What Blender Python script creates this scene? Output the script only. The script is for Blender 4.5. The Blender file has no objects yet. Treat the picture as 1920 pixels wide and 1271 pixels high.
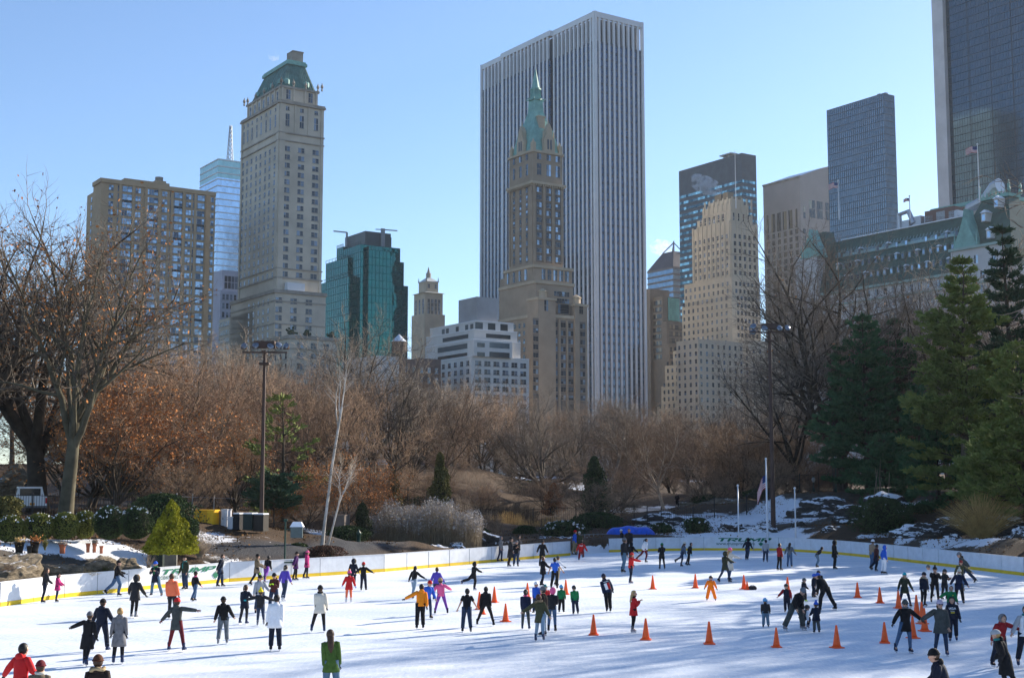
import bpy, bmesh, math, random
import numpy as np
from mathutils import Vector, Matrix, Quaternion, noise as mnoise
R = math.radians
SC = bpy.context.scene
COL = SC.collection
rnd = random.Random(7)

# ---------------------------------------------------------------- camera geometry
FPX, CX, CY, HOR, CAMZ = 2500.0, 960.0, 635.5, 908.0, 5.5
PITCH = math.atan((HOR - CY) / FPX)
_cp, _sp = math.cos(PITCH), math.sin(PITCH)

def ray(px, py):
    a, b = (px - CX) / FPX, (CY - py) / FPX
    return Vector((a, _cp - b * _sp, _sp + b * _cp))

def at(px, py, Y):
    r = ray(px, py); t = Y / r.y
    return Vector((r.x * t, Y, CAMZ + r.z * t))

def gnd(px, py, z=0.0):
    r = ray(px, py); t = (z - CAMZ) / r.z
    return Vector((r.x * t, r.y * t, z))

# ---------------------------------------------------------------- objects
def tag(o, label=None, cat=None, group=None, kind=None):
    if label: o['label'] = label
    if cat: o['category'] = cat
    if group: o['group'] = group
    if kind: o['kind'] = kind
    return o

def empty(name, loc=(0, 0, 0), rz=0.0, parent=None):
    o = bpy.data.objects.new(name, None); COL.objects.link(o)
    o.location = loc; o.rotation_euler = (0, 0, rz); o.parent = parent
    o.empty_display_size = 0.2
    return o

def mesh_obj(name, me, parent=None, loc=(0, 0, 0), rz=0.0):
    o = bpy.data.objects.new(name, me); COL.objects.link(o)
    o.parent = parent; o.location = loc; o.rotation_euler = (0, 0, rz)
    return o

def dup_tree(o, parent=None):
    c = o.copy(); COL.objects.link(c)
    if parent: c.parent = parent
    for ch in KIDS.get(o, ()): pass
    return c

KIDS = {}

def clone(root, loc, rz=0.0, sc=None, label=None, group=None):
    c = root.copy(); COL.objects.link(c)
    c.location = loc; c.rotation_euler = (0, 0, rz)
    if sc is not None: c.scale = sc if hasattr(sc, '__len__') else (sc, sc, sc)
    if label: c['label'] = label
    if group: c['group'] = group
    for ch in root.children:
        d = ch.copy(); COL.objects.link(d); d.parent = c
        for g in ch.children:
            e = g.copy(); COL.objects.link(e); e.parent = d
    return c

class MB:
    """Collects shapes; build() links them as ONE mesh object."""
    def __init__(s):
        s.v = []; s.f = []; s.m = []; s.n = 0; s.cur = 0
    def add(s, vs, fs, mi=None):
        b = s.n
        s.v.extend(tuple(p) for p in vs); s.n += len(vs)
        mi = s.cur if mi is None else mi
        for f in fs:
            s.f.append(tuple(i + b for i in f)); s.m.append(mi)
    def box(s, x0, y0, z0, x1, y1, z1, mi=None):
        s.add([(x0,y0,z0),(x1,y0,z0),(x1,y1,z0),(x0,y1,z0),(x0,y0,z1),(x1,y0,z1),(x1,y1,z1),(x0,y1,z1)],
              [(0,3,2,1),(4,5,6,7),(0,1,5,4),(1,2,6,5),(2,3,7,6),(3,0,4,7)], mi)
    def frus(s, x0, y0, x1, y1, z0, X0, Y0, X1, Y1, z1, mi=None):
        s.add([(x0,y0,z0),(x1,y0,z0),(x1,y1,z0),(x0,y1,z0),(X0,Y0,z1),(X1,Y0,z1),(X1,Y1,z1),(X0,Y1,z1)],
              [(0,3,2,1),(4,5,6,7),(0,1,5,4),(1,2,6,5),(2,3,7,6),(3,0,4,7)], mi)
    def bar(s, a, b, w, h=None, mi=None):
        """square bar from a to b"""
        a, b = Vector(a), Vector(b); h = h or w
        d = (b - a).normalized()
        u = d.cross(Vector((0,0,1)))
        if u.length < 1e-3: u = Vector((1,0,0))
        u.normalize(); v = d.cross(u).normalized()
        u = u * w / 2; v = v * h / 2
        vs = [a-u-v, a+u-v, a+u+v, a-u+v, b-u-v, b+u-v, b+u+v, b-u+v]
        s.add(vs, [(0,3,2,1),(4,5,6,7),(0,1,5,4),(1,2,6,5),(2,3,7,6),(3,0,4,7)], mi)
    def prism(s, poly, z0, z1, mi=None):
        n = len(poly)
        s.add([(x,y,z0) for x,y in poly] + [(x,y,z1) for x,y in poly],
              [tuple(range(n-1,-1,-1)), tuple(range(n,2*n))] + [(i,(i+1)%n,n+(i+1)%n,n+i) for i in range(n)], mi)
    def loft(s, rings, cap=True, mi=None):
        n = len(rings[0]); vs = [p for r in rings for p in r]; fs = []
        for k in range(len(rings)-1):
            for i in range(n):
                j = (i+1) % n
                fs.append((k*n+i, k*n+j, (k+1)*n+j, (k+1)*n+i))
        if cap:
            fs.append(tuple(range(n-1,-1,-1))); fs.append(tuple((len(rings)-1)*n+i for i in range(n)))
        s.add(vs, fs, mi)
    def tube(s, pts, rad, n=6, mi=None, cap=True, sq=1.0):
        pts = [Vector(p) for p in pts]
        if not hasattr(rad, '__len__'): rad = [rad]*len(pts)
        rings = []; up = None
        for k, p in enumerate(pts):
            d = (pts[min(k+1,len(pts)-1)] - pts[max(k-1,0)])
            if d.length < 1e-9: d = Vector((0,0,1))
            d.normalize()
            if up is None:
                up = Vector((0,1,0)) if abs(d.y) < 0.9 else Vector((1,0,0))
            a = d.cross(up)
            if a.length < 1e-4: a = d.orthogonal()
            a.normalize(); b = a.cross(d).normalized(); up = b
            rings.append([p + a*math.cos(2*math.pi*i/n)*rad[k] + b*math.sin(2*math.pi*i/n)*rad[k]*sq for i in range(n)])
        s.loft(rings, cap, mi)
    def cyl(s, c, r, z0, z1, n=12, r1=None, mi=None):
        r1 = r if r1 is None else r1
        s.loft([[(c[0]+math.cos(2*math.pi*i/n)*q, c[1]+math.sin(2*math.pi*i/n)*q, z) for i in range(n)] for q, z in ((r,z0),(r1,z1))], True, mi)
    def lathe(s, c, prof, n=14, mi=None):
        s.loft([[(c[0]+math.cos(2*math.pi*i/n)*r, c[1]+math.sin(2*math.pi*i/n)*r, c[2]+z) for i in range(n)] for r, z in prof], True, mi)
    def ball(s, c, r, n=10, m=7, mi=None, keep=None):
        r = r if hasattr(r,'__len__') else (r,r,r)
        vs = []; fs = []
        for k in range(m+1):
            th = math.pi*k/m
            for i in range(n):
                ph = 2*math.pi*i/n
                vs.append((c[0]+r[0]*math.sin(th)*math.cos(ph), c[1]+r[1]*math.sin(th)*math.sin(ph), c[2]-r[2]*math.cos(th)))
        for k in range(m):
            for i in range(n):
                j = (i+1)%n
                fs.append((k*n+i,k*n+j,(k+1)*n+j,(k+1)*n+i))
        if keep:
            fs = [f for f in fs if keep(sum((Vector(vs[i]) for i in f), Vector())/4 - Vector(c))]
        s.add(vs, fs, mi)
    def xf(s, M):
        s.v = [tuple(M @ Vector(p)) for p in s.v]
        return s
    def mesh(s, name, mats, smooth=False):
        me = bpy.data.meshes.new(name)
        me.from_pydata(s.v, [], s.f)
        for m in (mats if isinstance(mats, (list, tuple)) else [mats]): me.materials.append(m)
        if any(s.m): me.polygons.foreach_set('material_index', s.m)
        if smooth: me.polygons.foreach_set('use_smooth', [True]*len(s.f))
        me.update()
        return me
    def build(s, name, mats, parent=None, smooth=False, loc=(0,0,0), rz=0.0):
        return mesh_obj(name, s.mesh(name, mats, smooth), parent, loc, rz)

# ---------------------------------------------------------------- materials
MATS = {}
def nodes_of(name):
    m = bpy.data.materials.new(name); m.use_nodes = True
    nt = m.node_tree; b = nt.nodes['Principled BSDF']
    return m, nt, b

def N(nt, t, **kw):
    n = nt.nodes.new(t)
    for k, v in kw.items():
        if k[0] == '_': setattr(n, k[1:], v)
        else: n.inputs[k].default_value = v
    return n

def mat(name, col, rough=0.7, metal=0.0, var=0.12, scale=3.0, spec=0.3, bump=0.0, col2=None, emit=None, objvar=0.0, sheen=0.0):
    """Principled material whose base colour wanders between two tones by a noise in object space."""
    if name in MATS: return MATS[name]
    m, nt, b = nodes_of(name); L = nt.links
    c = Vector(col[:3])
    c2 = Vector(col2) if col2 else c * (1 + var)
    c1 = c if col2 else c * (1 - var)
    tc = N(nt, 'ShaderNodeTexCoord'); nz = N(nt, 'ShaderNodeTexNoise', Scale=scale, Detail=5.0, Roughness=0.6)
    L.new(tc.outputs['Object'], nz.inputs['Vector'])
    rp = N(nt, 'ShaderNodeValToRGB'); rp.color_ramp.elements[0].position = 0.32; rp.color_ramp.elements[1].position = 0.68
    rp.color_ramp.elements[0].color = (*[max(0,x) for x in c1], 1); rp.color_ramp.elements[1].color = (*[min(1,x) for x in c2], 1)
    L.new(nz.outputs['Fac'], rp.inputs['Fac'])
    out = rp.outputs['Color']
    if objvar:
        oi = N(nt, 'ShaderNodeObjectInfo'); mr = N(nt, 'ShaderNodeMapRange')
        mr.inputs['To Min'].default_value = 1 - objvar; mr.inputs['To Max'].default_value = 1 + objvar
        L.new(oi.outputs['Random'], mr.inputs['Value'])
        mx = N(nt, 'ShaderNodeVectorMath', _operation='SCALE'); L.new(out, mx.inputs[0]); L.new(mr.outputs['Result'], mx.inputs['Scale'])
        out = mx.outputs['Vector']
    L.new(out, b.inputs['Base Color'])
    b.inputs['Roughness'].default_value = rough; b.inputs['Metallic'].default_value = metal
    b.inputs['Specular IOR Level'].default_value = spec
    if bump:
        bp = N(nt, 'ShaderNodeBump', Strength=min(1.0, bump), Distance=0.02)
        L.new(nz.outputs['Fac'], bp.inputs['Height']); L.new(bp.outputs['Normal'], b.inputs['Normal'])
    if emit:
        b.inputs['Emission Color'].default_value = (*emit[:3], 1); b.inputs['Emission Strength'].default_value = emit[3]
    MATS[name] = m
    return m

def srgb(r, g, b):
    f = lambda v: (v/255/12.92) if v/255 <= 0.04045 else ((v/255+0.055)/1.055)**2.4
    return (f(r), f(g), f(b))

def text_mesh(body, size, mats, shear=0.0, ext=0.004, bold=0.0, align='CENTER', sx=1.0):
    """Lettering as a mesh: x along the line, y up."""
    cu = bpy.data.curves.new('lettering', 'FONT'); cu.body = body; cu.size = size; cu.shear = shear
    cu.extrude = ext; cu.offset = bold; cu.align_x = align; cu.align_y = 'BOTTOM'; cu.resolution_u = 3
    o = bpy.data.objects.new('lettering', cu); COL.objects.link(o)
    dg = bpy.context.evaluated_depsgraph_get()
    me = bpy.data.meshes.new_from_object(o.evaluated_get(dg))
    bpy.data.objects.remove(o); bpy.data.curves.remove(cu)
    me.materials.clear(); me.materials.append(mats)
    me.transform(Matrix.Diagonal((sx, 1, 1, 1)))
    return me
# ---------------------------------------------------------------- camera, sun, sky
cam = bpy.data.cameras.new('camera'); co = bpy.data.objects.new('camera', cam); COL.objects.link(co)
cam.sensor_width = 36.0; cam.lens = 36.0 * FPX / 1920.0; cam.clip_start = 0.5; cam.clip_end = 8000
co.location = (0, 0, CAMZ); co.rotation_euler = (R(90) + PITCH, 0, 0)
SC.camera = co

SUN_AZ, SUN_EL = 49.0, 23.5     # azimuth to the right of the view direction (+Y)
S = Vector((math.sin(R(SUN_AZ))*math.cos(R(SUN_EL)), math.cos(R(SUN_AZ))*math.cos(R(SUN_EL)), math.sin(R(SUN_EL))))
sl = bpy.data.lights.new('sun', 'SUN'); so = bpy.data.objects.new('sun', sl); COL.objects.link(so)
sl.energy = 5.0; sl.angle = R(0.5); sl.color = (1.0, 0.90, 0.76)
so.rotation_euler = (-S).to_track_quat('-Z', 'Y').to_euler(); so.location = S * 300

w = bpy.data.worlds.new('World'); SC.world = w; w.use_nodes = True
nt = w.node_tree; bg = nt.nodes['Background']
sky = N(nt, 'ShaderNodeTexSky', _sky_type='NISHITA', _sun_disc=False, _sun_elevation=R(SUN_EL), _sun_rotation=R(SUN_AZ),
        _air_density=1.0, _dust_density=0.8, _ozone_density=4.2, _altitude=900.0)
nt.links.new(sky.outputs['Color'], bg.inputs['Color']); bg.inputs['Strength'].default_value = 0.1
SC.view_settings.view_transform = 'Standard'; SC.view_settings.look = 'None'
SC.view_settings.exposure = 1.1; SC.view_settings.gamma = 1.0; SC.view_settings.use_curve_mapping = False
SC.cycles.max_bounces = 6; SC.cycles.diffuse_bounces = 3; SC.cycles.glossy_bounces = 3; SC.cycles.transparent_max_bounces = 8
SC.cycles.volume_bounces = 0; SC.cycles.caustics_reflective = False; SC.cycles.caustics_refractive = False
SC.cycles.use_denoising = True

# ---------------------------------------------------------------- rink outline (foot of the boards, from the photograph)
def P2(px, py): g = gnd(px, py); return (g.x, g.y)
LEFT_FOOT = [(-36, 18), (-36.5, 34), (-31, 48)] + [P2(*p) for p in ((0,1137),(120,1120),(296,1102.5),(430,1090.5),(600,1079.5),(720,1071.5),(880,1057.5),(1000,1047),(1070,1041))]
RIGHT_FOOT = [P2(*p) for p in ((1142,1035),(1230,1032.5),(1320,1031.5),(1460,1032),(1520,1035.5),(1570,1039),(1650,1047),(1760,1060),(1840,1069.5),(1920,1079))] + [(36, 68), (40.5, 52), (41, 34), (38, 18)]
RINK = LEFT_FOOT + RIGHT_FOOT
_RP = np.array(RINK); _RQ = np.roll(_RP, -1, axis=0)

def rink_sd(X, Y):
    """signed distance to the rink outline, negative inside (numpy arrays)"""
    X = np.asarray(X, float); Y = np.asarray(Y, float)
    d = np.full(X.shape, 1e9); ins = np.zeros(X.shape, bool)
    for (ax, ay), (bx, by) in zip(_RP, _RQ):
        ex, ey = bx-ax, by-ay
        t = np.clip(((X-ax)*ex + (Y-ay)*ey) / (ex*ex+ey*ey), 0, 1)
        d = np.minimum(d, np.hypot(X-ax-t*ex, Y-ay-t*ey))
        c = ((ay > Y) != (by > Y)) & (X < (bx-ax)*(Y-ay)/((by-ay) if abs(by-ay) > 1e-9 else 1e-9) + ax)
        ins ^= c
    return np.where(ins, -d, d)

# anchors: (photo x, photo y, distance) of ground seen in the photograph
_ANCH = [(0,1015,72),(150,1013,73),(290,1012,74),(60,1034,66.5),(200,1036,69),(0,970,85),(340,972,88),(72,937,101),(52,963,98),(160,955,101),(100,955,100),(0,930,110),(125,872,152),(300,880,160),
 (400,985,90),(470,1000,86),(400,1030,79),(520,1012,84),(560,1035,85),(605,1000,88),(680,1022,90),(800,1033,101),(900,1020,110),(1000,1005,120),(960,985,140),(880,985,150),
 (905,944,255),(820,950,150),(735,948,130),(640,960,105),(755,872,200),(690,900,170),(900,893,330),(1050,900,280),(1130,935,190),(1200,962,150),(1290,955,150),(1300,925,180),
 (1180,990,125),(1260,1000,119),(1400,998,117),(1340,968,130),(1400,945,138),(1500,923,134),(1590,921,138),(1640,916,136),(1640,950,124),(1560,985,117),(1700,960,116),(1800,912,122),
 (1800,1012,97),(1700,1008,106),(1900,1010,91),(1880,950,108),(1925,905,112),(2200,890,110),(2400,980,80),(-300,940,95),(-300,1020,70)]
_AP = np.array([tuple(at(*a)) for a in _ANCH] + [(x, 420, 8.5) for x in range(-300, 301, 60)] + [(x, 700, 9) for x in range(-500, 501, 200)] +
               [(x, 1400, 9) for x in (-1200, 0, 1200)] + [(-120, 10, 2.0), (120, 20, 4.0), (0, -60, 0.5), (-60, 40, 1.0), (62, 50, 2.5), (160, 120, 8.0), (-160, 120, 7.0), (0, -800, 2)])

def terr(X, Y):
    X = np.atleast_1d(np.asarray(X, float)); Y = np.atleast_1d(np.asarray(Y, float))
    Z = np.empty(X.shape)
    for s in range(0, X.size, 20000):
        x = X.ravel()[s:s+20000]; y = Y.ravel()[s:s+20000]
        d2 = (x[:,None]-_AP[None,:,0])**2 + (y[:,None]-_AP[None,:,1])**2
        wt = 1.0 / (d2 + 6.0)**2.2
        Z.ravel()[s:s+20000] = (wt * _AP[None,:,2]).sum(1) / wt.sum(1)
    sd = rink_sd(X, Y)
    # low right behind the boards, then a shelf, then the bank
    k = np.clip((sd - 0.1) / 1.3, 0, 1); k = k*k*(3-2*k)
    Zb = np.minimum(Z, 0.42 + np.maximum(sd, 0)*0.36)*k - 0.25*(1-k)
    return np.where(sd < 0.1, -0.25, Zb)

def tz(x, y): return float(terr([x], [y])[0])

def put(px, py_any, D):
    """ground point under photo column px at distance D"""
    p = at(px, 930, D); return Vector((p.x, p.y, tz(p.x, p.y)))

# ground sheet: polar grid round the viewpoint, fine where the photograph looks
_an = np.concatenate([np.linspace(-180, -40, 36)[:-1], np.linspace(-40, -27, 14)[:-1], np.linspace(-27, 27, 361), np.linspace(27, 40, 14)[1:], np.linspace(40, 180, 36)[1:-1]])
_ra = np.concatenate([np.linspace(2, 50, 25)[:-1], np.linspace(50, 160, 245)[:-1], np.geomspace(160, 1440, 50)])
_A, _Rr = np.meshgrid(np.radians(_an), _ra)
_GX, _GY = np.sin(_A)*_Rr, np.cos(_A)*_Rr
_GZ = terr(_GX, _GY)
_nz = np.array([mnoise.fractal(Vector((x*0.35, y*0.35, 3.1)), 0.9, 2.1, 4) if 45 < y < 200 and abs(x) < 80 else 0.0 for x, y in zip(_GX.ravel(), _GY.ravel())]).reshape(_GX.shape)
_GSD = rink_sd(_GX, _GY)
_GZ = _GZ + np.where(_GSD > 0.5, _nz*0.16, 0)
_nr, _na = _GX.shape
gv = np.stack([_GX.ravel(), _GY.ravel(), _GZ.ravel()], 1)
gf = []
for i in range(_nr-1):
    for j in range(_na):
        k = (j+1) % _na
        gf.append((i*_na+j, i*_na+k, (i+1)*_na+k, (i+1)*_na+j))
gme = bpy.data.meshes.new('ground'); gme.from_pydata(gv.tolist() + [(0,0,float(_GZ[0].mean()))], [], gf + [(_nr*_na, (j+1)%_na, j) for j in range(_na)])
gme.polygons.foreach_set('use_smooth', [True]*len(gme.polygons))

# where snow lies thick and where the asphalt paths run, as vertex attributes (real ground cover, not light)
def seg_d(X, Y, pts):
    d = np.full(X.shape, 1e9)
    for (ax, ay), (bx, by) in zip(pts[:-1], pts[1:]):
        ex, ey = bx-ax, by-ay
        t = np.clip(((X-ax)*ex+(Y-ay)*ey)/(ex*ex+ey*ey), 0, 1)
        d = np.minimum(d, np.hypot(X-ax-t*ex, Y-ay-t*ey))
    return d
def pt(px, py, D): p = at(px, py, D); return (p.x, p.y)
fx, fy = _GX.ravel(), _GY.ravel(); fsd = _GSD.ravel()
snow = np.full(fx.shape, 0.30)
def blob(px, py, D, r, v):
    global snow
    x, y = pt(px, py, D); snow = np.maximum(snow, v*np.exp(-(((fx-x)**2+(fy-y)**2)/(r*r))))
def bare(px, py, D, r, v):
    global snow
    x, y = pt(px, py, D); snow = snow - v*np.exp(-(((fx-x)**2+(fy-y)**2)/(r*r)))
for a in ((20,1020,71,4,1),(130,1020,72,4,1),(230,1012,73,4,1),(60,1018,71,4,1),(450,1040,78,3,.8),(420,1010,84,3,.7),(620,985,96,4,.8),(500,1005,85,2.5,.6),
          (1330,975,127,9,1.0),(1250,985,122,7,1),(1420,965,128,6,1),(1200,950,155,10,1),(1500,965,124,5,.9),(1530,958,124,4,.95),(1660,930,124,4,.9),(1690,935,120,4,.9),
          (1450,1000,114,5,.85),(1340,1003,115,5,.9),(1650,1003,108,3,.7),(1720,1015,102,3,.7),(1860,1005,94,4,.85),(1900,985,98,4,.85),(1790,1015,97,4,.8),(740,850,205,8,.8),(800,865,215,8,.8),
          (950,1015,113,4,.7),(1040,1005,118,4,.7),(1050,895,260,14,.8),(1280,860,300,30,.8),(1000,880,320,20,.7)):
    blob(*a)
for a in ((150,1050,66,3,.3),(30,1060,65,3,.3),(560,1015,86,3,.2),(230,935,100,8,.3),(200,905,120,14,.3),(1640,915,136,9,.35),(1800,925,118,9,.35),(440,980,92,5,.15),(820,960,140,20,.3),(600,900,140,30,.3),(380,900,130,20,.3)):
    bare(*a)
for a in ((40,1060,64.5,4,.6),(120,1060,66,3.5,.6),(200,1050,68.5,3,.6),(250,1045,70.5,3,.6)): bare(*a)
snow = np.where(fsd < .9, np.maximum(snow, 0.8), snow)
path1 = [pt(330,1030,80.5), pt(430,1026,81), pt(520,1034,83), pt(620,1040,86), pt(720,1045,92)]
path2 = [pt(-60,960,99), pt(60,955,101), pt(160,948,103), pt(250,925,112), pt(330,905,126)]
path3 = [pt(-60,915,118), pt(60,905,122), pt(130,892,132), pt(220,882,140), pt(330,880,150)]
path4 = [pt(780,945,250), pt(860,944,255), pt(960,944,250), pt(1060,935,230)]
pd = np.minimum.reduce([seg_d(fx, fy, path1)/1.5, seg_d(fx, fy, path2)/2.4, seg_d(fx, fy, path3)/2.4, seg_d(fx, fy, path4)/5.0])
asph = np.clip(1.5 - pd, 0, 1)
rock = np.clip(1-np.hypot(fx-pt(60,1055,66)[0], fy-66)/9, 0, 1)*1.6
rock = np.maximum(rock, np.clip(1-np.hypot(fx-pt(220,1055,70)[0], fy-70)/6, 0, 1)*1.6)
rock = np.maximum(rock, np.clip(1-np.hypot(fx-pt(1560,950,124)[0], fy-124)/13, 0, 1)*1.5)
rock = np.maximum(rock, np.clip(1-np.hypot(fx-pt(1850,1010,95)[0], fy-95)/9, 0, 1)*1.5)
for nm, arr in (('snow', snow), ('asphalt', asph), ('rock', np.clip(rock, 0, 1))):
    at_ = gme.attributes.new(nm, 'FLOAT', 'POINT')
    at_.data.foreach_set('value', np.append(arr, 0.3).astype(np.float32))

gm, nt, bs = nodes_of('park_ground'); L = nt.links
tc = N(nt, 'ShaderNodeTexCoord')
n1 = N(nt, 'ShaderNodeTexNoise', Scale=1.3, Detail=8.0, Roughness=0.7); n2 = N(nt, 'ShaderNodeTexNoise', Scale=9.0, Detail=6.0, Roughness=0.7)
n3 = N(nt, 'ShaderNodeTexNoise', Scale=0.55, Detail=7.0, Roughness=0.62)
for n_ in (n1, n2, n3): L.new(tc.outputs['Object'], n_.inputs['Vector'])
leaf = N(nt, 'ShaderNodeValToRGB'); cr = leaf.color_ramp
cr.elements[0].position = .3; cr.elements[0].color = (.022,.016,.010,1); cr.elements[1].position = .7; cr.elements[1].color = (.115,.065,.034,1)
e = cr.elements.new(.5); e.color = (.065,.040,.022,1)
L.new(n2.outputs['Fac'], leaf.inputs['Fac'])
rk = N(nt, 'ShaderNodeValToRGB'); rk.color_ramp.elements[0].color = (.03,.028,.025,1); rk.color_ramp.elements[1].color = (.17,.145,.115,1)
rk.color_ramp.elements[0].position = .3; rk.color_ramp.elements[1].position = .72
L.new(n1.outputs['Fac'], rk.inputs['Fac'])
def attr(nm):
    a = N(nt, 'ShaderNodeAttribute', _attribute_name=nm); return a.outputs['Fac']
def mixc(f, a, b):
    m = N(nt, 'ShaderNodeMix', _data_type='RGBA'); L.new(f, m.inputs['Factor'])
    L.new(a, m.inputs[6]); L.new(b, m.inputs[7]); return m.outputs[2]
c = mixc(attr('rock'), leaf.outputs['Color'], rk.outputs['Color'])
asc = N(nt, 'ShaderNodeValToRGB'); asc.color_ramp.elements[0].color = (.035,.036,.04,1); asc.color_ramp.elements[1].color = (.075,.075,.08,1)
L.new(n2.outputs['Fac'], asc.inputs['Fac'])
c = mixc(attr('asphalt'), c, asc.outputs['Color'])
# snow where attribute + noise passes a threshold
ad = N(nt, 'ShaderNodeMath', _operation='ADD'); L.new(n3.outputs['Fac'], ad.inputs[0])
ml = N(nt, 'ShaderNodeMath', _operation='MULTIPLY_ADD'); L.new(n2.outputs['Fac'], ml.inputs[0]); ml.inputs[1].default_value = 0.34; ml.inputs[2].default_value = -0.17
L.new(ml.outputs[0], ad.inputs[1])
sb = N(nt, 'ShaderNodeMath', _operation='SUBTRACT'); L.new(attr('snow'), sb.inputs[0])
as2 = N(nt, 'ShaderNodeMath', _operation='MULTIPLY'); L.new(attr('asphalt'), as2.inputs[0]); as2.inputs[1].default_value = 0.12
L.new(as2.outputs[0], sb.inputs[1])
sm = N(nt, 'ShaderNodeMath', _operation='ADD'); L.new(ad.outputs[0], sm.inputs[0]); L.new(sb.outputs[0], sm.inputs[1])
mr = N(nt, 'ShaderNodeMapRange'); mr.inputs['From Min'].default_value = 1.0; mr.inputs['From Max'].default_value = 1.07
L.new(sm.outputs[0], mr.inputs['Value'])
sc_ = N(nt, 'ShaderNodeRGB'); sc_.outputs[0].default_value = (.80,.82,.86,1)
c = mixc(mr.outputs['Result'], c, sc_.outputs[0])
L.new(c, bs.inputs['Base Color']); bs.inputs['Roughness'].default_value = .85; bs.inputs['Specular IOR Level'].default_value = .2
bp = N(nt, 'ShaderNodeBump', Strength=0.8, Distance=0.12); L.new(n2.outputs['Fac'], bp.inputs['Height']); L.new(bp.outputs['Normal'], bs.inputs['Normal'])
gme.materials.append(gm)
tag(mesh_obj('ground', gme), 'park ground of leaf litter and snow patches behind the rink', kind='structure')

# the ice
im, nt, bs = nodes_of('ice'); L = nt.links
tc = N(nt, 'ShaderNodeTexCoord'); mp = N(nt, 'ShaderNodeMapping'); L.new(tc.outputs['Object'], mp.inputs['Vector'])
mp.inputs['Scale'].default_value = (.25, .6, 1)
a1 = N(nt, 'ShaderNodeTexNoise', Scale=.5, Detail=6.0, Roughness=.6); L.new(mp.outputs['Vector'], a1.inputs['Vector'])
a2 = N(nt, 'ShaderNodeTexNoise', Scale=6.0, Detail=8.0, Roughness=.75); L.new(tc.outputs['Object'], a2.inputs['Vector'])
wv2 = N(nt, 'ShaderNodeTexWave', Scale=.55, Distortion=22.0, Detail=4.0, _bands_direction='DIAGONAL'); wv2.inputs['Detail Scale'].default_value = .35; L.new(tc.outputs['Object'], wv2.inputs['Vector'])
# scratches left by blades: thin curved lines from distorted waves
wv = N(nt, 'ShaderNodeTexWave', Scale=1.4, Distortion=9.0, Detail=3.0); wv.inputs['Detail Scale'].default_value = .6; L.new(tc.outputs['Object'], wv.inputs['Vector'])
rp = N(nt, 'ShaderNodeValToRGB'); rp.color_ramp.elements[0].position = .3; rp.color_ramp.elements[1].position = .7
rp.color_ramp.elements[0].color = (.57,.65,.75,1); rp.color_ramp.elements[1].color = (.84,.87,.91,1)
a3 = N(nt, 'ShaderNodeTexNoise', Scale=38.0, Detail=4.0, Roughness=.8); L.new(tc.outputs['Object'], a3.inputs['Vector'])
mxx = N(nt, 'ShaderNodeMath', _operation='MULTIPLY_ADD'); L.new(a2.outputs['Fac'], mxx.inputs[0]); mxx.inputs[1].default_value = .75; L.new(a1.outputs['Fac'], mxx.inputs[2])
pw_ = N(nt, 'ShaderNodeMath', _operation='POWER'); L.new(wv.outputs['Fac'], pw_.inputs[0]); pw_.inputs[1].default_value = 14.0
m2 = N(nt, 'ShaderNodeMath', _operation='MULTIPLY_ADD'); pw2 = N(nt, 'ShaderNodeMath', _operation='POWER'); L.new(wv2.outputs['Fac'], pw2.inputs[0]); pw2.inputs[1].default_value = 30.0
pws = N(nt, 'ShaderNodeMath', _operation='SUBTRACT'); L.new(pw_.outputs[0], pws.inputs[0]); L.new(pw2.outputs[0], pws.inputs[1])
L.new(pws.outputs[0], m2.inputs[0]); m2.inputs[1].default_value = .13; L.new(mxx.outputs[0], m2.inputs[2])
m3 = N(nt, 'ShaderNodeMath', _operation='SUBTRACT'); L.new(m2.outputs[0], m3.inputs[0]); m3.inputs[1].default_value = .39
L.new(m3.outputs[0], rp.inputs['Fac']); L.new(rp.outputs['Color'], bs.inputs['Base Color'])
bs.inputs['Roughness'].default_value = .55; bs.inputs['Specular IOR Level'].default_value = .25
bp = N(nt, 'ShaderNodeBump', Strength=.5, Distance=.02); L.new(a3.outputs['Fac'], bp.inputs['Height']); L.new(bp.outputs['Normal'], bs.inputs['Normal'])
ice = MB(); ice.add([(x, y, 0) for x, y in RINK], [tuple(range(len(RINK)-1, -1, -1))])
tag(ice.build('ice', im), 'white skated ice of the rink', kind='structure')

# haze: pale even air round the whole scene
hz = MB(); hz.box(-1480, -1480, -6, 1480, 1480, 300)
hm = bpy.data.materials.new('haze_air'); hm.use_nodes = True; nt = hm.node_tree; nt.nodes.clear()
pv = N(nt, 'ShaderNodeVolumePrincipled', Density=0.00007, Anisotropy=0.2); pv.inputs['Color'].default_value = (.80, .88, 1.0, 1)
mo = N(nt, 'ShaderNodeOutputMaterial'); nt.links.new(pv.outputs[0], mo.inputs['Volume'])
USE_HAZE = True
if USE_HAZE:
    tag(hz.build('haze', hm), 'thin blue winter haze over the park', kind='stuff')
# ---------------------------------------------------------------- buildings
GV = Vector((0.83, 0.5577)).normalized()      # street grid: away to the right
GU = Vector((-GV.y, GV.x))                    # away to the left
PHI = math.atan2(GV.y, GV.x)

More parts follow.
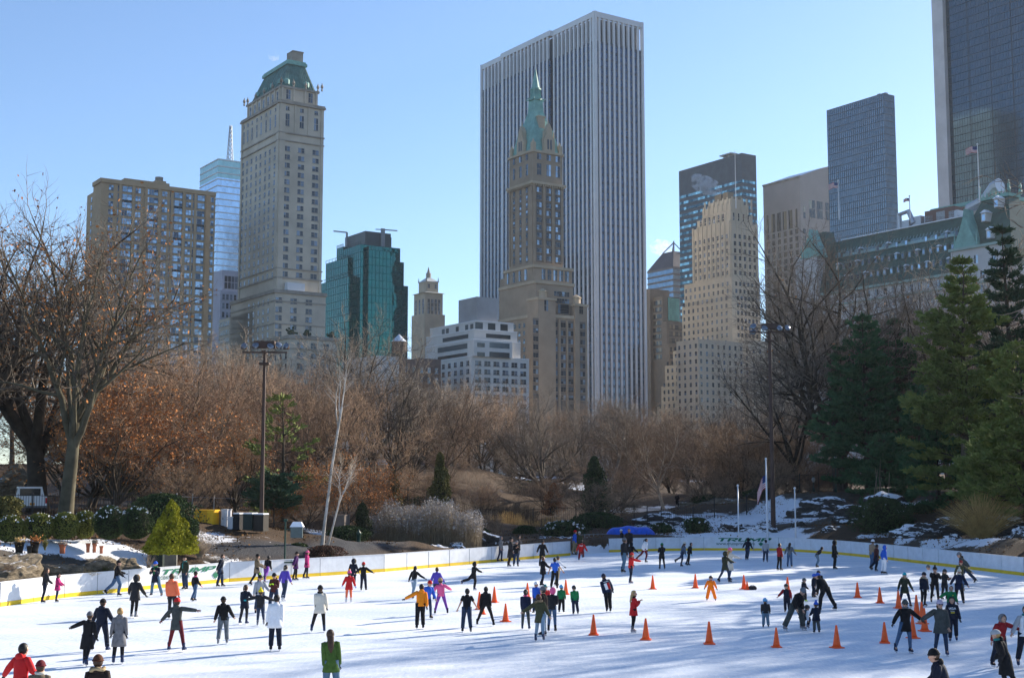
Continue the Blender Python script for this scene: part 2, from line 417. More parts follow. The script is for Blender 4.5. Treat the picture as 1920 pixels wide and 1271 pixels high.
def winmat(name, dark, light, lit=0.5, rough=0.12, metal=0.25):
    """Window glass: every pane takes its own tone (blinds, curtains, dark rooms, painted sky reflection)."""
    m, nt, b = nodes_of(name); L = nt.links
    ge = N(nt, 'ShaderNodeNewGeometry'); oi = N(nt, 'ShaderNodeObjectInfo')
    a = N(nt, 'ShaderNodeMath', _operation='ADD'); L.new(ge.outputs['Random Per Island'], a.inputs[0]); L.new(oi.outputs['Random'], a.inputs[1])
    f = N(nt, 'ShaderNodeMath', _operation='FRACT'); L.new(a.outputs[0], f.inputs[0])
    r = N(nt, 'ShaderNodeValToRGB'); r.color_ramp.elements[0].position = lit; r.color_ramp.elements[0].color = (*dark, 1)
    r.color_ramp.elements[1].position = 1.0; r.color_ramp.elements[1].color = (*light, 1)
    L.new(f.outputs[0], r.inputs['Fac']); L.new(r.outputs['Color'], b.inputs['Base Color'])
    b.inputs['Roughness'].default_value = rough; b.inputs['Metallic'].default_value = metal; b.inputs['Specular IOR Level'].default_value = .8
    return m

def glassmat(name, col, rough=0.06, metal=0.85, wav=0.015, scale=0.15, panes=(1.5, 3.6)):
    """Curtain-wall glass: mirror-like, each pane set at a slightly different tilt, tone by pane."""
    m, nt, b = nodes_of(name); L = nt.links
    tc = N(nt, 'ShaderNodeTexCoord')
    vo = N(nt, 'ShaderNodeTexNoise', Scale=scale, Detail=3.0); L.new(tc.outputs['Object'], vo.inputs['Vector'])
    bp = N(nt, 'ShaderNodeBump', Strength=1.0, Distance=wav*20); L.new(vo.outputs['Fac'], bp.inputs['Height']); L.new(bp.outputs['Normal'], b.inputs['Normal'])
    mp = N(nt, 'ShaderNodeMapping'); L.new(tc.outputs['Object'], mp.inputs['Vector']); mp.inputs['Scale'].default_value = (1/panes[0], 1/panes[0], 1/panes[1])
    fl = N(nt, 'ShaderNodeVectorMath', _operation='FLOOR'); L.new(mp.outputs['Vector'], fl.inputs[0])
    wn = N(nt, 'ShaderNodeTexWhiteNoise'); L.new(fl.outputs['Vector'], wn.inputs['Vector'])
    mr = N(nt, 'ShaderNodeMapRange'); mr.inputs['To Min'].default_value = .84; mr.inputs['To Max'].default_value = 1.12; L.new(wn.outputs['Value'], mr.inputs['Value'])
    sc = N(nt, 'ShaderNodeVectorMath', _operation='SCALE'); sc.inputs[0].default_value = col; L.new(mr.outputs['Result'], sc.inputs['Scale'])
    L.new(sc.outputs['Vector'], b.inputs['Base Color'])
    b.inputs['Roughness'].default_value = rough; b.inputs['Metallic'].default_value = metal
    return m

W_STONE = winmat('window_glass', (.02,.028,.04), (.20,.25,.32), .45)
W_BLUE = winmat('sky_reflection_glass', (.05,.07,.10), (.45,.60,.75), .15, .08, .6)  # bright blue panes: sky reflection put into the colour
W_MIX = winmat('mixed_window_glass', (.025,.035,.045), (.42,.54,.66), .50, .1, .4)  # paler panes carry sky reflection in their colour
W_WARM = winmat('amber_window_glass', (.03,.03,.03), (.35,.28,.18), .55)
M_FRAME = mat('window_trim', (.25,.25,.24), .6, scale=.5)
M_DARKF = mat('dark_window_frame', (.03,.035,.04), .5, scale=.5)

class Bld:
    def __init__(s, name, label, cat, pxc, pyr, D, base=5.0, rot=0.0, group=None):
        s.C = at(pxc, pyr, D); s.base = base
        s.phi = PHI + rot
        s.v = Vector((math.cos(s.phi), math.sin(s.phi))); s.u = Vector((-s.v.y, s.v.x))
        s.root = empty(name, (s.C.x, s.C.y, base), s.phi)
        tag(s.root, label, cat, group)
        s.wins = []
    # pixel -> local coordinates on the face through local x=x0 (left face) or y=y0 (right face)
    def L(s, px, py, x0=0.0):
        r = ray(px, py); o = Vector((s.C.x, s.C.y)) + s.v * x0
        n = s.v; t = (o.x*n.x + o.y*n.y) / (r.x*n.x + r.y*n.y)
        p = Vector((r.x*t, r.y*t)); return ((p-o).dot(s.u), CAMZ + r.z*t - s.base)
    def Rr(s, px, py, y0=0.0):
        r = ray(px, py); o = Vector((s.C.x, s.C.y)) + s.u * y0
        n = s.u; t = (o.x*n.x + o.y*n.y) / (r.x*n.x + r.y*n.y)
        p = Vector((r.x*t, r.y*t)); return ((p-o).dot(s.v), CAMZ + r.z*t - s.base)
    def z(s, py, x=0.0, y=0.0):
        """local height seen at photo row py above local point (x, y)"""
        p = Vector((s.C.x, s.C.y)) + s.v*x + s.u*y
        b = None
        # solve at(px,py,Y) with px unknown: height depends on the row only through Y
        r = ray(CX, py); return CAMZ + p.y * r.z / r.y - s.base
    def part(s, name, mb, mats, smooth=False, parent=None):
        return mb.build(name, mats, parent or s.root, smooth)
    def win(s, face, a, z, w, h, off=0.0, style=0):
        """face 'L' (x=off) or 'R' (y=off); a along the face, z sill height"""
        s.wins.append((face, a, z, w, h, off, style))
    def grid(s, face, cols, rows, w, h, off=0.0, style=0, jit=0.0):
        for z in rows:
            for a in cols: s.win(face, a, z, w, h, off, style)
    def finish(s, glass=None, frame=None, most=100):
        glass = glass or W_STONE; frame = frame or M_FRAME
        mats = [glass, frame]
        cache = {}
        ws = sorted(s.wins, key=lambda q: -(round(q[3]*q[4],1)*1000 + q[2]))
        def geo(mb, face, a, z, w, h, off, style):
            g, d = 0.05, 0.16
            def bx(a0, z0, a1, z1, dep, mi):
                if face == 'L': mb.box(off-dep, a0, z0, off+.05, a1, z1, mi)
                else: mb.box(a0, off-dep, z0, a1, off+.05, z1, mi)
            k = 2 if style in (0, 2) else (1 if style == 1 else 3)
            pw = w / k
            for i in range(k):
                if style == 4: bx(a-w/2+i*pw+.06, z, a-w/2+(i+1)*pw-.06, z+h, g, 0)
                else:
                    bx(a-w/2+i*pw+.07, z, a-w/2+(i+1)*pw-.07, z+h*.49, g, 0)
                    bx(a-w/2+i*pw+.07, z+h*.53, a-w/2+(i+1)*pw-.07, z+h, g+.02, 0)
            bx(a-w/2-.12, z-.2, a+w/2+.12, z-.02, d, 1)
        for q in ws[:most]:
            face, a, z, w, h, off, style = q
            key = (face, round(w,2), round(h,2), style)
            if key not in cache:
                mb = MB(); geo(mb, face, 0, 0, w, h, 0, style); cache[key] = mb.mesh('window', mats)
            o = mesh_obj('window', cache[key], s.root, (off, a, z) if face == 'L' else (a, off, z))
        if len(ws) > most:
            mb = MB()
            for q in ws[most:]: geo(mb, *q)
            tag(mb.build('windows', mats, s.root), kind='stuff')

def lin(a, b, n, ends=True):
    return [a + (b-a)*(i+(0 if ends else .5))/((n-1) if ends else n) for i in range(n)]

def ledge(mb, x0, y0, x1, y1, z, h, out, mi=None):
    """a cornice right round a box plan, standing proud of the wall"""
    mb.box(x0-out, y0-out, z, x1+out, y1+out, z+h, mi)

# ---- materials of the skyline
M_TAN = mat('tan_brick', (.46,.33,.205), .85, var=.10, scale=.15)
M_LIME = mat('pale_limestone', (.56,.49,.39), .85, var=.16, scale=.12)
M_LIMED = mat('weathered_stone', (.34,.30,.25), .9, var=.25, scale=.25)
M_COPPER = mat('green_copper', (.085,.19,.165), .6, var=.3, scale=.4)
M_COPPERL = mat('pale_verdigris', (.20,.40,.35), .65, var=.2, scale=.5)
M_BROWN = mat('brown_brick', (.35,.27,.195), .85, var=.14, scale=.15)
M_WHITE = mat('white_marble', (.72,.72,.73), .6, var=.06, scale=.1)
M_PALE = mat('pale_concrete', (.60,.58,.55), .8, var=.10, scale=.12)
M_CREAM = mat('cream_stone', (.60,.51,.39), .85, var=.10, scale=.1)
M_BUFF = mat('buff_stone', (.47,.38,.27), .85, var=.15, scale=.15)
M_ROOFD = mat('dark_roof_metal', (.06,.065,.07), .6, scale=.3)
M_GREY = mat('grey_metal', (.30,.31,.33), .45, metal=.4, scale=.4)
M_PINK = mat('pink_granite', (.42,.37,.335), .7, var=.08, scale=.1)
M_SNOW = mat('snow_cover', (.80,.82,.86), .8, var=.05, scale=1.0)

# ---- 1 tan brick apartment block at the left
b = Bld('apartment_block', 'broad tan brick apartment block with paired wide windows, behind the bare trees', 'building', 190, 345, 460, 5)
def apartment(b):
    yL = b.L(157, 380)[0]; xR = b.Rr(404, 380)[0]; H = b.z(337); setb = b.L(172,345)[0]
    mb = MB(); mb.box(0, 0, -4, xR, yL*.45, H); mb.box(1.2, yL*.45, -4, xR, yL, b.z(357, 0, yL*.5))
    xr2 = b.Rr(390, 380)[0]; mb.box(0, -.45, H-.9, xR, 0, H+.6); mb.box(-.45, -.45, H-.9, 0, yL*.45, H+.6)
    # brick piers between the window bays
    for px in (222, 247, 271, 296, 320, 342, 364, 384): 
        x = b.Rr(px, 470)[0]; mb.box(x-.5, -.35, -4, x+.5, 0, H-.9)
    b.part('wall', mb, M_TAN)
    pb = MB(); x0 = b.Rr(240,340)[0]; x1 = b.Rr(325,350)[0]; pb.box(x0, 4, H, x1, 14, b.z(334, x0, 4)); pb.box(x0+12, 6, H, x0+16, 10, b.z(330, x0, 6))
    b.part('penthouse', pb, M_TAN)
    t = MB(); t.cyl((x0+14, 8), 1.5, b.z(330,x0,6)-.2, b.z(330,x0,6)+1.6, 10); b.part('roof_tank', t, M_LIMED)
    fh = 2.9; n = int((H-6)/fh)
    for k in range(n):
        z = H - 3.2 - k*fh
        b.win('R', b.Rr(207,400)[0], z, 1.7, 1.7, 0, 0)
        for i, (pa, pw_) in enumerate(((233,5.2),(258,2.1),(283.5,5.2),(308,2.1),(331,5.2),(353,2.1),(374,5.2),(396,2.1))):
            x = b.Rr(pa, 400)[0]
            big = pw_ > 3
            b.win('R', x, z, pw_ if big else 2.0, 1.9 if big else 1.7, 0, 3 if big else 0)
        b.win('L', yL*.72, z-2, 1.5, 1.7, 1.2, 0)
    # dark spandrels join every other pair of wide windows
    for i, pa in enumerate((233, 283.5, 331, 374)):
        for k in range(n):
            if (k+i*2) % 4 in (1,) : 
                z = H-3.2-k*fh; x = b.Rr(pa, 400)[0]; sp = MB(); sp.box(x-2.5, -.06, z-1.0, x+2.5, .05, z-.22); b.part('spandrel', sp, M_DARKF)
    rp_ = MB(); x = b.Rr(388,450)[0]; rp_.box(x-.9, -.7, -4, x+.9, -.36, H-1); b.part('pilaster', rp_, mat('lit_tan_brick', (.50,.32,.18), .85, scale=.2))  # brown lit strip: the light on it is put into the brick colour
    b.finish(W_BLUE)
apartment(b)

# ---- 2 blue glass tower with a mast, far behind
b = Bld('glass_tower', 'pale blue banded glass tower with a green top and lattice mast, behind the tan block', 'building', 409, 297, 860, 5)
def bluetower(b):
    yL = b.L(375, 330)[0]; xR = b.Rr(462, 320)[0]; H = b.z(297); zt = b.z(332)
    g = MB(); g.box(0, 0, -4, xR, yL, zt); b.part('glass_wall', g, glassmat('azure_glass', (.55,.70,.86), .12, .9, .002))
    g = MB(); g.box(0, 0, zt, xR, yL, H); b.part('crown', g, glassmat('pale_green_glass', (.35,.55,.52), .2, .7, .004))
    bn = MB(); k = 0; z = H-1
    while z > 0:
        bn.box(-.25, -.25, z, xR+.1, yL+.1, z+.7); z -= 4.4; k += 1
    b.part('floor_band', bn, mat('pale_band', (.62,.62,.60), .5, scale=.1))
    a = MB(); cx, cy = b.Rr(431,297,yL*.4)[0], yL*.4; zt2 = b.z(236, cx, cy)
    w0 = 1.7
    for sx, sy in ((-1,-1),(1,-1),(1,1),(-1,1)): a.bar((cx+sx*w0, cy+sy*w0, H), (cx+sx*.5, cy+sy*.5, zt2), .35)
    n = 9
    for i in range(n):
        f0, f1 = i/n, (i+1)/n
        r0, r1 = w0+(0.5-w0)*f0, w0+(0.5-w0)*f1; za, zb = H+(zt2-H)*f0, H+(zt2-H)*f1
        for sx0, sy0, sx1, sy1 in ((-1,-1,1,-1),(1,-1,1,1),(1,1,-1,1),(-1,1,-1,-1)):
            a.bar((cx+sx0*r0, cy+sy0*r0, za), (cx+sx1*r1, cy+sy1*r1, zb), .22)
    b.part('mast', a, M_GREY)
bluetower(b)

# ---- 3 small grey-lilac block beside the hotel tower
b = Bld('stepped_block', 'small lilac grey stepped block wedged between two towers', 'building', 414, 520, 620, 5)
def lilac(b):
    m = mat('lilac_stone', (.42,.41,.46), .8, scale=.15)
    mb = MB(); H = b.z(545); x1 = b.Rr(452,540)[0]; mb.box(0,0,-4,x1+16,16,H); mb.box(3,6,H,x1+16,20,b.z(506,3,6))
    b.part('wall', mb, m)
    for r in range(9):
        for c_ in lin(1.6, x1-1, 5): b.win('R', c_, H-4-r*4.2, 1.3, 2.5, 0, 1)
    for c_ in lin(5, x1, 4): b.win('R', c_, b.z(540,3,6), 1.6, 6.0, 6, 1)
    b.finish(W_STONE)
lilac(b)

# ---- 4 hotel tower with the green copper mansard (left)
b = Bld('hotel_tower', 'tall pale stone hotel tower with a green copper mansard roof', 'building', 523, 300, 485, 5)
def pierre(b):
    yL = b.L(452, 330)[0]; xR = b.Rr(605, 330)[0]
    Z = b.z; zc = Z(190); z2 = Z(247); H0 = Z(527)
    wl = MB()
    wl.box(0, 0, -4, xR, yL, zc)
    # corner quoins and pilasters above the upper string course
    for x in (0, 1.1, xR-1.1):
        wl.box(x, -.35, -4, x+1.1, 0, zc-.6)
    for y in (0, 1.2, yL-1.2): wl.box(-.35, y, -4, 0, y+1.2, zc-.6)
    cols = [b.Rr(p, 330)[0] for p in (537, 564, 591)]
    ycols = [b.L(p, 330)[0] for p in (514.5, 505, 497, 488, 480, 471, 463, 456)]
    for x in lin(cols[0]-2.4, cols[2]+2.4, 4): wl.box(x-.3, -.3, z2, x+.3, 0, zc-.6)
    # upper storey set back
    zp = Z(158); iy0, iy1, ix0, ix1 = 2.0, yL-2.2, 1.2, xR-1.6
    wl.box(ix0, iy0, zc, ix1, iy1, zp)
    for y in lin(iy0+1, iy1-1, 8): wl.box(ix0-.4, y-.45, zc, ix0, y+.45, zp-.5)
    for x in lin(ix0+.6, ix1-.6, 4): wl.box(x-.4, iy0-.4, zc, x+.4, iy0, zp-.5)
    b.part('wall', wl, M_LIME)
    cn = MB()
    ledge(cn, 0, 0, xR, yL, zc-.6, .7, .7); ledge(cn, 0, 0, xR, yL, zc+.1, .6, .45); ledge(cn, 0, 0, xR, yL, z2-.3, .5, .42); ledge(cn, 0,0,xR,yL, Z(263), .4, .40)
    ledge(cn, ix0, iy0, ix1, iy1, zp-.5, .8, .5); ledge(cn, 0, 0, xR, yL, Z(521), .6, .42); ledge(cn, 0, 0, xR, yL, Z(503), .4, .40)
    b.part('cornice', cn, M_LIMED)
    # urns along the roof edge
    for (x, y) in [(ix0, y) for y in lin(iy0, iy1, 5)] + [(x, iy0) for x in lin(ix0, ix1, 4)] + [(xR-.6, .5), (.4, yL-.6)]:
        u = MB(); u.lathe((x, y, zp+.2), ((.35,0),(.35,.6),(.2,.9),(.6,1.6),(.5,2.2),(.15,2.6),(.2,2.9),(.02,3.3)), 8); b.part('urn', u, M_LIMED)
    # mansard
    zt = Z(107); rf = MB(); cx0, cx1 = ix0+(ix1-ix0)*.30, ix0+(ix1-ix0)*.78; cy0, cy1 = iy0+4.5, iy1-5
    rf.frus(ix0+.8, iy0+.8, ix1-.6, iy1-.8, zp+.3, cx0, cy0, cx1, cy1, zt)
    # standing seams
    for t in lin(.04, .96, 12):
        rf.bar((ix0+.8-.02, iy0+.8+(iy1-iy0-1.6)*t, zp+.4), (cx0-.02, cy0+(cy1-cy0)*t, zt), .18)
        rf.bar((ix0+.8+(ix1-ix0-1.4)*t, iy0+.78, zp+.4), (cx0+(cx1-cx0)*t, cy0-.02, zt), .18)
    roof = b.part('roof', rf, M_COPPER)
    cr_ = MB(); cr_.box(cx0-.6, cy0-.6, zt, cx1+.6, cy1+.6, zt+1.1); cr_.box(cx0-.2, cy0-.2, zt+1.1, cx1+.2, cy1+.2, zt+1.8)
    b.part('roof_crest', cr_, M_COPPERL, parent=roof)
    ch = MB(); ch.box(cx0+2.2, cy0+.4, zt+1.8, cx1-.8, cy0+5, zt+5.4); ch.box(cx0+2.0, cy0+.2, zt+5.4, cx1-.6, cy0+5.2, zt+5.9); ch.cyl((cx0+1.2, cy0+3), .3, zt+1.8, zt+5.2, 8)
    b.part('chimney', ch, M_LIMED, parent=roof)
    # round copper dormers
    for y in lin(iy0+5, iy1-6, 4):
        d = MB(); f = .28; d.lathe((0,0,0), ((1.1,0),(1.1,1.5),(.9,1.9),(.1,2.2)), 10); d.xf(Matrix.Translation((ix0+.8+(cx0-ix0-.8)*f-.1, y, zp+.3+(zt-zp)*.2)) @ Matrix.Scale(.9,4)); b.part('dormer', d, M_COPPERL, parent=roof)
    for x in lin(ix0+3, ix1-4, 2):
        d = MB(); d.lathe((0,0,0), ((1.2,0),(1.2,1.6),(1.0,2.0),(.1,2.4)), 10); d.xf(Matrix.Translation((x, iy0+2.0, zp+.3+(zt-zp)*.12))); b.part('dormer', d, M_COPPERL, parent=roof)
    # window grid of the shaft
    rows = []; z = Z(266)-3.0
    while z > H0: rows.append(z); z -= 3.15
    b.grid('R', cols, rows, 2.6, 1.75, 0, 2)
    b.grid('L', ycols, rows, 1.5, 1.75, 0, 1)
    zz = Z(234)
    for c_ in cols: b.win('R', c_, zz, 1.7, 4.6, 0, 0); b.win('R', c_, zz+6.0, 1.5, 1.4, 0, 0)
    for c_ in ycols: b.win('L', c_, zz, 1.2, 4.6, 0, 1); b.win('L', c_, zz+6.0, 1.1, 1.3, 0, 1)
    for x in lin(ix0+3.0, ix1-3.0, 2): b.win('R', x, zc+2, 1.8, 3.6, iy0, 0)
    for y in lin(iy0+3.2, iy1-3, 7): b.win('L', y, zc+1.6, 1.3, 3.4, ix0, 1)
    # lower block: stands forward of the shaft
    xb = b.Rr(608, 600, -3)[0]; lb = MB(); zb = Z(548,0,-3); yb = b.L(476,560,-2)[0]
    lb.box(-2.2, -4, -4, xb, yL+2, zb); lb.box(-2.2, yb, -4, xb, yL+14, Z(575)); 
    for z in (Z(640), Z(605), Z(570)): pass
    b.part('base_wall', lb, M_LIME)
    cb = MB(); cb.box(-2.7,-4.5,zb-.4,xb+.4,yL+2.3,zb+.9); cb.box(-2.45,-4.25,Z(568),xb+.2,yL+2.1,Z(568)+.5); cb.box(-2.45,-4.25,Z(610),xb+.2,yL+2.1,Z(610)+.4)
    b.part('parapet', cb, M_LIMED)
    ph = MB(); ph.box(3, 0-3, zb+.9, 10, -.5, zb+4); b.part('rooftop_room', ph, M_WHITE)
    rows2 = [Z(p,0,-4) for p in (549.5+18, 585, 600.5, 616, 631, 648, 664)]
    for z in rows2:
        for px in (522, 550, 578.5): b.win('R', b.Rr(px,600,-4)[0], z, 2.6, 1.9, -4, 2)
        for y in (2, 6.5, 11, 15.5, 20): b.win('L', y, z, 1.5, 1.9, -2.2, 1)
        for y in lin(yL+4, yL+13, 6): b.win('L', y, z-4, 1.2, 1.7, -2.2, 1)
    # front wing on the street
    D2 = 0
    fw = MB(); zf = Z(634, 0, -22); xa = b.Rr(543, 650, -22)[0]; xe = b.Rr(632, 650, -22)[0]
    fw.box(xa, -22, -4, xe, -4.3, zf); b.part('front_wing', fw, M_LIME)
    cf = MB(); cf.box(xa-.5,-22.5,zf-.3,xe+.4,-4.6,zf+.9); cf.box(xa-.3,-22.3,zf-4,xe+.2,-4.8,zf-3.6); b.part('wing_parapet', cf, M_LIMED)
    for r in range(6):
        z = zf - 3.5 - r*3.7
        for px in (562.5, 588, 611): b.win('R', b.Rr(px,660,-22)[0], z, 2.4, 2.0, -22, 2)
        for y in (-19, -14.5, -10): b.win('L', y, z, 1.4, 2.0, xa, 1)
    for x in (xa+7, xa+1, xe-2):
        sh = MB()
        for k in range(40):
            sh.ball((x+rnd.gauss(0,.6), -21+rnd.gauss(0,.5), zf+1.4+abs(rnd.gauss(0,.8))), rnd.uniform(.25,.5), 5, 4)
        b.part('roof_shrub', sh, mat('roof_shrub_green', (.035,.06,.025), .8))
    b.finish(W_STONE)
pierre(b)

# ---- 5 green mirrored glass tower with stepped sides
b = Bld('mirror_glass_tower', 'green mirrored glass office tower with stepped setbacks', 'building', 676, 480, 640, 5)
def greenglass(b):
    Z = b.z; g = MB()
    xs = [b.Rr(p, 520)[0] for p in (741, 750, 759, 769)]; ys = [b.L(p, 560)[0] for p in (648, 642, 630, 615, 603)]
    zt = [Z(462), Z(482), Z(495), Z(537)]
    steps = [(0, ys[1], Z(455), xs[0]), (0, ys[2], Z(470,0,8), xs[0]), (0, ys[3], Z(495,0,14), xs[1]), (0, ys[4], Z(538,0,18), xs[2])]
    g.box(0, 0, -4, xs[1], ys[1], Z(458)); g.box(.0, ys[1], -4, xs[1], ys[2], Z(463, 0, ys[1])); g.box(-1.5, ys[1]*.55, -4, xs[1]-1, ys[3], Z(491,0,ys[2])); g.box(-3.5, ys[1]*.3, -4, xs[1]-2, ys[4], Z(533,0,ys[3]))
    g.box(xs[1], 1, -4, xs[2], ys[2], Z(491, xs[1], 0)); g.box(xs[2], 2, -4, xs[3], ys[2], Z(535, xs[2], 0))
    g.box(3, -2.6, -4, xs[0]-3, 0, Z(468)); 
    b.part('glass_wall', g, glassmat('green_mirror_glass', (.020,.145,.128), .04, .85, .016, .07))
    m = MB()
    H = Z(458)
    for (X0, Y0, X1, Y1, zz) in ((0,0,xs[1],ys[1],H),(-1.5,ys[1]*.55,xs[1]-1,ys[3],Z(491,0,ys[2])),(-3.5,ys[1]*.3,xs[1]-2,ys[4],Z(533,0,ys[3])),(3,-2.6,xs[0]-3,0,Z(468)),(0,ys[1],xs[1],ys[2],Z(463,0,ys[1])),(xs[1],1,xs[2],ys[2],Z(491,xs[1],0)),(xs[2],2,xs[3],ys[2],Z(535,xs[2],0))):
        z = zz
        while z > 0:
            m.box(X0-.08, Y0-.08, z-.12, X1+.02, Y1+.02, z+.04); z -= 3.7
        y = Y0
        while y < Y1: m.box(X0-.08, y-.05, 0, X0, y+.05, zz); y += 2.0
        x = X0
        while x < X1: m.box(x-.05, Y0-.08, 0, x+.05, Y0, zz); x += 2.0
        # roof rail
        for y in lin(Y0, Y1, 8): m.box(X0, y-.08, zz, X0+.16, y+.08, zz+1.5)
        m.box(X0, Y0, zz+1.4, X0+.16, Y1, zz+1.55)
    b.part('mullions', m, mat('dark_green_mullion', (.02,.06,.06), .4, scale=.3))
    p = MB(); p.box(4, 3, H, xs[0]-1, ys[1]+6, Z(433, 4, 3)); p.box(xs[0]-9, 6, H, xs[0]+1, 16, Z(440,6,6)); b.part('penthouse', p, mat('penthouse_metal', (.10,.12,.125), .5, scale=.2))
    cr_ = MB(); x, y = b.Rr(717,450,2)[0], 2; cr_.box(x-1.0, y-.8, H-2, x+1.0, y, Z(429,x,y)); cr_.bar((x,y-.4,Z(431,x,y)),(x+8,y-.4,Z(431,x,y)+.3),.5); cr_.bar((x-4,y-.4,Z(432,x,y)),(x,y-.4,Z(431,x,y)),.4)
    x2,y2 = 3, ys[1]+2; cr_.bar((x2,y2,H),(x2,y2,Z(436,x2,y2)),.8); cr_.bar((x2,y2,Z(436,x2,y2)),(x2-6,y2+3,Z(434,x2,y2)),.6)
    b.part('cleaning_crane', cr_, M_GREY)
greenglass(b)

# ---- 6 little beige tower with a lantern
b = Bld('beige_tower', 'slim beige brick tower with a tiered lantern top and finial', 'building', 797, 600, 800, 5)
def ritz(b):
    Z = b.z; x0 = b.Rr(830,600)[0]; y0 = b.L(776,600)[0]
    w_ = MB(); w_.box(0,0,-4,x0,y0,Z(548)); w_.box(-1,-1,-4,x0+1,y0+1,Z(588)); w_.box(x0*.16,y0*.16,Z(548),x0*.84,y0*.84,Z(526)); w_.box(x0,-2,-4,x0+10,y0,Z(644)); b.part('wall', w_, M_BUFF)
    r = MB(); r.frus(-1,-1,x0+1,y0+1,Z(548)+.02,x0*.14,y0*.14,x0*.86,y0*.86,Z(545.5)); r.frus(x0*.13,y0*.13,x0*.87,y0*.87,Z(526)+.02,x0*.4,y0*.4,x0*.6,y0*.6,Z(517)); b.part('roof', r, mat('pale_lead_roof', (.5,.52,.5), .5))
    f = MB(); cx, cy = x0/2, y0/2; f.cyl((cx,cy),1.6,Z(517),Z(508),8); f.cyl((cx,cy),1.1,Z(508),Z(496.5),8,.15); 
    for sx, sy in ((.16,.16),(.84,.16),(.16,.84),(.84,.84)): f.cyl((x0*sx,y0*sy),.5,Z(526),Z(517),6,.1)
    b.part('finial', f, M_LIMED)
    rows = lin(Z(566), Z(690), 18)
    b.grid('R', lin(2.5,x0-2.5,4), rows, 1.7, 2.0, 0, 0); b.grid('L', lin(2.5,y0-2.5,3), rows, 1.6, 2.0, 0, 0)
    b.grid('R', lin(x0*.3,x0*.7,2), [Z(538)], 1.5, 2.4, y0*.16, 0)
    b.finish(W_STONE)
ritz(b)

# ---- 7 white terraced apartment house
b = Bld('terraced_building', 'white terraced apartment house with dark ribbon windows and a grey roof box', 'building', 884, 680, 470, 5)
def terraced(b):
    Z = b.z; w_ = MB(); X = lambda p, o=0: b.Rr(p, 700, o)[0]; Y = lambda p, o=0: b.L(p, 680, o)[0]
    tiers = [(992, 790, 668, 0), (976, 797, 637, 2.0), (970, 799, 618, 3.0), (963, 806, 602, 4.5)]
    for px1, px0, pz, s in tiers: w_.box(s, s, -4, X(px1, s), Y(px0, s), Z(pz, s, s))
    w_.box(.4, -.9, Z(667,0,-.9), X(958), 2.0, Z(636,0,-.9))
    b.part('wall', w_, M_PALE)
    t = MB(); zt = Z(602,5,5); t.box(6, 6, zt, X(933,6), Y(862,6)+1, Z(556,6,6))
    for z in lin(zt+1.5, Z(556,6,6)-1, 7):
        for y in lin(7, Y(862,6), 9): t.box(5.93, y-.25, z-.2, 6, y+.25, z+.2)
    b.part('roof_box', t, mat('grey_plant_screen', (.34,.34,.35), .7, scale=.2))
    rb = MB()   # ribbon windows
    def rib(face, a0, a1, z, h, off):
        if face == 'L': rb.box(off-.06, a0, z, off+.05, a1, z+h)
        else: rb.box(a0, off-.06, z, a1, off+.05, z+h)
    for s, pzs in ((0,(652,633+14)),):
        pass
    for k, z in enumerate((Z(650), Z(666)-.3)):
        rib('R', 7.0, X(957)-1, z, 1.9, -.9); rib('L', 6, Y(812), z, 1.9, 2.0); rib('R', 1.8, 5, z, 1.5, -.9)
    rib('R', 8, X(957,3), Z(632,3,3)+.1, 1.5, 3.0); rib('L', 7, Y(830,3), Z(632,3,3), 1.5, 3.0)
    for a in lin(6, X(955,4)-2, 3): rib('R', a-1.6, a+1.6, Z(618,4,4)+.3, 2.5, 4.5)
    for a in (7, 10.5, 17, 24, 27): rib('L', a-1.0, a+1.0, Z(618,4,4)+.1, 2.3, 4.5)
    b.part('ribbon_windows', rb, winmat('ribbon_glass', (.03,.035,.04), (.12,.16,.18), .5))
    rl = MB()
    for px1, px0, pz, s in tiers:
        z = Z(pz, s, s); x1, y1 = X(px1, s), Y(px0, s)
        rl.box(s-.15, s-.15, z, x1, s+.1, z+.35); rl.box(s-.15, s+.1, z, s+.1, y1, z+.35)
    b.part('coping', rl, M_WHITE)
    fh = 2.95; z = Z(668) - 3.0
    while z > 0:
        b.grid('R', lin(2.8, X(992)-2.6, 6), [z], 2.6, 1.6, 0, 0); b.grid('L', lin(2.4, Y(795)-1.5, 8), [z], 1.9, 1.6, 0, 0)
        z -= fh
    b.finish(W_STONE, M_DARKF)
terraced(b)

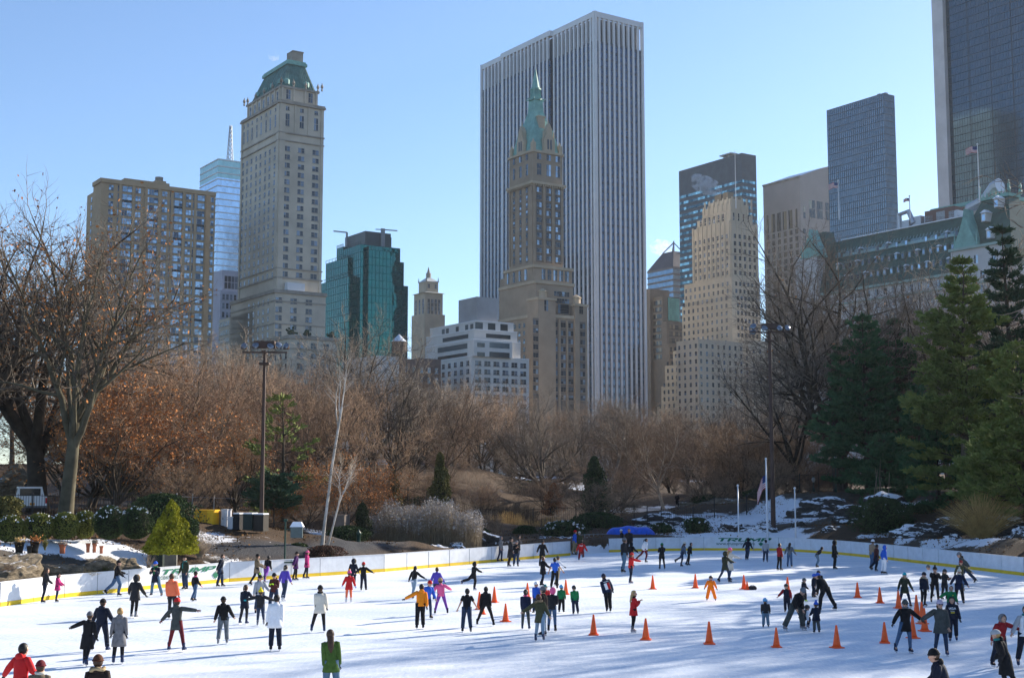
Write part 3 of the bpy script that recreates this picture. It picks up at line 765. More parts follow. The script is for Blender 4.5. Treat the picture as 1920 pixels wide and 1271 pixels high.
# ---- 8 stone hotel tower with the green spire
b = Bld('spired_hotel', 'slender brown stone hotel tower with gables and a green copper spire', 'building', 999, 400, 520, 5)
def sherry(b):
    Z = b.z; X = lambda p, o=0: b.Rr(p, 420, o)[0]; Y = lambda p, o=0: b.L(p, 420, o)[0]
    xR = X(1055); yL = Y(955); zs = Z(281); zb = Z(340)
    w_ = MB(); w_.box(0,0,-4,xR,yL,zs)
    for x in (0, xR*.33, xR*.62, xR-1): w_.box(x, -.45, Z(490), x+1.0, 0, zb-1.2)
    for y in (0, yL-1): w_.box(-.4, y, Z(490), 0, y+1, zb-1.2)
    b.part('wall', w_, M_BROWN)
    c_ = MB(); ledge(c_,0,0,xR,yL,zb-.9,1.0,1.1); ledge(c_,0,0,xR,yL,zs-.8,.9,.6)
    for y in lin(0,yL,14): c_.box(-1.0, y-.2, zb-1.7, -.02, y+.2, zb-.9)
    for x in lin(0,xR,14): c_.box(x-.2, -1.0, zb-1.7, x+.2, -.02, zb-.9)
    b.part('cornice', c_, M_BUFF)
    # gables
    gb = MB()
    def gable(cx, cy, face, w, h, zz):
        hw = w/2; pts = [(-hw,0),(hw,0),(hw,h*.45),(hw*.55,h*.62),(hw*.45,h*.85),(0,h*1.05),(-hw*.45,h*.85),(-hw*.55,h*.62),(-hw,h*.45)]
        if face == 'R': r0 = [(cx+p, cy-.7, zz+q) for p,q in pts]; r1 = [(cx+p, cy+1.5, zz+q) for p,q in pts]
        else: r0 = [(cx-.7, cy-p, zz+q) for p,q in pts]; r1 = [(cx+1.5, cy-p, zz+q) for p,q in pts]
        gb.loft([r0, r1])
        for s in (-1, 1):
            if face == 'R': gb.cyl((cx+s*hw, cy), .5, zz, zz+h*.75, 6, .15)
            else: gb.cyl((cx, cy+s*hw), .5, zz, zz+h*.75, 6, .15)
        if face == 'R': gb.cyl((cx,cy+.3),.35,zz+h,zz+h*1.25,6,.1)
        else: gb.cyl((cx+.3,cy),.35,zz+h,zz+h*1.25,6,.1)
    hg = Z(228)-zs
    gable(xR*.56, .6, 'R', xR*.36, hg, zs); gable(.6, yL*.52, 'L', yL*.3, hg*.95, zs)
    for (x, y) in ((.8,.8),(xR-.8,.8),(.8,yL-.8),(xR-.8,yL-.8)):
        gb.box(x-.8,y-.8,zs,x+.8,y+.8,zs+3.4); gb.cyl((x,y),.8,zs+3.4,zs+5.0,6,.1)
    gb.box(xR*.36, 3.2, zs+4, xR*.36+3, 5.4, Z(212)); gb.box(xR*.36-.2,3.0,Z(212),xR*.36+3.2,5.6,Z(212)+.6)
    b.part('gable', gb, M_BUFF)
    gw = MB()
    for s in (-.7, .7):
        gw.box(xR*.56+s-.35, -.2, zs+1.2, xR*.56+s+.35, -.05, zs+5.2); gw.box(-.2, yL*.52+s-.35, zs+1.2, -.05, yL*.52+s+.35, zs+5.0)
    b.part('gable_windows', gw, W_STONE)
    # spire roof
    rf = MB(); cx, cy = xR/2, yL/2
    def sq(r, z): return [(cx-r*xR/2, cy-r*yL/2, z),(cx+r*xR/2, cy-r*yL/2, z),(cx+r*xR/2, cy+r*yL/2, z),(cx-r*xR/2, cy+r*yL/2, z)]
    rf.loft([sq(.92,zs+.1), sq(.66,Z(250,cx,cy)), sq(.44,Z(230,cx,cy)), sq(.30,Z(212,cx,cy)), sq(.26,Z(190,cx,cy))])
    rf.cyl((cx,cy), xR*.20, Z(190,cx,cy), Z(187,cx,cy), 8); rf.cyl((cx,cy), xR*.13, Z(187,cx,cy), Z(170,cx,cy), 8); rf.cyl((cx,cy), xR*.16, Z(170,cx,cy), Z(167,cx,cy), 8); rf.cyl((cx,cy), xR*.12, Z(167,cx,cy), Z(128,cx,cy), 8, .08)
    for i in range(8):
        a = i*math.pi/4; rf.bar((cx+math.cos(a)*xR*.14,cy+math.sin(a)*xR*.14,Z(187,cx,cy)),(cx+math.cos(a)*xR*.14,cy+math.sin(a)*xR*.14,Z(170,cx,cy)),.3)
        rf.bar((cx+math.cos(a)*xR*.18,cy+math.sin(a)*xR*.18,Z(189,cx,cy)),(cx+math.cos(a)*xR*.27,cy+math.sin(a)*xR*.27,Z(189,cx,cy)+.3),.4)
    b.part('spire', rf, M_COPPERL)
    # windows
    fh = 3.05; rows = []; z = zb-4.0
    while z > Z(490): rows.append(z); z -= fh
    rc = [X(p) for p in (1011,1029,1046)]; lc = [Y(p) for p in (964,976,988)]
    b.grid('R', rc, rows, 2.4, 1.9, 0, 2); b.grid('L', lc, rows, 1.3, 1.9, 0, 1)
    bay = MB();  # flat strips, darker in colour, in place of recessed bays
    for x in rc: bay.box(x-1.5, -.03, Z(490), x+1.5, .02, zb-1.4)
    for y in lc: bay.box(-.03, y-.8, Z(490), .02, y+.8, zb-1.4)
    for px in (1025,1040,1055,1069): bay.box(X(px,-8)-1.4, -8.03, 0, X(px,-8)+1.4, -7.98, Z(598,0,-8))
    for px in (1004,1091): bay.box(X(px,-9)-1.4, -9.03, 0, X(px,-9)+1.4, -8.98, Z(598,0,-9))
    b.part('window_bays', bay, mat('dark_bay_strip', (.17,.14,.115), .8, var=.15, scale=.3))
    for c1 in rc: b.win('R', c1, Z(326), 2.2, 4.6, 0, 2); b.win('R', c1, Z(297), 2.1, 2.4, 0, 0)
    for c1 in lc: b.win('L', c1, Z(326), 1.6, 4.6, 0, 0); b.win('L', c1, Z(297), 1.8, 2.4, 0, 0)
    # shoulders
    sh = MB()
    x1, y1 = X(1072,-3), Y(930,-2)
    sh.box(-2,-3,-4,x1,y1-6,Z(500,0,-3)); sh.box(0,0,-4,x1-2,y1,Z(510,0,0)); sh.box(-3,-6,-4,X(1074,-6),y1-4,Z(530,0,-6))
    sh.box(-3.5,-8,-4,X(1100,-8),y1-2,Z(592,0,-8)); 
    sh.box(-4,-9,-4,4.5,-2,Z(561,0,-9)); xe = X(1100,-9); sh.box(xe-6,-9,-4,xe,-2,Z(574,xe,-9))
    sh.box(-3.5, -8.4, -4, 1.2, -8, Z(592)); 
    for p in (1033,1048,1062): sh.box(X(p,-8)-.35,-8.4,-4,X(p,-8)+.35,-8,Z(596,0,-8))
    b.part('shoulder', sh, M_BROWN)
    cr_ = MB()
    cr_.box(-2.5,-3.5,Z(500,0,-3)-.4,x1+.5,y1-6,Z(500,0,-3)+.7); cr_.box(-3.4,-6.5,Z(530,0,-6)-.4,X(1074,-6)+.5,y1-4,Z(530,0,-6)+.8); cr_.box(-3.9,-8.5,Z(592,0,-8)-.4,xe+.4,y1-2,Z(592,0,-8)+.8)
    cr_.box(-4.4,-9.4,Z(561,0,-9)-.3,4.9,-1.7,Z(561,0,-9)+.6); cr_.box(xe-6.4,-9.4,Z(574,xe,-9)-.3,xe+.4,-1.7,Z(574,xe,-9)+.6)
    b.part('balustrade', cr_, M_BUFF)
    for (x, z) in ((.4, Z(561,0,-9)+.6), (xe-3, Z(574,xe,-9)+.6)):
        tr = MB(); tr.cyl((x,-5.5),2.0,z,z+2.6,8); tr.cyl((x,-5.5),2.3,z+2.6,z+3.0,8); tr.cyl((x,-5.5),2.1,z+3.0,z+4.1,8,.3); b.part('turret', tr, M_BUFF)
    for z, h in ((Z(523,0,-3), 4.2),):
        for c1 in lin(3, X(1070,-3)-2, 5): b.win('R', c1, z, 1.9, h, -3, 0)
        for c1 in lin(2, y1-9, 4): b.win('L', c1, z, 1.8, h, -2, 0)
    for z in (Z(545,0,-6)-1.5, Z(558,0,-6)-1.5):
        for c1 in lin(7, X(1070,-6)-2, 5): b.win('R', c1, z, 2.2, 1.8, -6, 0)
    for r in range(10):
        z = Z(592,0,-8)-4.0-r*3.15
        for px in (1025,1040,1055,1069): b.win('R', X(px,-8), z, 2.3, 1.8, -8, 0)
        for px in (1004, 1091): b.win('R', X(px,-9), z, 2.3, 1.8, -9, 0)
        for y in lin(1, y1-6, 6): b.win('L', y, z, 1.5, 1.8, -3.5, 1)
        b.win('L', -6.5, z, 1.4, 1.8, -4, 1)
    for c1 in (0, xe-3): b.win('R', c1, Z(583,0,-9), 1.9, 4.2, -9, 0)
    for c1 in lin(7, xe-9, 5): b.win('R', c1, Z(585,0,-8), 1.4, 3.6, -8, 1)
    b.finish(W_MIX, M_BROWN)
sherry(b)

# ---- 9 the great white-ribbed slab
b = Bld('ribbed_office_tower', 'giant white marble office tower with full height vertical ribs', 'building', 1115, 100, 600, 5)
def gm(b):
    Z = b.z; yL = b.L(902, 300)[0]; xR = b.Rr(1206, 150)[0]; H = Z(21)
    zt = Z(58)
    def zone(x0, y0, x1, y1, glassm=None): pass
    ya, yb = b.L(1035, 60)[0], b.L(945, 100)[0]
    g = MB(); g.box(.35, .35, -4, xR-.35, yL-.35, H-14); g.box(-1.25, ya, -4, .36, yb, H-14)
    pass
    b.part('glass_wall', g, glassmat('bluegrey_glass', (.06,.095,.15), .08, .7, .004))
    sp = MB(); z = H-15; sp.box(1.5, 1.5, H-14, xR-1.5, yL-1.5, H-2.7)  # crown box: dark colour stands in for the shaded inside behind the slots
    while z > 0: sp.box(.30, .30, z, xR-.3, yL-.3, z+1.15); sp.box(-1.3, ya, z, .31, yb, z+1.15); z -= 3.9
    b.part('spandrel', sp, mat('spandrel_and_crown_shade', (.06,.075,.10), .5, scale=.2))
    ribs = MB()
    # left face in three bays: outer bays stand forward, middle recessed notch
    ya, yb = b.L(1035, 60)[0], b.L(945, 100)[0]
    n = 31
    ys = lin(0, yL, n)
    for k, y in enumerate(ys):
        off = -1.6 if ya <= y <= yb else 0.0
        ribs.box(off-.1, y-.55, -4, off+1.1, y+.55, H)
        if off: ribs.box(off+1.0, y-.5, -4, 1.2, y+.5, H-14)
    xs_ = lin(0, xR, 11)
    for x in xs_: ribs.box(x-.56, -.1, -4, x+.56, 1.1, H)
    for x in xs_: ribs.box(x-.62, yL-1.1, -4, x+.62, yL+.1, H)
    for y in ys: ribs.box(xR-1.1, y-.62, -4, xR+.1, y+.62, H)
    b.part('ribs', ribs, M_WHITE)
    rim = MB()
    rim.box(-.12, ya, H-2.6, 1.12, -.12, H) if False else None
    rim.box(-.16,-.16,H-2.6,xR+.16,1.2,H+.02); rim.box(-.16,1.2,H-2.6,1.2,ya,H+.02); rim.box(-1.76,ya-.6,H-2.6,1.2,yb+.6,H+.02); rim.box(-.16,yb+.6,H-2.6,1.2,yL+.16,H+.02)
    rim.box(1.2,yL-1.2,H-2.6,xR+.16,yL+.16,H+.02); rim.box(xR-1.2,1.2,H-2.6,xR+.16,yL-1.2,H+.02)
    b.part('parapet', rim, M_WHITE)
    lo = MB(); lo.box(xR+.2, 10, -4, xR+4, 30, Z(375, xR, 10)); b.part('side_annex', lo, mat('annex_brown', (.16,.14,.13), .7))
gm(b)

# ---- 10 dark slab with bright ribbon windows
b = Bld('dark_office_slab', 'dark slate office slab with glinting turquoise ribbon windows', 'building', 1391, 300, 800, 5)
def dark(b):
    Z = b.z; yL = b.L(1273, 340)[0]; xR = b.Rr(1418, 320)[0]; H = Z(287)
    w_ = MB(); w_.box(0,0,-4,xR,yL,H); b.part('wall', w_, mat('slate_panel', (.075,.085,.095), .45, var=.18, scale=.25))
    r = MB(); z = Z(337); k = 0
    while z > 0:
        n = 26
        for i in range(n):
            y0, y1 = yL*i/n, yL*(i+1)/n
            r.box(-.15, y0+.12, z-1.7, .05, y1-.12, z)
        for i in range(8): r.box(xR*i/8+.12, -.15, z-1.7, xR*(i+1)/8-.12, .05, z)
        z -= 4.0
    b.part('ribbon_windows', r, winmat('turquoise_glass', (.02,.10,.13), (.45,.80,.85), .35, .1, .5))
    p = MB(); 
    for y in (yL*.25, yL*.33): p.box(4, y, H, 6, y+1.5, H+3.5)
    p.box(2, yL*.2, H+2.5, 8, yL*.38, H+3.2); b.part('roof_plant', p, M_GREY)
dark(b)

# ---- 11 cream setback tower
b = Bld('setback_tower', 'cream stone office tower stepping back in many tiers to smoking chimneys', 'building', 1371, 480, 640, 5)
def squibb(b):
    Z = b.z; X = lambda p, py, o=0: b.Rr(p, py, o)[0]; Y = lambda p, py, o=0: b.L(p, py, o)[0]
    w_ = MB()
    tiers = [ # left px, right px, top py, reference row, x/y inset
        (1298, 1422, 415, 480, 0), (1308, 1412, 400, 480, .8), (1318, 1405, 381, 470, 1.6), (1330, 1396, 372, 470, 2.4)]
    for l, r_, t, ref, o in tiers:
        w_.box(o, o, -4, X(r_, ref, o), Y(l, ref, o), Z(t, o, o))
    # lower tiers step forward to the left and front
    low = [(1283, 1424, 518, 540, -1.0), (1279, 1426, 560, 590, -2.0), (1262, 1432, 645, 680, -3.0), (1247, 1440, 672, 700, -4.0), (1240, 1446, 712, 740, -5.0), (1232, 1450, 752, 770, -6.0)]
    for l, r_, t, ref, o in low:
        w_.box(o, o, -4, X(r_, ref, o), Y(l, ref, o), Z(t, o, o))
    # front block, right of the corner, lower
    zf = Z(645, 0, -20)
    w_.box(X(1310,700,-20), -20, -4, X(1395,700,-20), -5, zf)
    w_.box(X(1395,700,-16)+.2, -16, -4, X(1492,700,-16), -5, Z(645,30,-16))
    # vertical piers
    H1 = Z(415)
    ys = lin(1.2, Y(1298,480)-1.0, 9); xs = lin(1.0, X(1422,480)-1.0, 6)
    for y in ys: w_.box(-.35, y-.5, Z(518), 0, y+.5, H1+.6)
    for x in xs: w_.box(x-.5, -.35, Z(518), x+.5, 0, H1+.6)
    for o, t in ((.8,400),(1.6,381),(2.4,372)):
        for y in ys[1:-2]: w_.box(o-.3, y-.45, Z(t,o,o)-3, o, y+.45, Z(t,o,o)+.9)
        for x in xs[:-1]: w_.box(x+o-.45, o-.3, Z(t,o,o)-3, x+o+.45, o, Z(t,o,o)+.9)
    b.part('wall', w_, M_CREAM)
    ch = MB()
    for y, w in ((12, 4.5), (7, 3.5)): ch.box(5, y, Z(372), 9, y+w, Z(364 if y == 12 else 360, 5, y))
    ch.box(8, 4, Z(372), 12, 6, Z(368,8,4)); b.part('chimney', ch, mat('sooty_brick', (.30,.24,.17), .9, scale=.5))
    fl = MB(); fl.cyl((3, -.8), .28, Z(391,3,-.8), Z(283,3,-.8), 6, .12); b.part('flagpole', fl, M_WHITE)
    ycs = [(ys[i]+ys[i+1])/2 for i in range(8)]; xcs = [(xs[i]+xs[i+1])/2 for i in range(5)]
    z = H1 - 8
    for zz in (Z(408,.8,.8),): pass
    while z > Z(516):
        b.grid('L', ycs, [z], 1.3, 2.0, 0, 1); b.grid('R', xcs, [z], 1.5, 2.0, 0, 0); z -= 3.6
    b.grid('L', ycs[1:-1], [Z(412,.8,.8), Z(400,1.6,1.6)-2], 1.3, 2.2, .8, 1); b.grid('R', xcs[:-1], [Z(412,.8,.8), Z(400,1.6,1.6)-2], 1.4, 2.2, .8, 1)
    z = Z(518) - 4.5
    while z > 4:
        py = 0
        o = -1.0 if z > Z(560) else (-2.0 if z > Z(645) else (-3.0 if z > Z(672) else (-4.0 if z > Z(712) else (-5.0 if z > Z(752) else -6.0))))
        l = {-1.0:1283, -2.0:1279, -3.0:1262, -4.0:1247, -5.0:1240, -6.0:1232}[o]
        y1 = Y(l, 560, o); n = int(y1/3.3)
        b.grid('L', lin(1.8, y1-1.5, n), [z], 1.4, 1.9, o, 1)
        if z > zf: b.grid('R', lin(2, X(1424,560,o)-2, 6), [z], 1.4, 1.9, o, 1)
        z -= 3.6
    z = zf - 4
    xa, xb_, xc = X(1310,700,-20), X(1395,700,-20), X(1492,700,-16)
    while z > 3:
        b.grid('R', lin(xa+1.6, xb_-1.6, 8), [z], 1.3, 1.9, -20, 1); b.grid('R', lin(xb_+1.6, xc-1.6, 9), [z], 1.3, 1.9, -16, 1); b.grid('L', lin(-18.4, -7, 4), [z], 1.4, 1.9, xa, 1); z -= 3.5
    b.finish(W_STONE, M_CREAM)
squibb(b)

# ---- 12 pink granite tower with the notched pediment
b = Bld('pediment_tower', 'pinkish granite tower whose gable top has a round notch', 'building', 1500, 360, 820, 5)
def sony(b):
    Z = b.z; yL = b.L(1431, 370)[0]; xR = b.Rr(1572, 370)[0]; H = Z(330)
    w_ = MB(); w_.box(0,0,-4,xR,yL,H)
    # pediment rises along the right face to a notched middle
    zt = Z(312, xR*.75, 0); n = 14; cx = xR*.98; r = xR*.20
    prof = [(0,H)] + [(t*xR*.76, H+(zt-H)*t) for t in lin(.1,1,6)] + [(cx-r*math.cos(a), zt-1-r*math.sin(a)*1.1) for a in lin(0, math.pi, n)] + [(2*cx-t*xR*.76, H+(zt-H)*t) for t in lin(1,.1,6)] + [(2*cx, H)]
    r0 = [(x, 0.02, z) for x, z in prof]; r1 = [(x, yL-.02, z) for x, z in prof]
    w_.loft([r0, r1]); w_.box(xR, .02, -4, 2*cx, yL, H)
    b.part('wall', w_, M_PINK)
    c_ = MB(); c_.box(-.7,-.7,H-1.0,0,yL,H+.1); b.part('cornice', c_, M_LIMED)
    rf = MB(); rf.add([(.3,.6,H+.12),(.3,yL,H+.12),(xR*.7,yL,zt-.5),(xR*.7,.6,zt-.5)],[(0,1,2,3)]); b.part('roof', rf, mat('blue_skylight', (.16,.22,.30), .3, metal=.4))
    for y in lin(3.5, yL-3.5, 6): b.win('L', y, Z(425), 3.4 if 3.6 < y < yL-4 else 1.8, Z(390)-Z(425), 0, 4)
    for x in (xR*.3, xR*.5, xR*.72): b.win('R', x, Z(405), xR*.15, Z(372)-Z(405), 0, 0)
    for x in (xR*.1, xR*.98): b.win('R', x, Z(408), 2.0, Z(385)-Z(408), 0, 1)
    k = Z(437)
    while k > 10:
        b.grid('L', lin(3.5, yL-3.5, 6), [k], 2.6, 3.0, 0, 4); b.grid('R', lin(3, xR-3, 6), [k], 2.6, 3.0, 0, 4); k -= 4.4
    b.finish(W_WARM, M_PINK)
sony(b)

# ---- 13 thin dark glass slab
b = Bld('glass_slab', 'narrow blue grey mirrored glass slab tower rising behind the hotel roof', 'building', 1657, 200, 720, 5)
def slab(b):
    Z = b.z; yL = b.L(1551, 230)[0]; xR = b.Rr(1678, 230)[0]; H = Z(175)
    g = MB(); g.box(0,0,-4,xR,yL,H); b.part('glass_wall', g, glassmat('steel_glass', (.135,.185,.22), .07, .8, .003, .12, (3.0,3.8)))
    m = MB(); z = H
    while z > 20: m.box(-.12,-.12,z-.3,xR,yL,z); z -= 3.8
    for y in lin(0,yL,29): m.box(-.16,y-.09,-4,0,y+.09,H)
    for x in lin(0,xR,10): m.box(x-.09,-.16,-4,x+.09,0,H)
    b.part('mullions', m, mat('dark_steel_mullion', (.05,.065,.08), .4, scale=.3))
    p = MB(); p.box(3,5,H,4.5,7,H+1.6); p.box(3,1,H,5,2.5,H+1.2); b.part('roof_plant', p, M_GREY)
slab(b)

# ---- 14 very tall dark glass tower cut by the right edge
b = Bld('sloped_glass_tower', 'huge dark blue glass tower with a white stone edge, cut off at the right', 'building', 2080, 100, 560, 5)
def solow(b):
    Z = b.z; yL = b.L(1782, 250)[0]; H = 272.0
    g = MB(); g.box(0,0,-4,60,yL,H); b.part('glass_wall', g, glassmat('navy_glass', (.05,.10,.135), .1, .75, .003, .1, (1.5,1.9)))
    m = MB(); z = H
    while z > 60: m.box(-.1,-.1,z-.35,60,yL,z); z -= 3.75
    for y in lin(0,yL,60): m.box(-.1,y-.05,40,0,y+.05,H)
    for y in lin(0,yL,8): m.box(-.16,y-.10,40,0,y+.10,H)
    b.part('mullions', m, mat('black_blue_mullion', (.02,.03,.042), .4, scale=.3))
    e = MB(); y2 = b.L(1775,250)[0]; ya, yb = b.L(1782,0)[0], b.L(1774,360)[0]
    e.box(-2.5, yL, -4, 60, yL+6.5, H); b.part('stone_edge', e, mat('travertine', (.56,.54,.54), .6, scale=.1))
solow(b)

# ---- 15 chateau hotel with the green mansard (right)
b = Bld('chateau_hotel', 'long pale brick hotel with steep green mansard roof, dormers and copper gables', 'building', 1893, 480, 405, 5)
def plaza(b):
    Z = b.z; L_ = lambda p, py: b.L(p, py)[0]
    yE = L_(1497, 530); HC = Z(495)
    w_ = MB(); w_.box(0, 0, -4, 45, yE, HC); 
    ya, yb = L_(1885,450), L_(1790, 470)
    w_.box(-2.0, ya, -4, 2, yb, Z(455,0,ya)); 
    yc, yd = L_(1540,520), L_(1500,520); w_.box(-2.0, yc, -4, 2, yd, Z(482,0,yc)+1)
    b.part('wall', w_, mat('hotel_pale_brick', (.55,.53,.52), .8, var=.1, scale=.12))
    c_ = MB(); c_.box(-1.2, yb, HC-.8, 0, yc, HC); c_.box(-.8, yb, HC-5.0, 0, yc, HC-4.5); c_.box(-1.0, yb, HC-14, 0, yc, HC-13.2); c_.box(-2.8,ya-.4,Z(455,0,ya)-.5,2,yb+.4,Z(455,0,ya)+.3)
    c_.box(-2.9, ya, HC-5.0, -2.0, yb, HC-4.4)
    b.part('cornice', c_, mat('copper_cornice', (.30,.42,.38), .7, scale=.4))
    rf = MB(); HT = Z(392, 12, ya+10); run = 9.0
    rf.frus(-.6, yb-3, 40, yc+3, HC+.02, run, yb-3, 38, yc+3, HT-1)
    # tower roof at the near end
    zq = Z(455,0,ya); zt = Z(376, 8, (ya+yb)/2)
    rf.frus(-1.2, ya-3, 16, yb+1, zq-2, 6.0, ya+2.5, 11, yb-6.5, zt)
    zq2 = Z(470,0,yc); rf.frus(-1.2, yc-1, 14, yd, HC, 5, yc+2, 9, yd-3, Z(430,0,yc))
    roof = b.part('roof', rf, mat('green_slate', (.045,.095,.075), .6, var=.22, scale=.5))
    sk = MB(); yk = yb+1
    sk.add([(run-3.2, yk, HT-7.0),(run-3.2, yc-2, HT-7.0),(run+.6, yc-2, HT-1.2),(run+.6, yk, HT-1.2)], [(3,2,1,0)])
    for y in lin(yk, yc-2, 40): sk.bar((run-3.25,y,HT-7.0),(run+.5,y,HT-1.2),.22)
    sk.bar((run-3.3,yk,HT-7.1),(run-3.3,yc-2,HT-7.1),.9); sk.bar((run+.6,yk,HT-.9),(run+.6,yc-2,HT-.9),.8)
    b.part('skylight', sk, mat('verdigris_skylight', (.24,.36,.37), .35, metal=.3, scale=.3), parent=roof)
    sn = MB(); sn.box(run-.5, yk, HT-.9, 20, yc-2, HT-.55); b.part('roof_snow', sn, M_SNOW, parent=roof)
    # crest railings on the near tower
    cr_ = MB(); zc = zt
    cr_.box(5.5, ya+2, zc, 11.5, yb-6, zc+1.0)
    for y in lin(ya+2, yb-6, 9): cr_.cyl((5.6, y), .3, zc+1, zc+2.6, 6, .05)
    for (x, y) in ((5.6,ya+2),(5.6,yb-6),(11.4,ya+2)): cr_.lathe((x,y,zc+1), ((.5,0),(.6,1),(.35,2),(.5,2.6),(.05,4.2)), 8)
    b.part('roof_crest', cr_, M_COPPERL, parent=roof)
    # copper gables on pavilions
    for (y0, y1, zb_, h) in ((L_(1838,450), L_(1797,460), Z(455,0,ya), 11.0), (L_(1545,520), L_(1510,520), Z(482,0,yc), 9)):
        g = MB(); ym = (y0+y1)/2; hw = (y1-y0)/2
        pts = [(-hw,0),(hw,0),(hw*.85,h*.25),(hw*.45,h*.55),(hw*.12,h*.9),(0,h*1.15),(-hw*.12,h*.9),(-hw*.45,h*.55),(-hw*.85,h*.25)]
        g.loft([[(-2.2, ym-p, zb_+q) for p, q in pts], [(2.5, ym-p, zb_+q) for p, q in pts]])
        for s in (-1, 1): g.cyl((-1.8, ym+s*hw), .5, zb_, zb_+h*.5, 6, .08)
        b.part('gable', g, M_COPPERL)
    M_DORM = mat('dormer_copper', (.16,.22,.20), .7, var=.2, scale=1)
    # dormers in three rows
    for k, (f, n) in enumerate(((.16, 18), (.42, 18), (.66, 13))):
        for i, y in enumerate(lin(yb+3, yc-5, n)):
            if k == 2 and i % 5 == 4: continue
            d = MB(); x = -.6+(run+.6)*f; z = HC+(HT-1-HC)*f
            d.box(x-.5, y-.6, z-.2, x+2.0, y+.6, z+1.9); d.box(x-.56, y-.42, z+.2, x-.5, y+.42, z+1.6, 1); d.frus(x-.7,y-.8,x+2.1,y+.8,z+1.9,x-.2,y-.15,x+1.8,y+.15,z+2.5,2)
            b.part('dormer', d, [M_DORM, W_BLUE, M_DORM if (i+k)%3 else M_SNOW], parent=roof)
    for (y, z, x) in ((ya+8, zq+8, 2.0), (ya+4, zq+12, 3.2), (ya+12, zq+2, .2), (ya+5, zq+2, .2)):
        d = MB(); d.box(x-1.4, y-.9, z, x+1.8, y+.9, z+2.8); d.box(x-1.46, y-.55, z+.3, x-1.4, y+.55, z+2.2, 1); d.frus(x-1.7,y-1.2,x+1.8,y+1.2,z+2.8,x-1,y-.2,x+1,y+.2,z+3.8,2); b.part('dormer', d, [M_PALE, W_BLUE, M_SNOW], parent=roof)
    # roof machinery
    mt = MB(); ym = L_(1770,400)
    p0 = Vector((14, L_(1735,400), HT+1)); mt.tube([(14,ym+2,HT),(13,ym,HT+2.5),(13,ym-6,HT+4),(13,ym-10,HT+7.5),(13,ym-12,HT+7.8)], [1.4,1.6,1.8,2.2,2.6], 10)
    for k in range(5): mt.box(12, ym+4+k*5, HT-.5, 18, ym+7.5+k*5, HT+2.6+.6*(k%2))
    mt.tube([(12,ym+28,HT),(12,ym+28,HT+5),(12,ym+24,HT+5.5),(12,ym+22,HT+1)], .9, 8)
    b.part('roof_ducts', mt, mat('duct_metal', (.45,.46,.48), .4, metal=.5))
    bx = MB(); bx.box(12, L_(1745,410), HT-.5, 18, L_(1690,410), HT+4.2); b.part('roof_shed', bx, mat('rust_brick', (.18,.10,.08), .8))
    # windows of the long wall
    rows = [HC-3.6, HC-8, HC-12.4] + [HC-18-3.8*k for k in range(9)]
    for z in rows:
        b.grid('L', lin(yb+3, yc-3, 15), [z], 1.5, 2.1, 0, 0)
        b.grid('L', lin(ya+2.5, yb-2, 4), [z], 1.6, 2.3, -2.0, 0)
    for y in lin(ya+3, yb-3, 3): b.win('L', y, HC+1.5, 1.5, 2.6, -2.0, 0); 
    b.grid('L', [yc+2, yd-2], rows, 1.5, 2.1, -2.0, 0)
    b.finish(W_MIX, M_WHITE)
plaza(b)

# ---- 16 buff hotel wing at the right edge
b = Bld('buff_wing', 'buff stone building with green cornice beside the mansard, at the right edge', 'building', 1886, 420, 440, 5)
def buff(b):
    Z = b.z; H = Z(372)
    w_ = MB(); w_.box(0,0,-4,40,30,H); b.part('wall', w_, mat('buff_brick', (.50,.43,.35), .85, scale=.15))
    c_ = MB(); c_.box(-.8,-.8,H,40,30,H+1.3); b.part('cornice', c_, M_COPPERL)
    for k in range(12): b.grid('R', lin(3,30,9), [H-4-k*3.4], 1.5, 1.9, 0, 0); b.grid('L', lin(3,27,8), [H-4-k*3.4], 1.5, 1.9, 0, 0)
    b.finish(W_STONE)
buff(b)

# ---- 17 office tower with a pyramidal roof frame, and two brown blocks before it
b = Bld('hipped_office_tower', 'blue glass office tower with hipped brown roof and cross shaped roof frame', 'building', 1262, 500, 900, 5)
def hip(b):
    Z = b.z; yL = b.L(1214,510)[0]; xR = b.Rr(1300,510)[0]; H = Z(500)
    g = MB(); g.box(0,0,-4,xR,yL,H); b.part('glass_wall', g, glassmat('dusk_glass', (.20,.28,.36), .1, .8, .006))
    bn = MB(); z = H
    while z > 10: bn.box(-.3,-.3,z-1.3,xR,yL,z); z -= 4.2
    b.part('floor_band', bn, mat('brown_granite', (.22,.18,.16), .6, scale=.2))
    r = MB(); r.frus(-.4,-.4,xR,yL,H+.02,5,5,xR-5,yL*.62,Z(470,0,6)); b.part('roof', r, mat('brown_slate', (.12,.10,.10), .6, scale=.2))
    f = MB(); zt = Z(470,0,6); cx, cy = xR*.5, yL*.35
    for (x, y) in ((5,5),(xR-5,5),(5,yL*.6),(xR-5,yL*.6)): f.bar((x,y,zt),(cx,cy,Z(455,cx,cy)),.7)
    f.bar((cx,cy,zt),(cx,cy,Z(452,cx,cy)),.7); b.part('roof_frame', f, M_GREY)
hip(b)
b = Bld('brown_office_block', 'bronze glass office block stepping down beside the ribbed tower', 'building', 1243, 600, 700, 5)
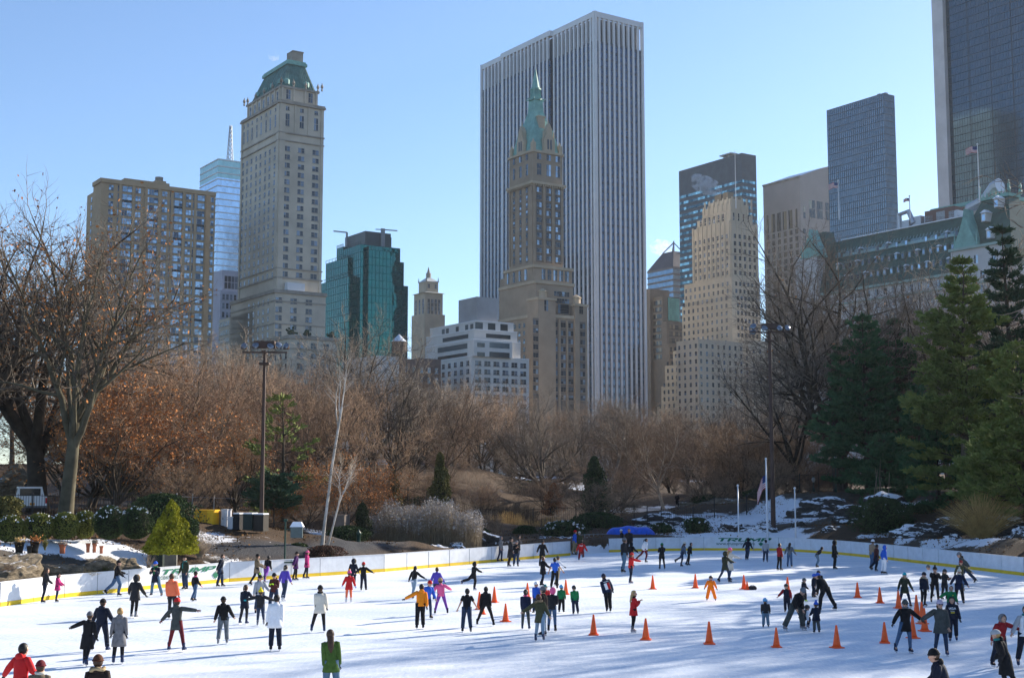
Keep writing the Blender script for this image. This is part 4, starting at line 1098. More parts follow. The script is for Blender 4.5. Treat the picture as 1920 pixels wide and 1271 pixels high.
def brown(b):
    Z = b.z; g = MB(); xR = b.Rr(1274,600)[0]; yL = b.L(1216,600)[0]
    w_ = MB(); w_.box(0,0,-4,xR,yL,Z(555)); w_.box(-2,8,-4,xR,yL,Z(541,-2,8)); w_.box(-1,-4,-4,xR+3,0,Z(602,0,-4)); w_.box(-4,-9,-4,xR+1,-4,Z(645,0,-9)); b.part('wall', w_, mat('bronze_panel', (.20,.16,.12), .5, scale=.3))
    t = MB(); t.box(xR*.3,-.3,Z(600),xR-.2,0,Z(557)); b.part('glass_wall', t, glassmat('sea_green_glass', (.12,.28,.27), .1, .8, .01))
    for k in range(9): b.grid('R', lin(2,xR,5), [Z(602,0,-4)-4-k*3.6], 2.4, 2.2, -4, 4); b.grid('L', lin(2,yL-2,5), [Z(556)-4-k*3.6], 2.0, 2.2, 0, 4)
    for k in range(8): b.grid('R', lin(-2,xR-1,6), [Z(645,0,-9)-4-k*3.6], 2.2, 2.2, -9, 4)
    b.finish(W_WARM, M_DARKF)
brown(b)

# ---- 18 low roofs between the mirror tower and the white terraces
b = Bld('low_white_building', 'low white rowhouse roof seen over the treetops', 'building', 735, 690, 430, 5)
def low(b):
    Z = b.z; w_ = MB(); w_.box(-6,0,-4,b.Rr(800,690)[0]*.2,b.L(672,690)[0],Z(668)); b.part('wall', w_, M_PALE)
    for k in range(3): b.grid('L', lin(2,b.L(680,690)[0],6), [Z(668)-4-k*3.4], 1.3, 1.9, -6, 1)
    b.finish(W_STONE)
low(b)
b = Bld('low_brown_building', 'low dark brick building carrying a water tank', 'building', 752, 700, 450, 5)
def low2(b):
    Z = b.z; w_ = MB(); x1 = b.Rr(790,690)[0]; w_.box(0,0,-4,x1,14,Z(672)); w_.box(x1,2,-4,x1+9,16,Z(668)); b.part('wall', w_, mat('dark_brick', (.12,.09,.08), .85, scale=.2))
    for k in range(3): b.grid('R', lin(2,x1+6,5), [Z(680)-3-k*3.4], 1.3, 1.8, 0, 1)
    b.finish(W_STONE)
low2(b)
def watertank():
    p = at(748, 664, 446); r = empty('water_tank', (p.x, p.y, p.z-2)); tag(r, 'round wooden rooftop water tank with a snowy conical roof', 'water tank')
    h = at(748,641,446).z - (p.z-2); k = 446/FPX
    t = MB(); t.cyl((0,0), 17*k/2+1, 2.6, h, 14); t.build('tank', mat('tank_wood', (.10,.07,.055), .9, scale=1), r)
    c_ = MB(); c_.cyl((0,0), 17*k/2+1.2, h, h+2.6, 14, .1); c_.build('roof', mat('frosted_roof', (.55,.60,.66), .7), r)
    l = MB()
    for i in range(4): a = i*math.pi/2+.5; l.bar((math.cos(a)*3,math.sin(a)*3,-6),(math.cos(a)*2.6,math.sin(a)*2.6,2.6),.35)
    l.build('stand', M_ROOFD, r)
watertank()

# rooftop flags
def roof_flag(px, py0, py1, D, label, sz=5.0):
    a, t = at(px, py0, D), at(px, py1, D); r = empty('flag', (a.x, a.y, a.z-3)); tag(r, label, 'flag')
    p = MB(); p.cyl((0,0), .22, 0, t.z-a.z+3, 8, .12); p.ball((0,0,t.z-a.z+3.2), .3, 8, 6); p.build('flagpole', M_WHITE, r)
    flag_cloth(r, t.z-a.z+2.6, sz)

def flag_cloth(r, ztop, w, droop=0.25, sgn=-1):
    """stripes and canton, waving to the side"""
    h = w*.55; nx, ny = 18, 13; vs = []; fs = []; ms = []
    for j in range(ny+1):
        for i in range(nx+1):
            u, v = i/nx, j/ny
            vs.append((sgn*u*w*(1-.12*droop), .12*w*math.sin(u*7+v*1.2)*u, ztop - v*h - droop*w*u*u*.8 - .03*w*math.sin(u*9)))
    for j in range(ny):
        for i in range(nx):
            q = j*(nx+1)+i; fs.append((q, q+1, q+nx+2, q+nx+1))
            ms.append(2 if (i < nx*.4 and j < 7) else (0 if j % 2 == 0 else 1))
    me = bpy.data.meshes.new('cloth'); me.from_pydata(vs, [], fs)
    for m in (mat('flag_red', (.45,.035,.05), .8), mat('flag_white', (.75,.73,.72), .8), mat('flag_blue', (.03,.05,.16), .8)): me.materials.append(m)
    me.polygons.foreach_set('material_index', ms); me.polygons.foreach_set('use_smooth', [True]*len(fs))
    o = mesh_obj('cloth', me, r); return o
roof_flag(1836, 362, 272, 398, 'striped flag on the tall pole above the mansard tower', 3.6)
roof_flag(1573, 395, 340, 425, 'small dark striped flag before the glass slab', 3.2)
roof_flag(1706, 392, 369, 425, 'small striped flag over the brick roof shed', 2.0)

# steam from the roofs: real volumes of vapour
def steam(name, label, pts, dens):
    m = bpy.data.materials.new(name+'_vapour'); m.use_nodes = True; nt = m.node_tree; nt.nodes.clear(); L = nt.links
    tc = N(nt, 'ShaderNodeTexCoord'); nz = N(nt, 'ShaderNodeTexNoise', Scale=.30, Detail=5.0, Roughness=.6); L.new(tc.outputs['Object'], nz.inputs['Vector'])
    mr = N(nt, 'ShaderNodeMapRange'); mr.inputs['From Min'].default_value = .48; mr.inputs['From Max'].default_value = .72; mr.inputs['To Max'].default_value = dens
    L.new(nz.outputs['Fac'], mr.inputs['Value'])
    pv = N(nt, 'ShaderNodeVolumePrincipled', Anisotropy=.72); pv.inputs['Color'].default_value = (.97,.98,1,1); L.new(mr.outputs['Result'], pv.inputs['Density'])
    mo = N(nt, 'ShaderNodeOutputMaterial'); L.new(pv.outputs[0], mo.inputs['Volume'])
    c = at(*pts[0][:3]); mb = MB()
    ps = [at(*q[:3]) - c for q in pts]; mb.tube(ps, [q[3] for q in pts], 12)
    me = mb.mesh(name, m, True); bm = bmesh.new(); bm.from_mesh(me); bmesh.ops.recalc_face_normals(bm, faces=bm.faces); bm.to_mesh(me); bm.free()
    o = mesh_obj(name, me, None, c); tag(o, label, 'steam', kind='stuff')
steam('steam', 'white steam drifting off the cream tower chimneys', [(1352,362,655,1.5),(1340,354,655,4.0),(1322,348,655,5.0),(1305,338,655,4.0),(1298,328,655,1.2)], .9)
steam('steam', 'white steam above the hipped office tower', [(1264,470,930,2),(1250,466,930,6),(1232,464,930,6),(1218,466,930,2)], .3)
steam('steam', 'wisp of white steam behind the mansard roof', [(524,108,520,1),(512,106,520,2.2),(502,104,520,1)], .3)
# ---------------------------------------------------------------- trees and plants
def bark(name, a, b2, rough=.9): return mat(name, a, rough, col2=b2, scale=1.2, spec=.15, objvar=.42)
BK_DARK = bark('dark_bark', (.032,.026,.020), (.10,.080,.060))
BK_GREY = bark('grey_bark', (.07,.058,.045), (.16,.13,.10))
BK_MOSS = bark('mossy_bark', (.080,.070,.045), (.175,.155,.105))
BK_TWIG = bark('brown_twig', (.100,.082,.066), (.30,.245,.195))
BK_RED = bark('russet_twig', (.13,.085,.055), (.37,.25,.165))
BK_PALE = bark('pale_twig', (.20,.165,.13), (.48,.40,.31))
BK_BIRCH = bark('birch_bark', (.16,.14,.12), (.62,.58,.52))
M_OAKLEAF = mat('dead_oak_leaf', (.28,.10,.030), .8, col2=(.62,.27,.09), scale=.9, spec=.1)
M_YLEAF = mat('yellow_leaf', (.22,.13,.03), .8, col2=(.40,.26,.06), scale=.9, spec=.1)

class Tubes:
    def __init__(s): s.v=[]; s.f=[]; s.n=0
    def add(s, P, r, k):
        """P: (m,3) array, r: (m,) radii, k sides"""
        m = len(P)
        D = np.gradient(P, axis=0); D /= (np.linalg.norm(D, axis=1, keepdims=True) + 1e-9)
        ref = np.array([0.31, 0.95, 0.05]) if abs(D[0,1]) < .8 else np.array([1.0, .1, .2])
        A = np.cross(D, ref); A /= (np.linalg.norm(A, axis=1, keepdims=True)+1e-9); B = np.cross(D, A)
        an = np.arange(k)*2*math.pi/k
        V = P[:,None,:] + r[:,None,None]*(A[:,None,:]*np.cos(an)[None,:,None] + B[:,None,:]*np.sin(an)[None,:,None])
        s.v.append(V.reshape(-1,3))
        i = np.arange(m-1)[:,None]*k; j = np.arange(k)[None,:]; j2 = (j+1)%k
        F = np.stack([i+j, i+j2, i+k+j2, i+k+j], -1).reshape(-1,4) + s.n
        s.f.append(F); s.n += m*k
    def mesh(s, name, m, smooth=True):
        return npmesh(name, np.concatenate(s.v), np.concatenate(s.f), m, smooth)

def npmesh(name, V, F, m, smooth=False):
    me = bpy.data.meshes.new(name); k = F.shape[1]
    me.vertices.add(len(V)); me.vertices.foreach_set('co', V.astype(np.float32).ravel())
    me.loops.add(F.size); me.loops.foreach_set('vertex_index', F.astype(np.int32).ravel())
    me.polygons.add(len(F)); me.polygons.foreach_set('loop_start', np.arange(0, F.size, k, dtype=np.int32)); me.polygons.foreach_set('loop_total', np.full(len(F), k, np.int32))
    if smooth: me.polygons.foreach_set('use_smooth', np.ones(len(F), bool))
    me.update(calc_edges=True)
    for q in (m if isinstance(m,(list,tuple)) else [m]): me.materials.append(q)
    return me

def leaves_mesh(name, C, size, m, rng, flat=0.0, ar=.6):
    """one small quad per point, turned at random"""
    n = len(C); a = rng.normal(size=(n,3)); a /= np.linalg.norm(a,axis=1,keepdims=True)
    b = rng.normal(size=(n,3)); b[:,2] *= (1-flat); a[:,2] *= (1-flat); b = np.cross(a,b); b /= np.linalg.norm(b,axis=1,keepdims=True)+1e-9
    sz = size*rng.uniform(.6,1.4,(n,1)); a = a/np.linalg.norm(a,axis=1,keepdims=True)*sz; b = b*sz*ar
    V = np.stack([C-a-b*.3, C-b, C+a, C+b], 1).reshape(-1,3)
    return npmesh(name, V, np.arange(4*n).reshape(-1,4), m)

def grow(seed, H, r0, fork=.3, nlimb=5, spread=38, levels=4, kids=(7,7,6), up=.25, lean=(0,0), wob=.10, ratio=.58, taper=.35, trunks=1, limb_len=.75, droop=0.0, twig=.010, limb_az=None, top=True):
    """Bare tree. Returns (trunk Tubes, crown Tubes, twig tips)."""
    rg = np.random.default_rng(seed); T = Tubes(); Cn = Tubes(); tips = []; r0 *= 1.2; twig *= 1.25
    UP = np.array([0,0,1.0])
    def path(p, d, Ln, n, w, upk):
        pts = [p]; d = d/np.linalg.norm(d)
        for i in range(n):
            d = d + rg.normal(size=3)*w + UP*upk/n; d /= np.linalg.norm(d)
            pts.append(pts[-1] + d*Ln/n)
        return np.array(pts), d
    def side(d, ang, az):
        a = np.cross(d, UP if abs(d[2]) < .95 else np.array([1.0,0,0])); a /= np.linalg.norm(a); b = np.cross(d, a)
        return d*math.cos(ang) + (a*math.cos(az)+b*math.sin(az))*math.sin(ang)
    def rec(p, d, Ln, r, lev):
        n = (7,6,4,3,3)[min(lev,4)]
        upk = up*(1.0 if lev < 2 else .4) - droop*(lev >= 2)
        P, dl = path(p, d, Ln, n, wob*(1+.35*lev), upk)
        t = np.linspace(0,1,len(P)); rr = r*(1-t*(1-taper)) if lev < levels else r*(1-.7*t)
        (T if lev <= 2 else Cn).add(P, rr, (8,6,5,3,3)[min(lev,4)])
        if lev >= levels: tips.append(P[-1]); tips.append(P[len(P)//2]); return
        k = kids[min(lev-1, len(kids)-1)]
        az0 = rg.uniform(0, 6.28)
        for i in range(k):
            f = .25 + .75*(i+rg.uniform(0,.8))/k if lev > 1 else .30+.70*(i+rg.uniform(.1,.9))/k
            f = min(f, .98); q = f*(len(P)-1); a = int(q); pp = P[a]+(P[min(a+1,len(P)-1)]-P[a])*(q-a)
            dd = P[min(a+1,len(P)-1)]-P[a]; dd /= np.linalg.norm(dd)+1e-9
            ang = math.radians(rg.uniform(25,62)); az = az0 + i*2.4 + rg.normal()*.4
            rr2 = r*(1-f*(1-taper))*rg.uniform(.52,.72)
            rec(pp, side(dd, ang, az), Ln*ratio*rg.uniform(.7,1.15)*(1.15-.4*f), max(rr2, twig), lev+1)
        # the branch runs on as a finer leader
        rec(P[-1], dl, Ln*ratio*.8, max(r*taper*.9, twig), lev+1)
    for t_ in range(trunks):
        base = np.array([rg.normal()*.25*(trunks>1), rg.normal()*.25*(trunks>1), -.4])
        d0 = np.array([lean[0], lean[1], 1.0]) + (rg.normal(size=3)*np.array([.28,.28,0]) if trunks > 1 else 0)
        P, dl = path(base, d0, H*fork+.4, 7, wob*.35, 0)
        t = np.linspace(0,1,len(P)); rr = r0*(1-.28*t); rr[0] *= 1.5; rr[1] *= 1.08
        T.add(P, rr, 10)
        for i in range(nlimb):
            az = (limb_az[i] if limb_az else i*2*math.pi/nlimb + rg.normal()*.35); an = math.radians(spread*rg.uniform(.55,1.25))
            f = rg.uniform(.72, 1.0) if i else 1.0
            q = f*(len(P)-1); a = min(int(q), len(P)-2); pp = P[a]+(P[a+1]-P[a])*(q-a)
            dd = np.array([math.cos(az)*math.sin(an), math.sin(az)*math.sin(an), math.cos(an)])
            rec(pp, dd, H*(1-fork)*limb_len*rg.uniform(.8,1.1), r0*rg.uniform(.40,.58), 1)
        if top: rec(P[-1], dl, H*(1-fork)*limb_len*.95, r0*.55, 1)
    tips = np.array(tips); k_ = H / np.percentile(tips[:,2], 99.7)
    T.v = [q*k_ for q in T.v]; Cn.v = [q*k_ for q in Cn.v]
    return T, Cn, tips*k_

def tree_parts(root, T, Cn, mt, mc, tips=None, leaf=None, nleaf=0, lsize=.09, seed=1, zlim=None):
    mesh_obj('trunk', T.mesh('trunk', mt), root)
    mesh_obj('crown', Cn.mesh('crown', mc), root)
    if leaf and nleaf:
        rg = np.random.default_rng(seed); c = tips
        if zlim is not None: c = c[(c[:,2] < zlim[1]) & (c[:,2] > zlim[0])]
        c = c[rg.integers(0, len(c), nleaf)] + rg.normal(size=(nleaf,3))*.16
        mesh_obj('leaves', leaves_mesh('leaves', c, lsize, leaf, rg), root)

def tree_at(name, loc, label, cat='tree', group=None, rz=0):
    return tag(empty(name, loc, rz), label, cat, group)

# --- the two big bare trees at the left
p = put(122, 0, 84)
t = tree_at('oak_tree', p, 'tall mossy barked bare tree leaning over the iron fence, forked high above the hedge balls')
T, Cn, tips = grow(11, 20.2, .44, fork=.34, nlimb=6, spread=32, levels=4, kids=(8,8,6), up=.50, lean=(.05,0), ratio=.56, limb_len=.84, twig=.011, limb_az=[0.1,2.9,0.5,-0.4,3.6,5.2])
# a lower limb to the right with clinging dead leaves
tree_parts(t, T, Cn, BK_MOSS, BK_TWIG, tips, M_OAKLEAF, 1500, .11, 3)
p = put(72, 0, 96)
t = tree_at('oak_tree', p, 'thick trunked dark bare tree with many upswept limbs behind the white pickup')
T, Cn, tips = grow(23, 22.5, .66, fork=.20, nlimb=6, spread=34, levels=4, kids=(8,7,6), up=.32, ratio=.57, limb_len=.74, twig=.012)
tree_parts(t, T, Cn, BK_DARK, BK_TWIG, tips, M_OAKLEAF, 1200, .12, 4)
p = put(-70, 0, 92)
t = tree_at('oak_tree', p, 'bare dark tree whose limbs reach in from beyond the left edge')
T, Cn, tips = grow(31, 21, .6, fork=.2, nlimb=6, spread=42, levels=4, kids=(8,8,6), up=.3, ratio=.57, limb_len=.75, twig=.012)
tree_parts(t, T, Cn, BK_DARK, BK_TWIG, tips, M_OAKLEAF, 300, .11, 5)

# --- big multi-limbed bare tree at the right
p = put(1578, 0, 142)
t = tree_at('elm_tree', p, 'great vase shaped bare tree rising behind the dark pines before the mansard hotel')
T, Cn, tips = grow(44, 29, .75, fork=.15, nlimb=9, spread=36, levels=4, kids=(10,9,8), up=.34, ratio=.52, limb_len=.80, twig=.018, taper=.34, lean=(-.15,0), limb_az=[2.9,3.5,2.6,0.2,-.4,1.5,4.7,3.1,.5])
tree_parts(t, T, Cn, BK_DARK, BK_TWIG, tips, M_OAKLEAF, 60, .16, 6)
p = put(1690, 0, 150)
t = tree_at('elm_tree', p, 'second tall bare tree of slim upright limbs, between the dark pines and the sunlit pine')
T, Cn, tips = grow(47, 25.5, .5, fork=.22, nlimb=5, spread=32, levels=4, kids=(9,8,7), up=.42, ratio=.52, limb_len=.8, twig=.018)
tree_parts(t, T, Cn, BK_DARK, BK_TWIG)

p = put(1500, 0, 150)
t = tree_at('elm_tree', p, 'leaning bare tree behind the right floodlight mast, reaching over the cream tower')
T, Cn, tips = grow(48, 20.5, .34, fork=.22, nlimb=5, spread=34, levels=4, kids=(8,8,6), up=.40, ratio=.52, limb_len=.8, twig=.016, lean=(-.12,0))
tree_parts(t, T, Cn, BK_DARK, BK_TWIG)
p = put(1636, 0, 158)
t = tree_at('elm_tree', p, 'tall bare tree whose crown stands against the middle of the mansard hotel')
T, Cn, tips = grow(49, 28, .5, fork=.2, nlimb=6, spread=34, levels=4, kids=(9,8,7), up=.40, ratio=.52, limb_len=.8, twig=.018)
tree_parts(t, T, Cn, BK_DARK, BK_TWIG)
# --- broad spreading tree at the middle
p = put(1018, 0, 172)
t = tree_at('spreading_tree', p, 'broad low spreading bare tree with snow on its forked limbs, over the orange shrub')
T, Cn, tips = grow(57, 13.6, .5, fork=.20, nlimb=7, spread=62, levels=4, kids=(9,9,8), up=.42, ratio=.55, limb_len=.95, twig=.017)
tree_parts(t, T, Cn, BK_GREY, BK_TWIG)
p = put(1245, 0, 158)
t = tree_at('spreading_tree', p, 'pale barked bare tree leaning over the boulder where someone sits')
T, Cn, tips = grow(58, 12.5, .22, fork=.24, nlimb=5, spread=52, levels=4, kids=(8,8,7), up=.45, ratio=.56, limb_len=.85, twig=.015, lean=(-.15,0))
tree_parts(t, T, Cn, BK_PALE, BK_RED)
p = put(1130, 0, 168)
t = tree_at('slender_tree', p, 'slender leaning bare tree with white limbs beside the broad spreading tree')
T, Cn, tips = grow(59, 13.4, .2, fork=.45, nlimb=4, spread=34, levels=4, kids=(6,7,6), up=.4, ratio=.52, limb_len=.7, twig=.015, lean=(.25,0))
tree_parts(t, T, Cn, BK_PALE, BK_TWIG)

# --- birch
p = put(604, 0, 86)
t = tree_at('birch_tree', p, 'slender white birch with a leaning pale trunk')
T, Cn, tips = grow(61, 13.2, .082, fork=.66, nlimb=3, spread=22, levels=3, kids=(7,6), up=.25, ratio=.5, limb_len=.62, twig=.008, lean=(.07,0), wob=.07, taper=.25)
rg = np.random.default_rng(5)
for k in range(16):
    z = rg.uniform(2.0, 8.2); az = rg.uniform(0, 6.28); P0 = np.array([.10*z, 0, z]); d = np.array([math.cos(az), math.sin(az)*.8, .25])
    Pn = np.array([P0 + d*q*rg.uniform(1.2,2.0) + np.array([0,0,-.35*q*q]) for q in (0,.3,.6,1)]); Cn.add(Pn, np.array([.02,.014,.01,.006]), 3)
tree_parts(t, T, Cn, BK_BIRCH, BK_TWIG)
p = put(613, 0, 86.5)
t = tree_at('birch_tree', p, 'short forked birch stem beside the tall white birch')
T, Cn, tips = grow(62, 6.0, .06, fork=.55, nlimb=3, spread=30, levels=3, kids=(6,6), up=.3, ratio=.55, lean=(.28,0), twig=.008)
tree_parts(t, T, Cn, BK_BIRCH, BK_PALE)

# --- bare wood behind the rink: a few kinds, copied with their own size and turn
def proto(seed, **k):
    return grow(seed, **k)
KIND = []
for seed, mt, mc, kw in ((71, BK_DARK, BK_TWIG, dict(H=13, r0=.26, fork=.22, nlimb=6, spread=36, kids=(6,6,6), up=.30, limb_len=.8, twig=.014)),
                         (72, BK_GREY, BK_RED, dict(H=12, r0=.2, fork=.12, nlimb=7, spread=44, kids=(6,7,6), up=.34, limb_len=.85, twig=.014, trunks=1)),
                         (73, BK_DARK, BK_RED, dict(H=11, r0=.18, fork=.10, nlimb=6, spread=40, kids=(6,7,6), up=.4, limb_len=.85, twig=.014, trunks=2)),
                         (74, BK_GREY, BK_PALE, dict(H=14, r0=.24, fork=.3, nlimb=6, spread=30, kids=(6,6,6), up=.34, limb_len=.8, twig=.013)),
                         (75, BK_DARK, BK_TWIG, dict(H=15, r0=.28, fork=.34, nlimb=5, spread=32, kids=(6,6,6), up=.36, limb_len=.78, twig=.014)),
                         (76, BK_DARK, BK_RED, dict(H=9, r0=.14, fork=.06, nlimb=8, spread=50, kids=(7,7,7), up=.42, limb_len=.9, twig=.012, trunks=1))):
    T, Cn, tips = grow(seed, levels=4, ratio=.56, wob=.12, **kw)
    KIND.append((T.mesh('trunk', mt), Cn.mesh('crown', mc), kw['H'], tips))
_lm = {}
for i, (m_, n_, s_) in enumerate(((M_OAKLEAF, 5500, .10), (M_OAKLEAF, 1500, .10), (M_OAKLEAF, 4500, .10))):
    rg = np.random.default_rng(90+i); tp = KIND[2 if i < 2 else 5][3]; sel = tp[rg.integers(0, len(tp), n_)] + rg.normal(size=(n_,3))*.15
    _lm[i] = leaves_mesh('leaves', sel, s_, m_, rg)

def wood(k, px, D, H, label, group, leaf=None, wide=1.0):
    pz = put(px, 0, D); tm, cm, h0, _ = KIND[k]; s = H/h0
    r = empty('bare_tree', pz, rnd.uniform(0, 6.28)); r.scale = (s*wide, s*wide, s); tag(r, label, 'tree', group)
    mesh_obj('trunk', tm, r); mesh_obj('crown', cm, r)
    if leaf is not None: mesh_obj('leaves', _lm[leaf], r)
    return r
def topH(px, py, D):
    """height of a tree at distance D whose top shows at row py"""
    q = put(px, 0, D); return at(px, py, D).z - q.z
G1 = 'bare russet trees of the left bank'; L1 = 'bare russet twigged tree between the big oaks and the left floodlight mast'
for k, px, D, top in ((1,215,100,640),(2,265,108,660),(1,330,104,640),(0,400,128,610),(1,445,120,690),(0,240,150,590),(4,170,150,600),(2,450,104,760),(1,190,128,650),(5,355,92,850),(3,20,150,600),(0,-30,140,560),(2,120,125,700),(1,60,140,680)):
    wood(k, px, D, topH(px, top, D), L1, G1, 1 if px > 300 and k == 2 else None)
for k, px, D, top, lb in ((2,205,95,700,'low tree still hung with orange dead leaves, right of the mossy oak'),(2,165,104,690,'low tree full of orange dead leaves, close behind the mossy oak'),(5,650,100,850,'low spreading tree with bright dead leaves right of the birch'),(5,575,97,900,'small shrubby tree with dead leaves left of the birch')):
    wood(k, px, D, topH(px, top, D), lb, None, 0 if k == 2 else 2, 1.2)
G2 = 'bare trees between the left mast and the spreading tree'; L2 = 'bare brown tree of the wood between the left floodlight mast and the broad spreading tree'
for k, px, D, top in ((1,520,125,690),(2,560,130,700),(1,610,122,690),(4,660,150,590),(3,700,150,600),(1,690,132,710),(0,745,160,680),(4,735,145,690),(2,780,170,720),(0,800,190,690),(1,830,180,720),(3,850,200,690),(4,880,210,705),(2,905,200,740),(0,930,220,730),(1,490,140,690),(3,540,165,680),(0,620,175,650),(4,820,240,715),(1,870,250,740),(3,420,170,620),(0,470,180,650)):
    wood(k, px, D, topH(px, top + rnd.uniform(-26, 26), D), L2, G2)
G3 = 'bare trees between the spreading tree and the right mast'; L3 = 'bare brown tree of the wood between the broad spreading tree and the right floodlight mast'
for k, px, D, top in ((1,1060,230,770),(4,960,240,730),(0,1100,230,745),(2,1150,215,765),(3,1180,200,745),(1,1210,200,780),(0,1290,190,750),(2,1320,175,790),(1,1360,165,775),(3,1340,210,745),(4,1410,190,745),(2,1390,155,800),(1,1430,152,810),(0,1450,175,745),(2,1260,220,770),(3,1170,260,755),(1,1030,270,750),(2,1480,165,800),(1,1520,160,760),(0,1500,190,740)):
    wood(k, px, D, topH(px, top - 8 + rnd.uniform(-24, 24), D), L3, G3)
G4 = 'bare trees behind the pines'; L4 = 'bare brown tree showing through gaps between the pines at the right'
for k, px, D, top in ((1,1640,175,690),(2,1700,170,720),(0,1740,165,640),(1,1780,170,680),(2,1860,160,560),(4,1905,165,560),(1,1940,150,520)):
    wood(k, px, D, topH(px, top, D), L4, G4)
for k, px, D, top, lb in ((3,1885,135,450,'bare tree with fine pale twigs overlapping the far right pine'),):
    wood(k, px, D, topH(px, top, D), lb, None)
# undergrowth of the wood
G6 = 'undergrowth of the wood behind the rink'
for i in range(34):
    px = 430 + i*31 + rnd.uniform(-14,14); D = rnd.uniform(130, 235); 
    if 1180 < px < 1330: D = rnd.uniform(190, 240)
    wood((5,1,5,2)[i%4], px, D, rnd.uniform(4.0, 6.5), 'low bare bush under the taller bare trees beyond the rink', G6, None, 1.35)
# park trees that stand outside the picture on the sun side and stripe the ice with shade
G5 = 'trees right of the rink beyond the picture edge'
for k, x, y, H in ((0,47,62,19),(4,50,74,24),(1,52,52,16),(3,56,88,25),(4,58,104,22),(0,64,68,24),(2,60,120,18),(4,72,90,26),(3,50,44,17),(0,70,54,22),(4,58,60,24),(3,62,80,27),(4,46,79,29),(3,51,86,29)):
    r = empty('bare_tree', (x, y, tz(x,y)), rnd.uniform(0,6.28)); tm, cm, h0, _ = KIND[k]; r.scale = (H/h0,)*3
    tag(r, 'bare tree on the bank beyond the right edge of the picture', 'tree', G5); mesh_obj('trunk', tm, r); mesh_obj('crown', cm, r)

# --- pines
def pine_mesh(seed, H, rbase, whorls, per, top=.35, start=.06, tuft=.42, dens=1.0, gap=.12, droopy=.15):
    rg = np.random.default_rng(seed); T = Tubes(); Br = Tubes(); C = []; Dn = []
    hs = np.linspace(-.4, H, 12); wob = np.cumsum(rg.normal(size=(12,2))*.03*H/12, axis=0)
    P = np.column_stack([wob[:,0], wob[:,1], hs]); T.add(P, np.linspace(.020*H, .01, 12), 9)
    for w_ in range(whorls):
        f = start + (1-start)*(w_/whorls)**.92; z = H*f
        prof = (1-f)**.75*(.55+.45*min(1, (f-start)*6+.3))*(.62+.38*rg.uniform()) if w_ % 1 == 0 else 0
        for k in range(per):
            if rg.uniform() < gap: continue
            az = rg.uniform(0, 6.28); Ln = max(.5, rbase*prof*rg.uniform(.62,1.15))
            q = np.linspace(0,1,6); el = rg.uniform(-.05,.35) + .5*f
            x = Ln*q; zz = z + Ln*(math.sin(el)*q - droopy*q*q*(1-f) + .10*q**4)
            b = np.column_stack([np.cos(az)*x, np.sin(az)*x, zz]) + np.interp(z, hs, wob[:,0])*np.array([1,0,0]) + np.interp(z, hs, wob[:,1])*np.array([0,1,0])
            Br.add(b, np.linspace(.012+.012*Ln, .008, 6), 4)
            # side sprays along the branch
            ns = max(3, int(Ln*5*dens))
            for s in range(ns):
                t = rg.uniform(.22, 1.0)**.8; c = np.array([np.interp(t, q, b[:,i]) for i in range(3)])
                wdt = Ln*.34*(1-t*.6); off = rg.normal()*wdt*.7
                nrm = np.array([-math.sin(az), math.cos(az), 0])
                nt_ = max(1, int(3*dens))
                for _ in range(nt_):
                    o = off + rg.normal()*.18
                    C.append(c + nrm*o + np.array([math.cos(az),math.sin(az),0])*abs(o)*.45 + np.array([0,0,rg.normal()*.05+.05]))
                    Dn.append(nrm*np.sign(o)*.5 + np.array([math.cos(az),math.sin(az),.45]))
    C = np.array(C); Dn = np.array(Dn)
    # every tuft: a fan of thin needles
    nn = 8; n = len(C)
    d = Dn[:,None,:] + rg.normal(size=(n,nn,3))*np.array([.6,.6,.34]); d /= np.linalg.norm(d,axis=2,keepdims=True)
    sd = np.cross(d, rg.normal(size=(n,nn,3))); sd /= np.linalg.norm(sd,axis=2,keepdims=True)+1e-9
    ln = tuft*rg.uniform(.6,1.2,(n,nn,1)); wd = .046
    c = C[:,None,:] + rg.normal(size=(n,nn,3))*.05
    V = np.stack([c - sd*wd*.6, c + sd*wd*.6, c + d*ln + sd*wd, c + d*ln - sd*wd], 2).reshape(-1,3)
    F = np.arange(len(V)).reshape(-1,4)
    return T, Br, V, F
def needle(name, a, b): return mat(name, a, .85, col2=b, scale=1.2, spec=.06)
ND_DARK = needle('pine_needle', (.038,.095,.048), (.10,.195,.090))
ND_LIT = needle('sunlit_pine_needle', (.100,.140,.040), (.25,.29,.085))  # lit copy of the pine needles, sunlight put into the colour
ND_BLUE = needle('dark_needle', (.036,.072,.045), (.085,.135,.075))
def pine(px, D, top, label, seed, rbase, whorls=19, per=6, nd=ND_DARK, name='pine_tree', group=None, **k):
    pz = put(px, 0, D); H = at(px, top, D).z - pz.z
    T, Br, V, F = pine_mesh(seed, H, rbase, whorls, per, **k)
    r = tree_at(name, pz, label, 'tree', group)
    mesh_obj('trunk', T.mesh('trunk', BK_DARK), r); mesh_obj('branches', Br.mesh('branches', BK_DARK), r)
    mesh_obj('crown', npmesh('crown', V, F, nd), r)
    return r
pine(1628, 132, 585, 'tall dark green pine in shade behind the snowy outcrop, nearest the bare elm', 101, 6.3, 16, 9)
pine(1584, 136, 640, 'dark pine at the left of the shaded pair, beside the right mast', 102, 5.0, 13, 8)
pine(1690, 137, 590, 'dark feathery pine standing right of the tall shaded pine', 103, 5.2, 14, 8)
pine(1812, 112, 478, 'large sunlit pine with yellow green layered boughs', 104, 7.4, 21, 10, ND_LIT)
pine(1725, 128, 720, 'small dark pine filling the gap left of the large sunlit pine', 106, 4.2, 13, 6)
pine(1898, 122, 418, 'tall dark pine at the far right edge before the buff building', 105, 6.6, 20, 9, ND_BLUE)
